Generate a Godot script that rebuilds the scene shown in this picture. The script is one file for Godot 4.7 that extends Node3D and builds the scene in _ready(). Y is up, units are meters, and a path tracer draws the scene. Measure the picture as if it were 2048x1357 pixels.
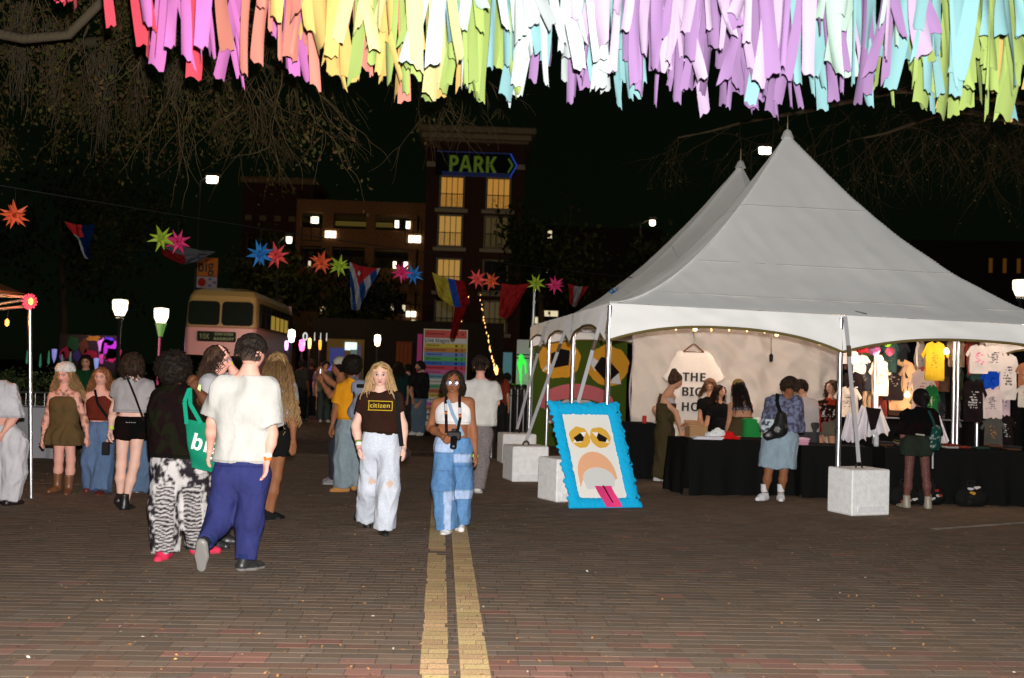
extends Node3D
# A street festival at night, photographed with a flash: brick street, white tent on the right, streamers overhead.

var rng := RandomNumberGenerator.new()
var wob := FastNoiseLite.new()
var fine := FastNoiseLite.new()
var crease := FastNoiseLite.new()
var mats := {}
var names := {}
const STREET := -0.0681   # the street runs 3.9 degrees to the left of the way the camera looks

# ---------------------------------------------------------------- geometry
class Geo:
	var v := PackedVector3Array()
	var n := PackedVector3Array()
	var c := PackedColorArray()
	var i := PackedInt32Array()
	var uv := PackedVector2Array()

	func vert(p: Vector3, nn: Vector3, col: Color) -> int:
		v.append(p); n.append(nn); c.append(col)
		return v.size() - 1

	func tri(a: int, b: int, d: int) -> void:
		var cr := (v[d] - v[a]).cross(v[b] - v[a])
		if cr.dot(n[a] + n[b] + n[d]) < 0.0:
			i.append(a); i.append(d); i.append(b)
		else:
			i.append(a); i.append(b); i.append(d)

	func face(pts: Array, col: Color, out := Vector3.ZERO) -> void:
		var nn: Vector3 = (pts[2] - pts[0]).cross(pts[1] - pts[0]).normalized()
		if out != Vector3.ZERO and nn.dot(out) < 0.0:
			nn = -nn
		var at := v.size()
		for p in pts:
			vert(p, nn, col)
		for k in range(1, pts.size() - 1):
			tri(at, at + k, at + k + 1)

	func box(at: Vector3, size: Vector3, col: Color, bev := 0.0, bs := Basis.IDENTITY) -> void:
		var h := size * 0.5
		var b := minf(bev, minf(h.x, minf(h.y, h.z)) * 0.9)
		if b <= 0.0:
			for ax in 3:
				for s in [-1.0, 1.0]:
					var o := Vector3.ZERO; o[ax] = s
					var u := (ax + 1) % 3
					var w := (ax + 2) % 3
					var q := []
					for k in [[-1, -1], [1, -1], [1, 1], [-1, 1]]:
						var p := Vector3.ZERO
						p[ax] = s * h[ax]; p[u] = k[0] * h[u]; p[w] = k[1] * h[w]
						q.append(at + bs * p)
					face(q, col, bs * o)
			return
		var cor := {}
		for sx in [-1, 1]:
			for sy in [-1, 1]:
				for sz in [-1, 1]:
					var s := Vector3(sx, sy, sz)
					for ax in 3:
						var p := Vector3(sx * (h.x - b), sy * (h.y - b), sz * (h.z - b))
						p[ax] = s[ax] * h[ax]
						cor[[sx, sy, sz, ax]] = at + bs * p
					face([cor[[sx, sy, sz, 0]], cor[[sx, sy, sz, 1]], cor[[sx, sy, sz, 2]]], col, bs * s)
		for ax in 3:
			var u := (ax + 1) % 3
			var w := (ax + 2) % 3
			for s in [-1, 1]:
				var q := []
				for k in [[-1, -1], [1, -1], [1, 1], [-1, 1]]:
					var key := [0, 0, 0, ax]
					key[ax] = s; key[u] = k[0]; key[w] = k[1]
					q.append(cor[key])
				var o := Vector3.ZERO; o[ax] = s
				face(q, col, bs * o)
			for su in [-1, 1]:
				for sw in [-1, 1]:
					var q := []
					for k in [[-1, u], [1, u], [1, w], [-1, w]]:
						var key := [0, 0, 0, k[1]]
						key[ax] = k[0]; key[u] = su; key[w] = sw
						q.append(cor[key])
					var o := Vector3.ZERO; o[u] = su; o[w] = sw
					face(q, col, bs * o)

	func tube(pts: Array, r0: float, r1: float, sides: int, col: Color, capped := true, col2 = null) -> void:
		var m := pts.size()
		var up := Vector3.UP
		var first: Vector3 = (pts[1] - pts[0]).normalized()
		if absf(first.y) > 0.9:
			up = Vector3.RIGHT
		var sx := first.cross(up).normalized()
		var at := v.size()
		for k in m:
			var d: Vector3 = (pts[mini(k + 1, m - 1)] - pts[maxi(k - 1, 0)]).normalized()
			sx = (sx - d * sx.dot(d)).normalized()
			var sy := d.cross(sx)
			var f := float(k) / (m - 1)
			var r := lerpf(r0, r1, f)
			var cc: Color = col if col2 == null else col.lerp(col2, f)
			for s in sides:
				var an := TAU * s / sides
				var nn := sx * cos(an) + sy * sin(an)
				vert(pts[k] + nn * r, nn, cc)
		for k in m - 1:
			for s in sides:
				var a := at + k * sides + s
				var b := at + k * sides + (s + 1) % sides
				tri(a, b, b + sides)
				tri(a, b + sides, a + sides)
		if capped:
			for e in [0, m - 1]:
				var q := []
				for s in sides:
					q.append(v[at + e * sides + s])
				face(q, col, pts[0] - pts[1] if e == 0 else pts[m - 1] - pts[m - 2])

	func lathe(prof: Array, segs: int, xf: Transform3D, col: Color, col2 = null, squash := 1.0) -> void:
		var m := prof.size()
		var at := v.size()
		for k in m:
			var t: Vector2 = prof[mini(k + 1, m - 1)] - prof[maxi(k - 1, 0)]
			var pn := Vector2(t.y, -t.x).normalized()
			for s in segs + 1:
				var an := TAU * s / segs
				var nn := xf.basis * Vector3(pn.x * cos(an), pn.y, pn.x * sin(an) / squash)
				var p := xf * Vector3(prof[k].x * cos(an), prof[k].y, prof[k].x * sin(an) * squash)
				vert(p, nn.normalized(), col if col2 == null else col.lerp(col2, float(k) / (m - 1)))
		for k in m - 1:
			for s in segs:
				var a := at + k * (segs + 1) + s
				var b := a + segs + 1
				tri(a, a + 1, b + 1)
				tri(a, b + 1, b)

	func grid(nu: int, nv: int, f: Callable, paint) -> void:   # f(u, v) -> point; paint a Color or (u, v) -> Color
		var at := v.size()
		for b in nv + 1:
			for a in nu + 1:
				var u := float(a) / nu
				var w := float(b) / nv
				vert(f.call(u, w), Vector3.ZERO, paint if paint is Color else paint.call(u, w))
		for b in nv:
			for a in nu:
				var p := at + b * (nu + 1) + a
				var q := p + nu + 1
				for t in [[p, p + 1, q + 1], [p, q + 1, q]]:
					var cr := (v[t[2]] - v[t[0]]).cross(v[t[1]] - v[t[0]])
					for k in 3:
						n[t[k]] += cr
						i.append(t[k])
		for k in range(at, v.size()):
			n[k] = n[k].normalized()

	func slab(poly: PackedVector2Array, depth: float, xf: Transform3D, col: Color) -> void:   # a flat outline with its front at z = depth and its back at 0
		var ix := Geometry2D.triangulate_polygon(poly)
		for s in [0, 1]:
			var at := v.size()
			for p in poly:
				vert(xf * Vector3(p.x, p.y, depth * s), xf.basis * Vector3(0, 0, 1 if s else -1), col)
			for k in range(0, ix.size(), 3):
				tri(at + ix[k], at + ix[k + 1], at + ix[k + 2])
		var cw := -1.0 if Geometry2D.is_polygon_clockwise(poly) else 1.0
		for k in poly.size():
			var p := poly[k]
			var q := poly[(k + 1) % poly.size()]
			var o := Vector3((q - p).y, -(q - p).x, 0) * cw
			face([xf * Vector3(p.x, p.y, 0), xf * Vector3(q.x, q.y, 0), xf * Vector3(q.x, q.y, depth), xf * Vector3(p.x, p.y, depth)], col, xf.basis * o)

	func join(g: Geo, xf: Transform3D, tint = null) -> void:
		var at := v.size()
		var flip := xf.basis.determinant() < 0.0
		var nb := xf.basis.inverse().transposed()
		for k in g.v.size():
			v.append(xf * g.v[k])
			n.append((nb * g.n[k]).normalized())
		if tint == null:
			c.append_array(g.c)
		else:
			for k in g.v.size():
				c.append(tint)
		for k in range(0, g.i.size(), 3):
			i.append(at + g.i[k])
			i.append(at + g.i[k + (2 if flip else 1)])
			i.append(at + g.i[k + (1 if flip else 2)])

	func mesh() -> ArrayMesh:
		var a := []
		a.resize(Mesh.ARRAY_MAX)
		a[Mesh.ARRAY_VERTEX] = v
		a[Mesh.ARRAY_NORMAL] = n
		a[Mesh.ARRAY_COLOR] = c
		if uv.size() == v.size():
			a[Mesh.ARRAY_TEX_UV] = uv
		a[Mesh.ARRAY_INDEX] = i
		var m := ArrayMesh.new()
		m.add_surface_from_arrays(Mesh.PRIMITIVE_TRIANGLES, a)
		return m


# Rounded shapes: distances to tapered capsules, joined by a smooth minimum and meshed as surface nets.
# bone: [from, to, radius, radius, flatness across fd, flat ends (1 start, 2 end)]
func blob(g: Geo, bones: Array, h: float, kk: float, fd: Vector3, cuts: Array, amp: float, scale: Vector3, paint, dims := []) -> void:
	var lo := Vector3(1e9, 1e9, 1e9)
	var hi := -lo
	for b in bones:
		var r := maxf(b[2], b[3]) + 2.0 * h + amp
		for e in 2:
			lo = lo.min(b[e] - Vector3(r, r, r))
			hi = hi.max(b[e] + Vector3(r, r, r))
	var nx := int((hi.x - lo.x) / h) + 2
	var ny := int((hi.y - lo.y) / h) + 2
	var nz := int((hi.z - lo.z) / h) + 2
	var acc := PackedFloat32Array()
	acc.resize(nx * ny * nz)
	var sy := nx
	var sz := nx * ny
	for b in bones:
		var p0: Vector3 = b[0]
		var p1: Vector3 = b[1]
		var r0: float = b[2]
		var r1: float = b[3]
		var fl: float = b[4] if b.size() > 4 else 1.0
		var ends: int = b[5] if b.size() > 5 else 0
		var m := maxf(r0, r1) + 3.2 / kk
		var a0 := (p0.min(p1) - Vector3(m, m, m) - lo) / h
		var a1 := (p0.max(p1) + Vector3(m, m, m) - lo) / h
		var x0 := clampi(int(a0.x), 0, nx - 1)
		var x1 := clampi(int(a1.x) + 1, 0, nx - 1)
		var y0 := clampi(int(a0.y), 0, ny - 1)
		var y1 := clampi(int(a1.y) + 1, 0, ny - 1)
		var z0 := clampi(int(a0.z), 0, nz - 1)
		var z1 := clampi(int(a1.z) + 1, 0, nz - 1)
		var ax := p1 - p0
		var iv := 1.0 / fl - 1.0
		var flat := absf(iv) > 0.001
		if flat:
			ax += fd * (ax.dot(fd) * iv)
		var l2 := maxf(ax.length_squared(), 1e-9)
		var len := sqrt(l2)
		for z in range(z0, z1 + 1):
			for y in range(y0, y1 + 1):
				var at := z * sz + y * sy
				for x in range(x0, x1 + 1):
					var q := Vector3(lo.x + x * h, lo.y + y * h, lo.z + z * h) - p0
					if flat:
						q += fd * (q.dot(fd) * iv)
					var tr := q.dot(ax) / l2
					var t := clampf(tr, 0.0, 1.0)
					var d := 0.0
					if ends and ((tr > 1.0 and ends & 2) or (tr < 0.0 and ends & 1)):
						d = maxf((q - ax * tr).length() - lerpf(r0, r1, t), (tr - 1.0 if tr > 1.0 else -tr) * len)
					else:
						d = (q - ax * t).length() - lerpf(r0, r1, t)
					acc[at + x] += exp(-kk * maxf(d, -0.25))
	var thin := exp(-kk * (amp + 1.5 * h))
	if amp > 0.0:
		for z in nz:
			for y in ny:
				var at := z * sz + y * sy
				for x in nx:
					var s := acc[at + x]
					if s > thin and s < 1.0 / thin:
						acc[at + x] = s * exp(kk * amp * crease.get_noise_3d((lo.x + x * h) * scale.x, (lo.y + y * h) * scale.y, (lo.z + z * h) * scale.z))
	for cut in cuts:
		var cp: Vector3 = cut[0]
		var cn: Vector3 = cut[1]
		for z in nz:
			for y in ny:
				var at := z * sz + y * sy
				var base := (Vector3(lo.x, lo.y + y * h, lo.z + z * h) - cp).dot(cn)
				var st := h * cn.x
				for x in nx:
					var d := base + st * x
					if d > -2.0 * h:
						acc[at + x] = minf(acc[at + x], exp(-kk * d))
	# one vertex in each cell that the surface crosses
	var sum := {}
	var quads := []
	var steps := [1, sy, sz]
	for z in range(1, nz - 1):
		for y in range(1, ny - 1):
			var at := z * sz + y * sy
			for x in range(1, nx - 1):
				var id := at + x
				var inside := acc[id] > 1.0
				for ax in 3:
					var id2: int = id + steps[ax]
					if inside == (acc[id2] > 1.0):
						continue
					var fa := -log(maxf(acc[id], 1e-12))
					var fb := -log(maxf(acc[id2], 1e-12))
					var t := clampf(fa / (fa - fb), 0.02, 0.98)
					var p := Vector3(x, y, z)
					p[ax] += t
					var s1: int = steps[(ax + 1) % 3]
					var s2: int = steps[(ax + 2) % 3]
					for cell in [id, id - s1, id - s1 - s2, id - s2]:
						if sum.has(cell):
							sum[cell] += Vector4(p.x, p.y, p.z, 1.0)
						else:
							sum[cell] = Vector4(p.x, p.y, p.z, 1.0)
					quads.append([id, id - s1, id - s1 - s2, id - s2] if inside else [id, id - s2, id - s1 - s2, id - s1])
	var first := g.v.size()
	var where := {}
	for cell in sum:
		var s: Vector4 = sum[cell]
		where[cell] = g.v.size()
		g.v.append(lo + Vector3(s.x, s.y, s.z) * (h / s.w))
	g.n.resize(g.v.size())
	for q in quads:
		var a: int = where[q[0]]
		var b: int = where[q[1]]
		var c2: int = where[q[2]]
		var d2: int = where[q[3]]
		var cr := (g.v[c2] - g.v[a]).cross(g.v[d2] - g.v[b])   # outward
		g.n[a] += cr; g.n[b] += cr; g.n[c2] += cr; g.n[d2] += cr
		g.i.append_array(PackedInt32Array([a, c2, b, a, d2, c2]))
	for k in range(first, g.v.size()):
		g.n[k] = g.n[k].normalized()
		g.c.append(paint if paint is Color else paint.call(g.v[k], g.n[k]))


# ---------------------------------------------------------------- objects
func label_as(called: String, parent: Node) -> String:
	if parent != self:
		return called
	var k: int = names.get(called, 0)
	names[called] = k + 1
	return called if k == 0 else "%s_%03d" % [called, k]

func tag(o: Node, label := "", category := "", group := "", kind := "") -> void:
	if label: o.set_meta("label", label)
	if category: o.set_meta("category", category)
	if group: o.set_meta("group", group)
	if kind: o.set_meta("kind", kind)

func thing(called: String, label: String, category: String, at := Vector3.ZERO, turn := 0.0, group := "") -> Node3D:
	var o := Node3D.new()
	o.name = label_as(called, self)
	add_child(o)
	o.position = at
	o.rotation.y = turn
	tag(o, label, category, group)
	return o

func piece(called: String, g, m: Material, parent: Node = self, xf := Transform3D.IDENTITY) -> MeshInstance3D:
	var o := MeshInstance3D.new()
	o.name = label_as(called, parent)
	o.mesh = g.mesh() if g is Geo else g
	o.material_override = m
	o.transform = xf
	parent.add_child(o, true)
	return o

func lin(r: float, g: float, b: float) -> Color:
	return Color(r, g, b)

func mat(key: String, col: Color, rough := 0.85, metal := 0.0) -> StandardMaterial3D:   # col is a linear base colour
	if mats.has(key):
		return mats[key]
	var m := StandardMaterial3D.new()
	m.resource_name = key
	m.albedo_color = col.linear_to_srgb()
	m.roughness = rough
	m.metallic = metal
	m.vertex_color_use_as_albedo = true
	mats[key] = m
	return m

func glow(key: String, col: Color, energy: float) -> StandardMaterial3D:
	if mats.has(key):
		return mats[key]
	var m := mat(key, lin(0.06, 0.06, 0.06), 0.4)
	m.emission_enabled = true
	m.emission = col.linear_to_srgb()
	m.emission_energy_multiplier = energy
	return m

func relief(m: StandardMaterial3D, freq: float, depth: float, size := 256, seed_ := 1, tri_scale := 1.0, type := FastNoiseLite.TYPE_SIMPLEX_SMOOTH) -> StandardMaterial3D:
	var nz := FastNoiseLite.new()
	nz.seed = seed_; nz.frequency = freq; nz.noise_type = type; nz.fractal_octaves = 4
	var t := NoiseTexture2D.new()
	t.width = size; t.height = size; t.seamless = true; t.as_normal_map = true; t.bump_strength = depth; t.noise = nz
	m.normal_enabled = true
	m.normal_texture = t
	m.uv1_triplanar = true
	m.uv1_scale = Vector3.ONE * tri_scale
	return m

func mottle(m: StandardMaterial3D, freq: float, dark: float, size := 256, seed_ := 2, tri_scale := 1.0) -> StandardMaterial3D:
	var nz := FastNoiseLite.new()
	nz.seed = seed_; nz.frequency = freq; nz.fractal_octaves = 5
	var t := NoiseTexture2D.new()
	t.width = size; t.height = size; t.seamless = true; t.noise = nz
	var gr := Gradient.new()
	gr.colors = PackedColorArray([Color(dark, dark, dark), Color(1, 1, 1)])
	t.color_ramp = gr
	m.albedo_texture = t
	m.uv1_triplanar = true
	m.uv1_scale = Vector3.ONE * tri_scale
	return m

func lamp(called: String, at: Vector3, col: Color, energy: float, size := 0.05) -> void:
	var l := OmniLight3D.new()
	l.name = label_as(called, self)
	l.light_color = col.linear_to_srgb()
	l.light_energy = energy
	l.light_size = size
	l.omni_range = 80.0
	l.omni_attenuation = 2.0
	l.shadow_enabled = true
	l.position = at
	add_child(l)

func lettering(text: String, size: float, depth: float, m: Material, parent: Node, xf: Transform3D, bold := true, called := "lettering", serif := false) -> MeshInstance3D:
	var t := TextMesh.new()
	var f := SystemFont.new()
	f.font_names = PackedStringArray(["Droid Serif" if serif else "Droid Sans"])
	f.font_weight = 700 if bold else 400
	t.font = f
	t.text = text
	t.font_size = 64
	t.pixel_size = size / 64.0
	t.depth = depth
	return piece(called, t, m, parent, xf)

func hang(a: Vector3, b: Vector3, sag: float, t: float) -> Vector3:
	return a.lerp(b, t) - Vector3(0, sag * 4.0 * t * (1.0 - t), 0)

func rope(a: Vector3, b: Vector3, sag: float, steps := 12) -> Array:
	var q := []
	for k in steps + 1:
		q.append(hang(a, b, sag, float(k) / steps))
	return q

# ---------------------------------------------------------------- the place
func _ready() -> void:
	rng.seed = 20240
	wob.seed = 5; wob.frequency = 1.0; wob.fractal_octaves = 2
	crease.seed = 21; crease.frequency = 0.75; crease.fractal_type = FastNoiseLite.FRACTAL_RIDGED; crease.fractal_octaves = 2; crease.fractal_gain = 0.25
	fine.seed = 9; fine.frequency = 1.0; fine.fractal_octaves = 3
	var cam := Camera3D.new()
	cam.name = "camera"
	cam.fov = 36.62
	cam.near = 0.1
	var lens := CameraAttributesPhysical.new()
	lens.frustum_focal_length = 36.26
	lens.frustum_focus_distance = 9.6
	lens.frustum_near = 0.1
	lens.frustum_far = 600.0
	lens.exposure_aperture = 2.4
	cam.attributes = lens
	cam.far = 600.0
	cam.transform = Transform3D(Basis(Vector3.RIGHT, deg_to_rad(1.70)) * Basis(Vector3.BACK, deg_to_rad(1.8)), Vector3(0, 1.65, 0))
	add_child(cam)
	var sky := ProceduralSkyMaterial.new()
	sky.sky_top_color = Color(0.0012, 0.0026, 0.0010).linear_to_srgb()
	sky.sky_horizon_color = Color(0.0020, 0.0034, 0.0014).linear_to_srgb()
	sky.ground_bottom_color = Color(0.002, 0.002, 0.001).linear_to_srgb()
	sky.ground_horizon_color = Color(0.002, 0.003, 0.001).linear_to_srgb()
	var env := Environment.new()
	env.background_mode = Environment.BG_SKY
	env.sky = Sky.new()
	env.sky.sky_material = sky
	env.tonemap_mode = Environment.TONE_MAPPER_LINEAR
	env.tonemap_exposure = 1.0
	env.sdfgi_enabled = true
	env.ssao_enabled = true
	env.ssil_enabled = true
	var we := WorldEnvironment.new()
	we.name = "world"
	we.environment = env
	add_child(we)
	var moon := DirectionalLight3D.new()
	moon.name = "moon"
	moon.light_energy = 0.004
	moon.light_angular_distance = 0.5
	moon.light_color = Color(0.8, 0.9, 1.0)
	moon.shadow_enabled = true
	moon.sky_mode = DirectionalLight3D.SKY_MODE_LIGHT_ONLY
	moon.rotation = Vector3(deg_to_rad(-50), deg_to_rad(30), 0)
	add_child(moon)
	var flash := SpotLight3D.new()   # the flash of the camera that took the photograph, just above its lens
	flash.name = "camera_flash"
	flash.light_energy = 162.0
	flash.light_color = Color(1.0, 0.972, 0.940).linear_to_srgb()
	flash.light_size = 0.025
	flash.spot_range = 100.0
	flash.spot_angle = 46.0
	flash.spot_angle_attenuation = 0.5
	flash.spot_attenuation = 2.0
	flash.shadow_enabled = true
	flash.position = Vector3(0.03, 1.80, 0.02)
	flash.rotation.x = deg_to_rad(1.0)
	add_child(flash)

	palette()
	street()
	buildings()
	trees()
	tent()
	bus()
	street_lamps()
	stalls_behind()
	tent_inside()
	canopy_left()
	stars_and_flags()
	streamers()
	people()


func palette() -> void:
	relief(mat("cloth", lin(1, 1, 1), 0.95), 0.022, 3.2, 256, 3, 3.0).metallic_specular = 0.12
	var den := mat("denim", lin(1, 1, 1), 0.9)
	relief(den, 0.09, 1.6, 256, 4, 7.0)
	mottle(den, 0.05, 0.86, 256, 8, 3.0)
	mat("skin", lin(1, 1, 1), 0.55).metallic_specular = 0.3
	mat("hair", lin(1, 1, 1), 0.72).metallic_specular = 0.25
	mat("paint", lin(1, 1, 1), 0.85).metallic_specular = 0.22
	mat("plastic", lin(1, 1, 1), 0.5).metallic_specular = 0.25
	mat("leather", lin(1, 1, 1), 0.4)
	mat("steel", lin(0.62, 0.62, 0.64), 0.28, 0.9)
	mat("wire", lin(0.02, 0.02, 0.02), 0.6)
	mat("leaf", lin(1, 1, 1), 0.9).metallic_specular = 0.15
	relief(mat("bark", lin(1, 1, 1), 0.95), 0.04, 5.0, 256, 6, 2.0).metallic_specular = 0.15
	var conc := mat("concrete", lin(0.96, 0.95, 0.94), 0.9)
	relief(conc, 0.10, 1.4, 256, 12, 1.6)
	mottle(conc, 0.03, 0.91, 256, 13, 1.1)
	var vin := mat("vinyl", lin(0.94, 0.935, 0.91), 0.6)
	vin.rim_enabled = true
	vin.rim = 1.0
	vin.rim_tint = 0.5
	mottle(vin, 0.012, 0.95, 256, 14, 0.35)
	relief(vin, 0.010, 0.9, 256, 17, 0.22)
	var wall := mat("brickwork", lin(1, 1, 1), 0.95)
	mottle(wall, 0.05, 0.55, 256, 15, 0.6)


func street() -> void:
	var turn := Basis(Vector3.UP, -STREET)   # local z points back along the street, x across it
	var ground := Geo.new()
	ground.face([Vector3(-260, -0.03, 40), Vector3(260, -0.03, 40), Vector3(260, -0.03, -300), Vector3(-260, -0.03, -300)], lin(0.045, 0.036, 0.028), Vector3.UP)
	var gm := mat("ground", lin(1, 1, 1), 0.97)
	gm.metallic_specular = 0.15
	mottle(gm, 0.03, 0.6, 512, 31, 0.25)
	tag(piece("ground", ground, gm), "", "", "", "structure")
	var road := Node3D.new()
	road.name = label_as("street", self)
	tag(road, "", "", "", "structure")
	road.transform = Transform3D(turn, Vector3(-0.0, 0, 0))
	add_child(road)
	var sheet := Geo.new()
	sheet.face([Vector3(-45, -0.0012, 5), Vector3(45, -0.0012, 5), Vector3(45, -0.0012, -90), Vector3(-45, -0.0012, -90)], lin(0.115, 0.088, 0.068), Vector3.UP)
	piece("mortar_bed", sheet, gm, road)
	# bricks: courses run across the street
	var bm := mat("brick", lin(1, 1, 1), 0.95)
	bm.metallic_specular = 0.18
	mottle(bm, 0.09, 0.60, 512, 33, 2.3)
	relief(bm, 0.08, 1.5, 256, 34, 4.0)
	var kinds := []
	for k in 4:
		var b := Geo.new()
		b.box(Vector3(0, -0.025, 0), Vector3(0.1955, 0.05, 0.0945 + 0.0008 * (k % 2)), lin(1, 1, 1), 0.0006)
		kinds.append(b)
	var shades := [lin(0.278, 0.202, 0.148), lin(0.256, 0.196, 0.150), lin(0.290, 0.206, 0.150), lin(0.318, 0.196, 0.142), lin(0.390, 0.200, 0.155), lin(0.355, 0.204, 0.160)]
	var near := []
	for k in shades.size():
		for j in 2:
			var b := Geo.new()
			b.join(kinds[(k + j) % 4], Transform3D.IDENTITY, shades[k] * (0.9 + 0.2 * j))
			near.append(b.mesh())
	var spots := []
	var s := 4.7
	while s < 19.0:
		var half := 0.56 * s + 2.6
		var off := rng.randf_range(0.0, 0.2)
		var x := -half
		x = floorf(x / 0.2) * 0.2 + off
		var tilt := wob.get_noise_2d(s * 0.4, 3.0)
		while x < half:
			# broken bands and patches of red among the grey-purple bricks
			var wx := x + s * STREET
			var redness := wob.get_noise_2d(wx * 0.55 + 9.0, s * 4.5) * 0.8 + rng.randf_range(-0.30, 0.30) + (0.26 if s < 5.95 else (-0.10 if s < 6.6 else -0.30))
			spots.append([x, s, redness, tilt])
			x += 0.2
		s += 0.1
	spots.sort_custom(func(a, b): return a[1] < b[1])
	var many := MultiMesh.new()
	many.transform_format = MultiMesh.TRANSFORM_3D
	many.use_colors = true
	many.mesh = kinds[1].mesh()
	var rest := []
	var built := 0
	for q in spots:
		var bs := Basis.from_euler(Vector3(rng.randf_range(-0.004, 0.002), rng.randf_range(-0.010, 0.010), rng.randf_range(-0.002, 0.002)))
		var at := Vector3(q[0], rng.randf_range(-0.0003, 0.0003) + 0.0006 * wob.get_noise_2d(q[0] * 0.8, q[1] * 0.8), -q[1])
		var red: bool = q[2] > 0.34
		var hidden: bool = absf(q[0] - q[1] * 0.068) > q[1] * 0.51 + 0.2 or q[1] < 5.2
		if built < 300 and not hidden:
			var b := MeshInstance3D.new()
			b.name = "brick" if built == 0 else "brick_%03d" % built
			b.mesh = near[(rng.randi_range(6, 11) if red else rng.randi_range(0, 6))]
			b.material_override = bm
			b.transform = Transform3D(bs, at)
			road.add_child(b)
			built += 1
		else:
			var col: Color = shades[rng.randi_range(3, 5)] if red else shades[rng.randi_range(0, 2)]
			rest.append([Transform3D(bs, at), col * rng.randf_range(0.88, 1.12)])
	many.instance_count = rest.size()
	for k in rest.size():
		many.set_instance_transform(k, rest[k][0])
		many.set_instance_color(k, rest[k][1])
	var mi := MultiMeshInstance3D.new()
	mi.name = "brick_paving"
	mi.multimesh = many
	mi.material_override = bm
	tag(mi, "", "", "", "stuff")
	road.add_child(mi)
	# the paint lies brick by brick, worn at the joints
	var pm := mat("road_paint", lin(1, 1, 1), 0.95)
	pm.metallic_specular = 0.2
	mottle(pm, 0.07, 0.72, 256, 41, 3.1)
	relief(pm, 0.08, 2.0, 256, 42, 3.0)
	var strips := [[-0.2155, 0.155, "yellow_line"], [0.0035, 0.162, "yellow_line"]]
	for st in strips:
		var g := Geo.new()
		for q in spots:
			var a := maxf(q[0] - 0.0985, st[0] + 0.155)
			var b := minf(q[0] + 0.0985, st[0] + 0.155 + st[1])
			if b - a < 0.012:
				continue
			if rng.randf() < 0.03:
				continue
			var wear := rng.randf_range(0.72, 1.0)
			var c := lin(0.97, 0.69, 0.34) * wear
			c.g *= rng.randf_range(0.90, 1.05)
			var f0 := rng.randf_range(0.0, 0.006)
			var y := 0.0052
			g.face([Vector3(a, y, -q[1] - 0.0485 + f0), Vector3(b, y, -q[1] - 0.0485 + rng.randf_range(0, 0.006)), Vector3(b, y, -q[1] + 0.0485 - rng.randf_range(0, 0.005)), Vector3(a, y, -q[1] + 0.0485)], c, Vector3.UP)
		g.face([Vector3(st[0] + 0.155, 0.001, -18.95), Vector3(st[0] + 0.155 + st[1], 0.001, -18.95), Vector3(st[0] + 0.155 + st[1], 0.001, -45), Vector3(st[0] + 0.155, 0.001, -45)], lin(0.56, 0.40, 0.20), Vector3.UP)
		tag(piece(st[2], g, pm, road), "", "", "", "")
	for w in [[Vector3(4.79, 0, -11.56), Vector3(6.9, 0, -12.74), 0.10], [Vector3(-6.4, 0, -13.2), Vector3(-4.9, 0, -13.1), 0.07], [Vector3(-5.6, 0, -17.6), Vector3(-3.0, 0, -18.4), 0.09], [Vector3(-2.4, 0, -19.6), Vector3(-0.2, 0, -20.2), 0.09]]:
		var g := Geo.new()
		var d: Vector3 = w[1] - w[0]
		var sd: Vector3 = d.cross(Vector3.UP).normalized() * w[2] * 0.5
		var parts := int(d.length() / 0.11)
		for k in parts:
			var p: Vector3 = w[0] + d * (float(k) / parts)
			var q: Vector3 = w[0] + d * ((k + 0.94) / parts)
			var e := 1.0 - rng.randf() * 0.35
			g.face([p - sd * e, q - sd * (1.0 - rng.randf() * 0.35), q + sd * e, p + sd], lin(0.62, 0.60, 0.56) * rng.randf_range(0.6, 1.0), Vector3.UP)
		var o := piece("white_line", g, pm)
		o.position.y = 0.0055
		tag(o, "", "", "", "structure")
	# fallen leaves and scraps over the bricks
	var leaf := Geo.new()
	leaf.face([Vector3(-0.011, 0.001, 0), Vector3(0, 0.004, -0.006), Vector3(0.012, 0.0015, 0), Vector3(0, 0.004, 0.006)], lin(1, 1, 1), Vector3.UP)
	var lm := MultiMesh.new()
	lm.transform_format = MultiMesh.TRANSFORM_3D
	lm.use_colors = true
	lm.mesh = leaf.mesh()
	lm.instance_count = 2400
	for k in 2400:
		var d := 5.0 + 11.0 * pow(rng.randf(), 1.4)
		var x := rng.randf_range(-0.54, 0.54) * d
		var sc := rng.randf_range(0.5, 1.25)
		lm.set_instance_transform(k, Transform3D(Basis.from_euler(Vector3(rng.randf_range(-0.5, 0.5), rng.randf() * TAU, rng.randf_range(-0.5, 0.5))).scaled(Vector3.ONE * sc), Vector3(x, 0.010, -d)))
		var pick := rng.randf()
		lm.set_instance_color(k, (lin(0.42, 0.20, 0.07) if pick < 0.55 else (lin(0.28, 0.13, 0.05) if pick < 0.93 else lin(0.6, 0.55, 0.48))) * rng.randf_range(0.6, 1.1))
	var lo := MultiMeshInstance3D.new()
	lo.name = label_as("fallen_leaves", self)
	lo.multimesh = lm
	lo.material_override = mats["leaf"]
	tag(lo, "small brown fallen leaves scattered over the brick street", "leaves", "", "stuff")
	add_child(lo)


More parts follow.
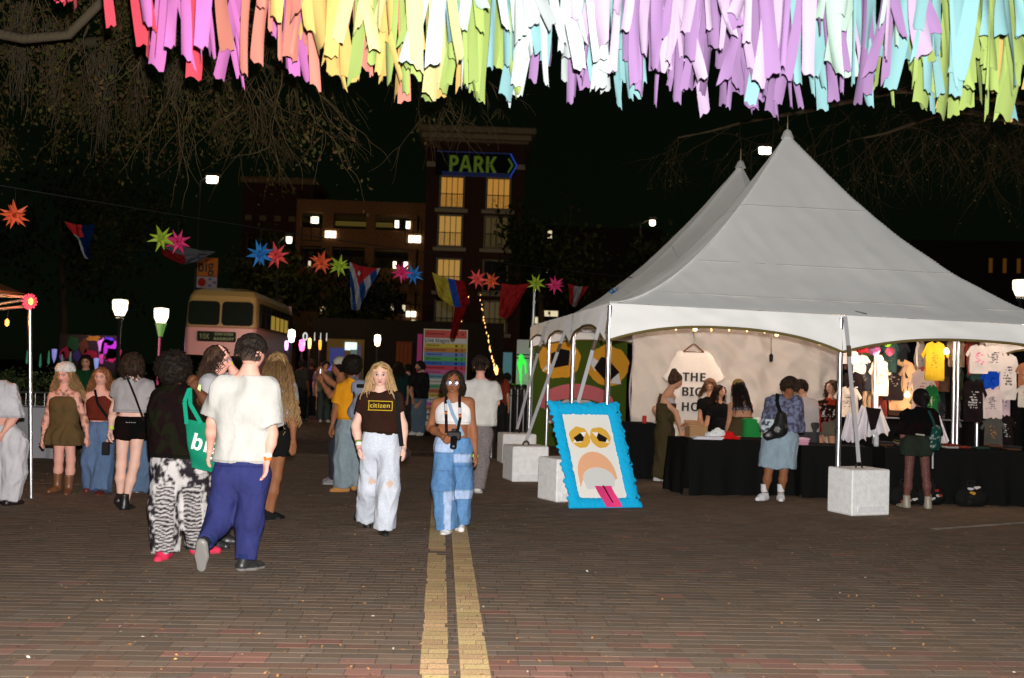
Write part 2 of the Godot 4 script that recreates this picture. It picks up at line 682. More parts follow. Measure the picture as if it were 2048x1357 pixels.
func window_unit(parent: Node3D, at: Vector3, w: float, h: float, panes: int, m: Material, fr: Color, sill: bool, rail: bool) -> void:
	var f := Geo.new()
	for s in [-1, 1]:
		f.box(at + Vector3(s * (w * 0.5 + 0.06), 0, 0.04), Vector3(0.12, h + 0.24, 0.16), fr)
		f.box(at + Vector3(0, s * (h * 0.5 + 0.06), 0.038), Vector3(w, 0.12, 0.14), fr)
	var wo := piece("window", f, mats["paint"], parent)
	for k in panes:
		var g := Geo.new()
		var pw := w / panes
		g.box(at + Vector3(-w * 0.5 + (k + 0.5) * pw, 0, 0.03), Vector3(pw - 0.05, h, 0.02), lin(0.5, 0.5, 0.5))
		piece("pane", g, m, wo)
		if k > 0:
			var b := Geo.new()
			b.box(at + Vector3(-w * 0.5 + k * pw, 0, 0.035), Vector3(0.045, h, 0.05), lin(0.02, 0.02, 0.015))
			piece("mullion", b, mats["paint"], wo)
	if sill:
		var g := Geo.new()
		g.box(at + Vector3(0, -h * 0.5 - 0.28, 0.12), Vector3(w + 0.75, 0.26, 0.36), lin(0.30, 0.27, 0.20), 0.03)
		piece("sill", g, mats["paint"], wo)
	if rail:
		var g := Geo.new()
		var nb := int(w / 0.11)
		for k in nb + 1:
			g.box(at + Vector3(-w * 0.5 + k * w / nb, -h * 0.5 + 0.42, 0.20), Vector3(0.028, 0.84, 0.028), lin(0.015, 0.015, 0.012))
		g.box(at + Vector3(0, -h * 0.5 + 0.86, 0.20), Vector3(w + 0.1, 0.05, 0.05), lin(0.015, 0.015, 0.012))
		piece("railing", g, mats["paint"], wo)


func buildings() -> void:
	var amber := glow("amber_window", lin(1.0, 0.46, 0.075), 0.38)
	var amber2 := glow("pale_window", lin(1.0, 0.54, 0.11), 0.36)
	var dim := glow("dim_window", lin(0.9, 0.6, 0.15), 0.045)
	var white := glow("white_window", lin(1.0, 0.86, 0.62), 3.2)
	var cream := glow("cream_window", lin(1.0, 0.84, 0.52), 0.75)
	var dark := mat("dark_glass", lin(0.012, 0.014, 0.012), 0.15)
	var wall := mats["brickwork"] as StandardMaterial3D
	# the parking tower
	var t := thing("parking_tower", "tall brick tower with amber windows, pale cornice and the PARK sign", "building", Vector3(-2.85, 0, -70.0), deg_to_rad(1.5))
	var g := Geo.new()
	g.box(Vector3(0, 8.55, -4.0), Vector3(6.7, 17.1, 8.0), lin(0.075, 0.030, 0.017))
	piece("wall", g, wall, t)
	g = Geo.new()
	g.box(Vector3(0.0, 17.45, -3.8), Vector3(7.5, 0.36, 9.0), lin(0.26, 0.22, 0.15), 0.05)
	g.box(Vector3(0.0, 17.85, -3.7), Vector3(8.1, 0.42, 9.7), lin(0.24, 0.20, 0.13), 0.08)
	g.box(Vector3(0.0, 17.19, -3.9), Vector3(7.1, 0.18, 8.5), lin(0.20, 0.17, 0.11), 0.03)
	piece("cornice", g, mats["paint"], t)
	for sx in [-1, 1]:
		g = Geo.new()
		g.box(Vector3(sx * 3.05, 15.55, 0.06), Vector3(0.64, 0.34, 0.12), lin(0.30, 0.26, 0.19))
		piece("stone_band", g, mats["paint"], t)
	for r in [[-1.58, 13.66, amber, true], [1.60, 13.66, amber, true], [-1.62, 11.0, amber2, true], [1.55, 11.0, dim, true], [-1.62, 8.0, amber2, true], [1.55, 8.0, dark, true], [-1.65, 5.15, dim, true], [1.62, 5.2, dim, true]]:
		window_unit(t, Vector3(r[0], r[1], 0.02), 1.52, 2.0, 4, r[2], lin(0.20, 0.19, 0.14), true, r[3])
	g = Geo.new()
	g.box(Vector3(1.9, 1.5, 0.03), Vector3(2.0, 2.6, 0.05), lin(0.3, 0.5, 0.5))
	piece("lit_doorway", g, glow("teal_door", lin(0.25, 0.75, 0.8), 0.14), t)
	# the sign with its arrow
	var sg := thing("park_sign", "long blue neon arrow sign lettered PARK in green, high on the brick tower", "sign", Vector3(-2.85, 15.55, -69.85), deg_to_rad(1.5))
	g = Geo.new()
	g.slab(PackedVector2Array([Vector2(-2.75, -0.78), Vector2(2.35, -0.78), Vector2(2.8, 0.05), Vector2(2.35, 0.85), Vector2(-2.75, 0.85)]), 0.12, Transform3D.IDENTITY, lin(0.010, 0.014, 0.018))
	piece("sign_board", g, mats["paint"], sg)
	var blue := glow("blue_neon", lin(0.01, 0.08, 0.55), 0.40)
	var bluedim := glow("dim_blue_neon", lin(0.01, 0.07, 0.45), 0.055)
	g = Geo.new()
	g.tube([Vector3(2.35, -0.78, 0.17), Vector3(2.8, 0.05, 0.17)], 0.06, 0.06, 6, Color.WHITE)
	g.tube([Vector3(2.8, 0.05, 0.17), Vector3(2.35, 0.85, 0.17)], 0.06, 0.06, 6, Color.WHITE)
	piece("neon_arrow_tip", g, blue, sg)
	g = Geo.new()
	g.tube([Vector3(-2.7, 0.85, 0.17), Vector3(2.35, 0.85, 0.17)], 0.05, 0.05, 6, Color.WHITE)
	for k in 3:
		g.tube([Vector3(-2.3, -0.55 - 0.11 * k, 0.17), Vector3(2.3, -0.55 - 0.11 * k, 0.17)], 0.045, 0.045, 6, Color.WHITE)
	piece("neon_border", g, bluedim, sg)
	var green := glow("green_neon", lin(0.20, 0.36, 0.01), 0.16)
	g = Geo.new()
	g.tube([Vector3(2.22, -0.45, 0.17), Vector3(2.5, 0.05, 0.17)], 0.07, 0.07, 6, Color.WHITE)
	g.tube([Vector3(2.5, 0.05, 0.17), Vector3(2.22, 0.5, 0.17)], 0.07, 0.07, 6, Color.WHITE)
	piece("neon_chevron", g, green, sg)
	lettering("PARK", 1.55, 0.08, green, sg, Transform3D(Basis.from_scale(Vector3(0.86, 1, 1)), Vector3(-0.25, 0.02, 0.17)))
	# the garage
	var gr := thing("parking_garage", "brown parking garage with bright lamps showing in its open decks", "building", Vector3(-10.85, 0, -72.0), deg_to_rad(1.5))
	g = Geo.new()
	var face := lin(0.34, 0.155, 0.055)
	# piers and spandrels with deep openings between
	for r in [[-4.6, -4.3], [-2.75, -2.0], [0.3, 0.9], [3.35, 3.9], [4.05, 4.7]]:
		g.box(Vector3((r[0] + r[1]) * 0.5, 6.6, -0.5), Vector3(r[1] - r[0], 13.2, 1.0), face)
	for y in [[3.4, 5.3], [6.9, 8.5], [9.9, 11.2], [12.3, 13.2]]:
		g.box(Vector3(0, (y[0] + y[1]) * 0.5, -0.52), Vector3(9.2, y[1] - y[0], 0.96), face)
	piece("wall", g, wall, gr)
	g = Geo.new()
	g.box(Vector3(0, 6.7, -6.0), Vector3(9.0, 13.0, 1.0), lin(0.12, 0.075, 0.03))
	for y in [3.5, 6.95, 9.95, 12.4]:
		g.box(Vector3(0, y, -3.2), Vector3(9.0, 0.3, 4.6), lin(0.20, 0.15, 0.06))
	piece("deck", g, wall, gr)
	g = Geo.new()
	g.box(Vector3(-0.2, 3.05, 0.55), Vector3(9.6, 0.75, 1.4), lin(0.11, 0.022, 0.012), 0.05)
	piece("awning", g, mats["paint"], gr)
	for r in [[-3.3, 11.72, 0.52, 0.46, 0], [-2.15, 10.75, 0.75, 0.46, 0], [2.48, 11.63, 0.26, 0.5, 0], [3.27, 11.6, 0.28, 0.5, 0], [3.55, 10.62, 0.42, 0.5, 0], [4.03, 10.62, 0.42, 0.5, 0], [-3.55, 8.62, 0.16, 0.4, 1], [2.42, 8.75, 0.22, 0.46, 0], [3.2, 8.75, 0.26, 0.46, 0], [-2.5, 5.4, 0.28, 0.44, 1], [2.35, 5.75, 0.16, 0.44, 1], [3.15, 5.72, 0.24, 0.44, 1], [3.5, 5.3, 0.30, 0.42, 0], [3.86, 5.3, 0.34, 0.42, 0], [3.86, 4.72, 0.26, 0.40, 1], [1.55, 4.7, 0.80, 0.36, 0]]:
		g = Geo.new()
		g.box(Vector3(r[0], r[1], 0.06), Vector3(r[2], r[3], 0.08), Color.WHITE)
		piece("window_light", g, cream if r[4] else white, gr)
	for q in [[3.65, 11.1, 1.15, 1.75], [3.65, 5.1, 1.2, 1.8], [-3.5, 11.2, 1.3, 1.9]]:
		g = Geo.new()
		for k in 3:
			g.box(Vector3(q[0] - q[2] * 0.5 + q[2] * 0.5 * k, q[1], 0.10), Vector3(0.05, q[3], 0.05), lin(0.02, 0.02, 0.015))
		for s in [-1, 0, 1]:
			g.box(Vector3(q[0], q[1] + s * q[3] * 0.5, 0.101), Vector3(q[2], 0.05, 0.05), lin(0.02, 0.02, 0.015))
		piece("window_grille", g, mats["paint"], gr)
	for q in [[-1.0, 11.85, 2.6, 0.5], [1.2, 11.85, 1.7, 0.5]]:
		g = Geo.new()
		g.box(Vector3(q[0], q[1], -2.2), Vector3(q[2], 0.06, 2.0), lin(0.4, 0.3, 0.1))
		piece("ceiling_light", g, glow("deck_glow", lin(0.6, 0.42, 0.08), 0.10), gr)
	# the darker block behind the bus and the shop fronts at street level
	var db := thing("dark_brick_block", "dark brick block with a pale parapet behind the double decker bus", "building", Vector3(-18.2, 0, -78.0), deg_to_rad(1.5))
	g = Geo.new()
	g.box(Vector3(0, 7.6, -3), Vector3(5.4, 15.2, 6), lin(0.09, 0.030, 0.018))
	piece("wall", g, wall, db)
	g = Geo.new()
	g.box(Vector3(0, 15.5, -2.9), Vector3(5.8, 0.5, 6.4), lin(0.20, 0.13, 0.07), 0.05)
	for k in 5:
		g.box(Vector3(-2.2 + k * 1.1, 12.6, 0.05), Vector3(0.5, 0.4, 0.12), lin(0.22, 0.15, 0.08))
	piece("parapet", g, mats["paint"], db)
	for r in [[-1.5, 10.0], [1.4, 10.0], [-1.5, 6.5], [1.4, 6.5]]:
		window_unit(db, Vector3(r[0], r[1], 0.02), 1.3, 1.9, 2, dark, lin(0.10, 0.06, 0.04), true, false)
	var rb := thing("long_dark_building", "long dark building with a row of small warm windows behind the tent on the right", "building", Vector3(31, 0, -74.0), deg_to_rad(-8))
	g = Geo.new()
	g.box(Vector3(0, 6, -4), Vector3(30, 12, 8), lin(0.05, 0.03, 0.018))
	piece("wall", g, wall, rb)
	for k in 5:
		window_unit(rb, Vector3(3.3 + k * 0.95, 10.2, 0.02), 0.30, 1.05, 1, glow("ember_window", lin(1.0, 0.36, 0.03), 0.06), lin(0.05, 0.03, 0.02), false, false)
	var mb := thing("far_brick_building", "unlit far building with three slim lit windows left of the tent roof", "building", Vector3(6.0, 0, -80.0))
	g = Geo.new()
	g.box(Vector3(0, 6.5, -3), Vector3(11, 13, 6), lin(0.035, 0.022, 0.014))
	piece("wall", g, wall, mb)
	for r in [[-3.3, 12.3, 0.36, 0.6, cream], [-3.4, 9.4, 0.22, 0.55, cream], [-3.1, 6.1, 1.3, 0.45, cream], [-4.0, 5.55, 0.7, 0.5, cream], [-3.3, 11.4, 0.25, 0.5, dim]]:
		window_unit(mb, Vector3(r[0], r[1], 0.02), r[2], r[3], 2 if r[2] > 0.6 else 1, r[4], lin(0.05, 0.03, 0.02), false, false)


func twig(g: Geo, p: Vector3, d: Vector3, len: float, r: float, depth: int, droop: float, tips: Array, col: Color) -> void:
	var pts := [p]
	var q := p
	var dd := d
	var n := 5
	for k in n:
		dd = (dd + Vector3(rng.randf_range(-0.32, 0.32), rng.randf_range(-0.28, 0.28) - droop, rng.randf_range(-0.32, 0.32))).normalized()
		q += dd * len / n
		pts.append(q)
		if depth <= 1:
			tips.append([q, dd])
	g.tube(pts, r, r * 0.45, 3 if r < 0.02 else 6, col, false)
	if depth <= 0:
		return
	for k in rng.randi_range(3, 4):
		var at := rng.randi_range(2, n)
		var side := Vector3(rng.randf_range(-1, 1), rng.randf_range(-0.7, 0.4), rng.randf_range(-0.6, 0.6))
		twig(g, pts[at], (dd + side * 0.9).normalized(), len * rng.randf_range(0.5, 0.78), r * 0.55, depth - 1, droop, tips, col)


func scatter_leaves(parent: Node3D, tips: Array, per: int, spread: float, size: float, cols: Array) -> void:
	var leaf := Geo.new()
	leaf.face([Vector3(0, 0, 0), Vector3(0.32, 0.10, 0.5), Vector3(0, 0.03, 1.0)], lin(1, 1, 1), Vector3.UP)
	leaf.face([Vector3(0, 0, 0), Vector3(-0.32, 0.10, 0.5), Vector3(0, 0.03, 1.0)], lin(1, 1, 1), Vector3.UP)
	var mm := MultiMesh.new()
	mm.transform_format = MultiMesh.TRANSFORM_3D
	mm.use_colors = true
	mm.mesh = leaf.mesh()
	mm.instance_count = tips.size() * per
	var k := 0
	for t in tips:
		for j in per:
			var o := Vector3(rng.randfn(), rng.randfn(), rng.randfn()) * spread
			var s := size * rng.randf_range(0.6, 1.3)
			mm.set_instance_transform(k, Transform3D(Basis.from_euler(Vector3(rng.randf() * TAU, rng.randf() * TAU, rng.randf() * TAU)).scaled(Vector3.ONE * s), t[0] + o))
			mm.set_instance_color(k, cols[rng.randi() % cols.size()] * rng.randf_range(0.6, 1.3))
			k += 1
	var mi := MultiMeshInstance3D.new()
	mi.name = "leaves"
	mi.multimesh = mm
	mi.material_override = mats["leaf"]
	tag(mi, "", "", "", "stuff")
	parent.add_child(mi, true)


func trees() -> void:
	var bark: Material = mats["bark"]
	var oak := thing("oak_tree", "old oak at the left with moss hanging from drooping bare twigs", "tree", Vector3(-9.6, 0, -12.5))
	var o := oak.position
	var g := Geo.new()
	g.tube([Vector3(0, -0.05, 0), Vector3(0.1, 1.2, 0), Vector3(-0.05, 2.8, 0.1), Vector3(0.2, 4.6, 0)], 0.46, 0.34, 12, lin(0.10, 0.085, 0.06))
	piece("trunk", g, bark, oak)
	var limbs := [
		[[Vector3(-9.4, 4.4, -12.5), Vector3(-7.6, 6.6, -12.9), Vector3(-5.0, 7.2, -13.4), Vector3(-2.6, 6.9, -14.2), Vector3(-0.9, 6.3, -14.8)], 0.20, 0.03],
		[[Vector3(-9.4, 4.5, -12.5), Vector3(-7.8, 6.3, -11.2), Vector3(-6.2, 6.6, -11.4), Vector3(-4.4, 6.3, -12.0), Vector3(-3.0, 5.6, -12.4)], 0.17, 0.02],
		[[Vector3(-9.4, 4.5, -12.4), Vector3(-6.4, 5.0, -9.6), Vector3(-4.45, 4.50, -9.2), Vector3(-4.0, 4.55, -9.1), Vector3(-3.55, 5.0, -9.0), Vector3(-3.0, 5.9, -8.9)], 0.085, 0.03],
		[[Vector3(-9.4, 4.6, -12.6), Vector3(-7.6, 6.0, -14.6), Vector3(-5.6, 6.6, -15.6), Vector3(-3.6, 6.4, -16.6)], 0.16, 0.03]]
	var starts := []
	for l in limbs:
		g = Geo.new()
		var cv := Curve3D.new()
		for p in l[0]:
			cv.add_point(p - o, Vector3(-0.35, 0, 0), Vector3(0.35, 0, 0))
		var pts := []
		for k in 19:
			var p := cv.sample_baked(cv.get_baked_length() * k / 18.0)
			p += Vector3(0, wob.get_noise_2d(k * 0.9, l[1] * 90.0) * 0.12, 0)
			pts.append(p)
			if k > 4:
				starts.append([p, l[1]])
		g.tube(pts, l[1], l[2], 9, lin(0.055, 0.045, 0.031))
		piece("limb", g, bark, oak)
	var tw := Geo.new()
	var tips := []
	var bare := []
	for s in starts:
		if s[1] == 0.085:
			continue
		for k in (2 if s[0].x + o.x < -4.2 else 3):
			var wx: float = s[0].x + o.x
			var list: Array = tips if wx < -4.2 or rng.randf() < 0.12 else bare
			twig(tw, s[0], Vector3(rng.randf_range(-0.5, 0.8), rng.randf_range(-0.9, -0.1), rng.randf_range(-0.6, 0.6)).normalized(), rng.randf_range(0.8, 1.35), 0.016, 2, 0.10, list, lin(0.080, 0.056, 0.030))
	var two := piece("twigs", tw, bark, oak)
	tag(two, "", "", "", "stuff")
	var some := []
	for t in bare:
		if rng.randf() < 0.07:
			some.append(t)
	scatter_leaves(oak, tips + some, 2, 0.09, 0.060, [lin(0.036, 0.033, 0.009), lin(0.046, 0.037, 0.012), lin(0.028, 0.030, 0.007), lin(0.058, 0.032, 0.013)])
	var moss := Geo.new()
	for q in [[-5.6, 5.35, -12.2, 1.3], [-5.3, 5.1, -12.6, 1.0], [-5.05, 5.2, -12.4, 1.45], [-5.9, 5.5, -12.0, 1.2], [-4.25, 5.0, -12.5, 0.7], [-6.15, 5.6, -12.4, 1.5], [-4.8, 5.3, -12.8, 1.1]]:
		for k in 26:
			var p := Vector3(q[0], q[1] + 0.3, q[2]) - o + Vector3(rng.randfn() * 0.06, 0, rng.randfn() * 0.06)
			var pts := []
			var len: float = q[3] * rng.randf_range(0.45, 1.0)
			for j in 7:
				pts.append(p + Vector3(rng.randfn() * 0.022, -len * j / 6.0, rng.randfn() * 0.022))
			moss.tube(pts, 0.007, 0.003, 3, lin(0.055, 0.046, 0.028), false)
	tag(piece("moss", moss, mats["leaf"], oak), "", "", "", "stuff")

	var rt := thing("bare_tree", "bare tree on the right reaching its branches over the tent", "tree", Vector3(13.6, 0, -23.0))
	o = rt.position
	g = Geo.new()
	g.tube([Vector3(0, -0.05, 0), Vector3(-0.1, 2.5, 0), Vector3(0.1, 5.2, 0)], 0.36, 0.26, 10, lin(0.10, 0.085, 0.06))
	piece("trunk", g, bark, rt)
	tw = Geo.new()
	tips = []
	for l in [[[Vector3(13.6, 5.0, -23), Vector3(11.5, 7.4, -22.4), Vector3(9.4, 7.5, -21.8), Vector3(7.2, 6.7, -21.2)], 0.13], [[Vector3(13.6, 5.0, -23), Vector3(12.0, 8.2, -23.5), Vector3(9.0, 8.4, -23.5), Vector3(5.8, 7.6, -23.2), Vector3(3.6, 7.0, -23)], 0.12], [[Vector3(13.6, 5.0, -23), Vector3(12.4, 7.6, -20.5), Vector3(10.6, 8.0, -19.0), Vector3(8.2, 7.8, -18.4)], 0.10]]:
		g = Geo.new()
		var cv := Curve3D.new()
		for p in l[0]:
			cv.add_point(p - o, Vector3(0.4, 0, 0), Vector3(-0.4, 0, 0))
		var pts := []
		for k in 17:
			var p := cv.sample_baked(cv.get_baked_length() * k / 16.0)
			pts.append(p)
			if k > 4:
				for j in 2:
					twig(tw, p, Vector3(rng.randf_range(-0.9, 0.4), rng.randf_range(-0.9, 0.1), rng.randf_range(-0.6, 0.6)).normalized(), rng.randf_range(0.9, 1.7), 0.013, 2, 0.07, tips, lin(0.068, 0.046, 0.024))
		g.tube(pts, l[1], 0.02, 8, lin(0.11, 0.08, 0.05))
		piece("limb", g, bark, rt)
	tag(piece("twigs", tw, bark, rt), "", "", "", "stuff")
	some = []
	for t in tips:
		if rng.randf() < 0.12:
			some.append(t)
	scatter_leaves(rt, some, 1, 0.05, 0.06, [lin(0.09, 0.07, 0.03)])

	# dark trees between the street and the garage
	for q in [[-13.2, -58.0, 10.4, 2.6, "dark rounded tree right of the bus, in front of the garage"], [-9.6, -60.0, 9.2, 2.2, "dark tree in front of the middle of the garage"], [-8.6, -61.0, 5.4, 1.5, "low dark tree just left of the brick tower"], [1.4, -52.0, 11.5, 3.4, "wide dark tree half covering the right windows of the tower"], [-22.0, -50.0, 11.0, 4.5, "broad dark tree behind the lamps on the far left"], [6.2, -43.5, 8.2, 2.2, "tree lit yellow green by the lamp above it, left of the tent roof"]]:
		var t := thing("street_tree", q[4], "tree", Vector3(q[0], 0, q[1]), 0, "trees before the buildings")
		g = Geo.new()
		g.tube([Vector3(0, -0.05, 0), Vector3(0.1, q[2] * 0.3, 0), Vector3(-0.1, q[2] * 0.6, 0.1)], 0.22, 0.14, 8, lin(0.06, 0.045, 0.03))
		piece("trunk", g, bark, t)
		g = Geo.new()
		tips = []
		for k in 16:
			var y: float = q[2] * rng.randf_range(0.42, 0.66)
			twig(g, Vector3(0, y, 0), Vector3(rng.randf_range(-1, 1), rng.randf_range(0.0, 0.9), rng.randf_range(-1, 1)).normalized(), q[3] * rng.randf_range(0.6, 0.95), 0.05, 1, -0.02, tips, lin(0.05, 0.04, 0.025))
		tag(piece("branches", g, bark, t), "", "", "", "stuff")
		scatter_leaves(t, tips, 8, 0.34, 0.30, [lin(0.016, 0.022, 0.008), lin(0.022, 0.028, 0.010), lin(0.012, 0.017, 0.006)])

# ---------------------------------------------------------------- the tent
const TA := Vector3(1.23, 0, -12.99)          # front left corner on the ground
const TU := Vector3(0.99995, 0, -0.01)       # along the front
const TV := Vector3(-0.0900, 0, -0.9959)     # back along the side
const TW := 6.35
const TD := 9.0

func tent_at(u: float, v: float, y: float) -> Vector3:
	return TA + TU * u + TV * v + Vector3(0, y, 0)

func eave(u: float, v: float) -> float:
	return 2.53 - 0.020 * u + 0.008 * v

func peak_u(v: float) -> float:   # the peaks stand a little right of the middle
	return 3.27 + 0.20 * clampf((v - 3.0) / 3.0, 0.0, 1.0)

func tent_roof(u: float, v: float) -> float:
	var half := peak_u(v)
	var ru := absf(u - half) / (half if u < half else TW - half)
	var top := 3.02
	var r := ru
	if v < 3.0:
		r = maxf(ru, (3.0 - v) / 3.0)
	elif v > 6.0:
		r = maxf(ru, (v - 6.0) / 3.0)
	else:
		var m := 1.0 - absf(v - 4.5) / 1.5
		top = 3.02 + 0.03 * (v - 3.0) - 1.25 * pow(m, 0.75)
	if v >= 6.0:
		top = 3.12
	return eave(u, v) + top * pow(maxf(0.0, 1.0 - r), 1.62)

func valance(g: Geo, a: Vector2, b: Vector2, deep: float, shallow: float, out: Vector3, hem: Geo) -> void:
	var f := func(s: float, t: float) -> Vector3:
		var u := lerpf(a.x, b.x, s)
		var v := lerpf(a.y, b.y, s)
		var k := absf(2.0 * s - 1.0)
		var drop := lerpf(shallow, deep, pow(k, 2.4))
		var p := tent_at(u, v, eave(u, v) - drop * t)
		return p + out * (0.012 + 0.05 * t + 0.012 * sin(s * 17.0) * t + 0.018 * wob.get_noise_2d(s * 5.0 + a.y, t))
	g.grid(40, 8, f, lin(1, 1, 1))
	var edge := []
	for k in 41:
		edge.append(f.call(k / 40.0, 1.0))
	hem.tube(edge, 0.018, 0.018, 5, lin(0.16, 0.12, 0.04), true)

func tent() -> void:
	var vin: Material = mats["vinyl"]
	var t := thing("festival_tent", "big white twin peaked tent with scalloped valance on silver poles", "tent")
	var g := Geo.new()
	g.grid(240, 280, func(a: float, b: float) -> Vector3:
		var u := a * TW
		var v := b * TD
		var y := tent_roof(u, v)
		return tent_at(u, v, y + 0.014 * wob.get_noise_2d(u * 1.3, v * 1.3) + 0.004 * sin(u * 13.0 + 2.0 * wob.get_noise_1d(u)) * exp(-v * 2.2) + 0.006 * crease.get_noise_2d(u * 2.0 + v, v * 0.7)), lin(1, 1, 1))
	piece("roof", g, vin, t)
	# welded seams across the roof panels and along the hips
	g = Geo.new()
	for lev in [0.20, 0.42, 0.70]:
		var pts := []
		for k in 33:
			var s := k / 32.0
			var u := lerpf(TW * 0.5 * lev, TW - TW * 0.5 * lev, s)
			pts.append(tent_at(u, 3.0 * lev, tent_roof(u, 3.0 * lev) + 0.001))
		g.tube(pts, 0.007, 0.007, 4, lin(0.50, 0.49, 0.46), false)
		pts = []
		for k in 33:
			var v := lerpf(3.0 * lev, TD - 3.0 * lev, k / 32.0)
			pts.append(tent_at(TW * 0.5 * lev, v, tent_roof(TW * 0.5 * lev, v) + 0.001))
		g.tube(pts, 0.007, 0.007, 4, lin(0.50, 0.49, 0.46), false)
	for side in [0]:
		var pts := []
		for k in 30:
			var s := k / 29.0
			var u := peak_u(0.0) * s if side == 0 else TW - (TW - peak_u(0.0)) * s
			pts.append(tent_at(u, 3.0 * s, tent_roof(u, 3.0 * s) + 0.014))
		g.tube(pts, 0.012, 0.012, 5, lin(0.95, 0.95, 0.95), false)
	piece("roof_seams", g, vin, t)
	g = Geo.new()
	for v in [3.0, 6.0]:
		var y := tent_roof(peak_u(v), v)
		g.lathe([Vector2(0.10, -0.09), Vector2(0.055, 0.02), Vector2(0.02, 0.05), Vector2(0.0, 0.05)], 12, Transform3D(Basis.IDENTITY, tent_at(peak_u(v), v, y)), lin(0.75, 0.73, 0.70))
	piece("peak_cap", g, vin, t)
	for v in [3.0, 6.0]:
		g = Geo.new()
		var y := tent_roof(peak_u(v), v)
		g.tube([tent_at(peak_u(v), v, y), tent_at(peak_u(v), v, y + 0.27)], 0.012, 0.004, 6, lin(0.45, 0.36, 0.2))
		piece("spike", g, mats["paint"], t)
	var hem := Geo.new()
	var runs := [[Vector2(0, 0), Vector2(2.95, 0), -TV], [Vector2(2.95, 0), Vector2(TW, 0), -TV], [Vector2(0, 0), Vector2(0, 3), -TU], [Vector2(0, 3), Vector2(0, 6), -TU], [Vector2(0, 6), Vector2(0, 9), -TU], [Vector2(TW, 0), Vector2(TW, 3), TU], [Vector2(TW, 3), Vector2(TW, 6), TU], [Vector2(TW, 6), Vector2(TW, 9), TU], [Vector2(0, 9), Vector2(3.2, 9), TV], [Vector2(3.2, 9), Vector2(TW, 9), TV]]
	for r in runs:
		g = Geo.new()
		valance(g, r[0], r[1], 0.47, 0.24, r[2], hem)
		piece("valance", g, vin, t)
	piece("valance_binding", hem, mats["cloth"], t)
	var steel: Material = mats["steel"]
	for q in [[0, 0], [2.95, 0], [TW, 0], [0, 3], [0, 6], [0, 9], [TW, 3], [TW, 6], [TW, 9], [3.2, 9]]:
		g = Geo.new()
		var top := eave(q[0], q[1]) - 0.03
		g.tube([tent_at(q[0], q[1], 0.0), tent_at(q[0], q[1], top)], 0.032, 0.032, 12, lin(1, 1, 1))
		g.box(tent_at(q[0], q[1], 0.008), Vector3(0.16, 0.016, 0.16), lin(0.5, 0.5, 0.5), 0.004)
		g.tube([tent_at(q[0], q[1], 1.02), tent_at(q[0], q[1], 1.07)], 0.038, 0.038, 12, lin(0.6, 0.6, 0.6))
		piece("pole", g, steel, t)
	g = Geo.new()   # eave beams and the cross cables under the roof
	for r in runs:
		g.tube([tent_at(r[0].x, r[0].y, eave(r[0].x, r[0].y) - 0.06) - r[2] * 0.05, tent_at(r[1].x, r[1].y, eave(r[1].x, r[1].y) - 0.06) - r[2] * 0.05], 0.028, 0.028, 8, lin(0.8, 0.8, 0.8))
	piece("eave_beam", g, steel, t)
	for v in [3.0, 6.0]:
		g = Geo.new()
		g.tube([tent_at(peak_u(v), v, 2.9), tent_at(peak_u(v), v, tent_roof(peak_u(v), v) - 0.05)], 0.035, 0.035, 8, lin(0.8, 0.8, 0.8))
		for e in [[0, v], [TW, v], [peak_u(v), v - 3.0 if v < 4 else v + 3.0]]:
			g.tube([tent_at(peak_u(v), v, 2.95), tent_at(e[0], e[1], 2.5)], 0.008, 0.008, 4, lin(0.5, 0.5, 0.5), false)
		piece("king_pole", g, steel, t)

	# concrete ballast blocks with their rings, and the straps that tie the poles to them
	var blocks := [[Vector3(4.37, 0, -12.80), 0.38, Vector3(0.58, 0.56, 0.46), "pale concrete ballast block under the middle front pole of the tent", 2.95, 0.0], [Vector3(0.72, 0, -13.22), 0.52, Vector3(0.50, 0.54, 0.46), "pale concrete ballast block half hidden behind the blue framed painting", 0.0, 0.0], [Vector3(0.26, 0, -15.42), 0.30, Vector3(0.56, 0.52, 0.50), "grey concrete ballast block left of the painting, its steel ring on top", 0.0, 3.0], [Vector3(0.14, 0, -18.25), 0.2, Vector3(0.60, 0.52, 0.5), "concrete ballast block farthest left, half behind another block", 0.0, 6.0], [Vector3(8.1, 0, -13.1), -0.3, Vector3(0.52, 0.52, 0.46), "concrete ballast block at the right front corner of the tent", TW, 0.0]]
	for b in blocks:
		var o := thing("ballast_block", b[3], "concrete block", b[0], b[1], "concrete blocks that hold the tent down")
		g = Geo.new()
		g.box(Vector3(0, b[2].y * 0.5, 0), b[2], lin(1, 1, 1), 0.014)
		piece("concrete_body", g, mats["concrete"], o)
		g = Geo.new()
		g.box(Vector3(0, 0.075, b[2].z * 0.5 + 0.004), Vector3(b[2].x * 0.7, 0.07, 0.012), lin(0.92, 0.92, 0.95), 0.004)
		piece("cast_ledge", g, mats["concrete"], o)
		g = Geo.new()
		var ring := []
		for k in 9:
			var an := PI * k / 8.0
			ring.append(Vector3(cos(an) * 0.05, b[2].y - 0.005 + sin(an) * 0.07, 0))
		g.tube(ring, 0.011, 0.011, 6, lin(0.03, 0.025, 0.02))
		piece("lifting_ring", g, mats["wire"], o)
		var top := tent_at(b[4], b[5], eave(b[4], b[5]) - 0.10) + (-TV if b[5] == 0.0 and b[4] > 0.0 and b[4] < TW else -TU) * 0.08
		var low: Vector3 = b[0] + Vector3(0.0, b[2].y + 0.07, 0)
		if b[4] == 2.95:
			low += Vector3(0.0, 0, 0.0)
			top = tent_at(2.95, 0, eave(2.95, 0) - 0.02) - TV * 0.12
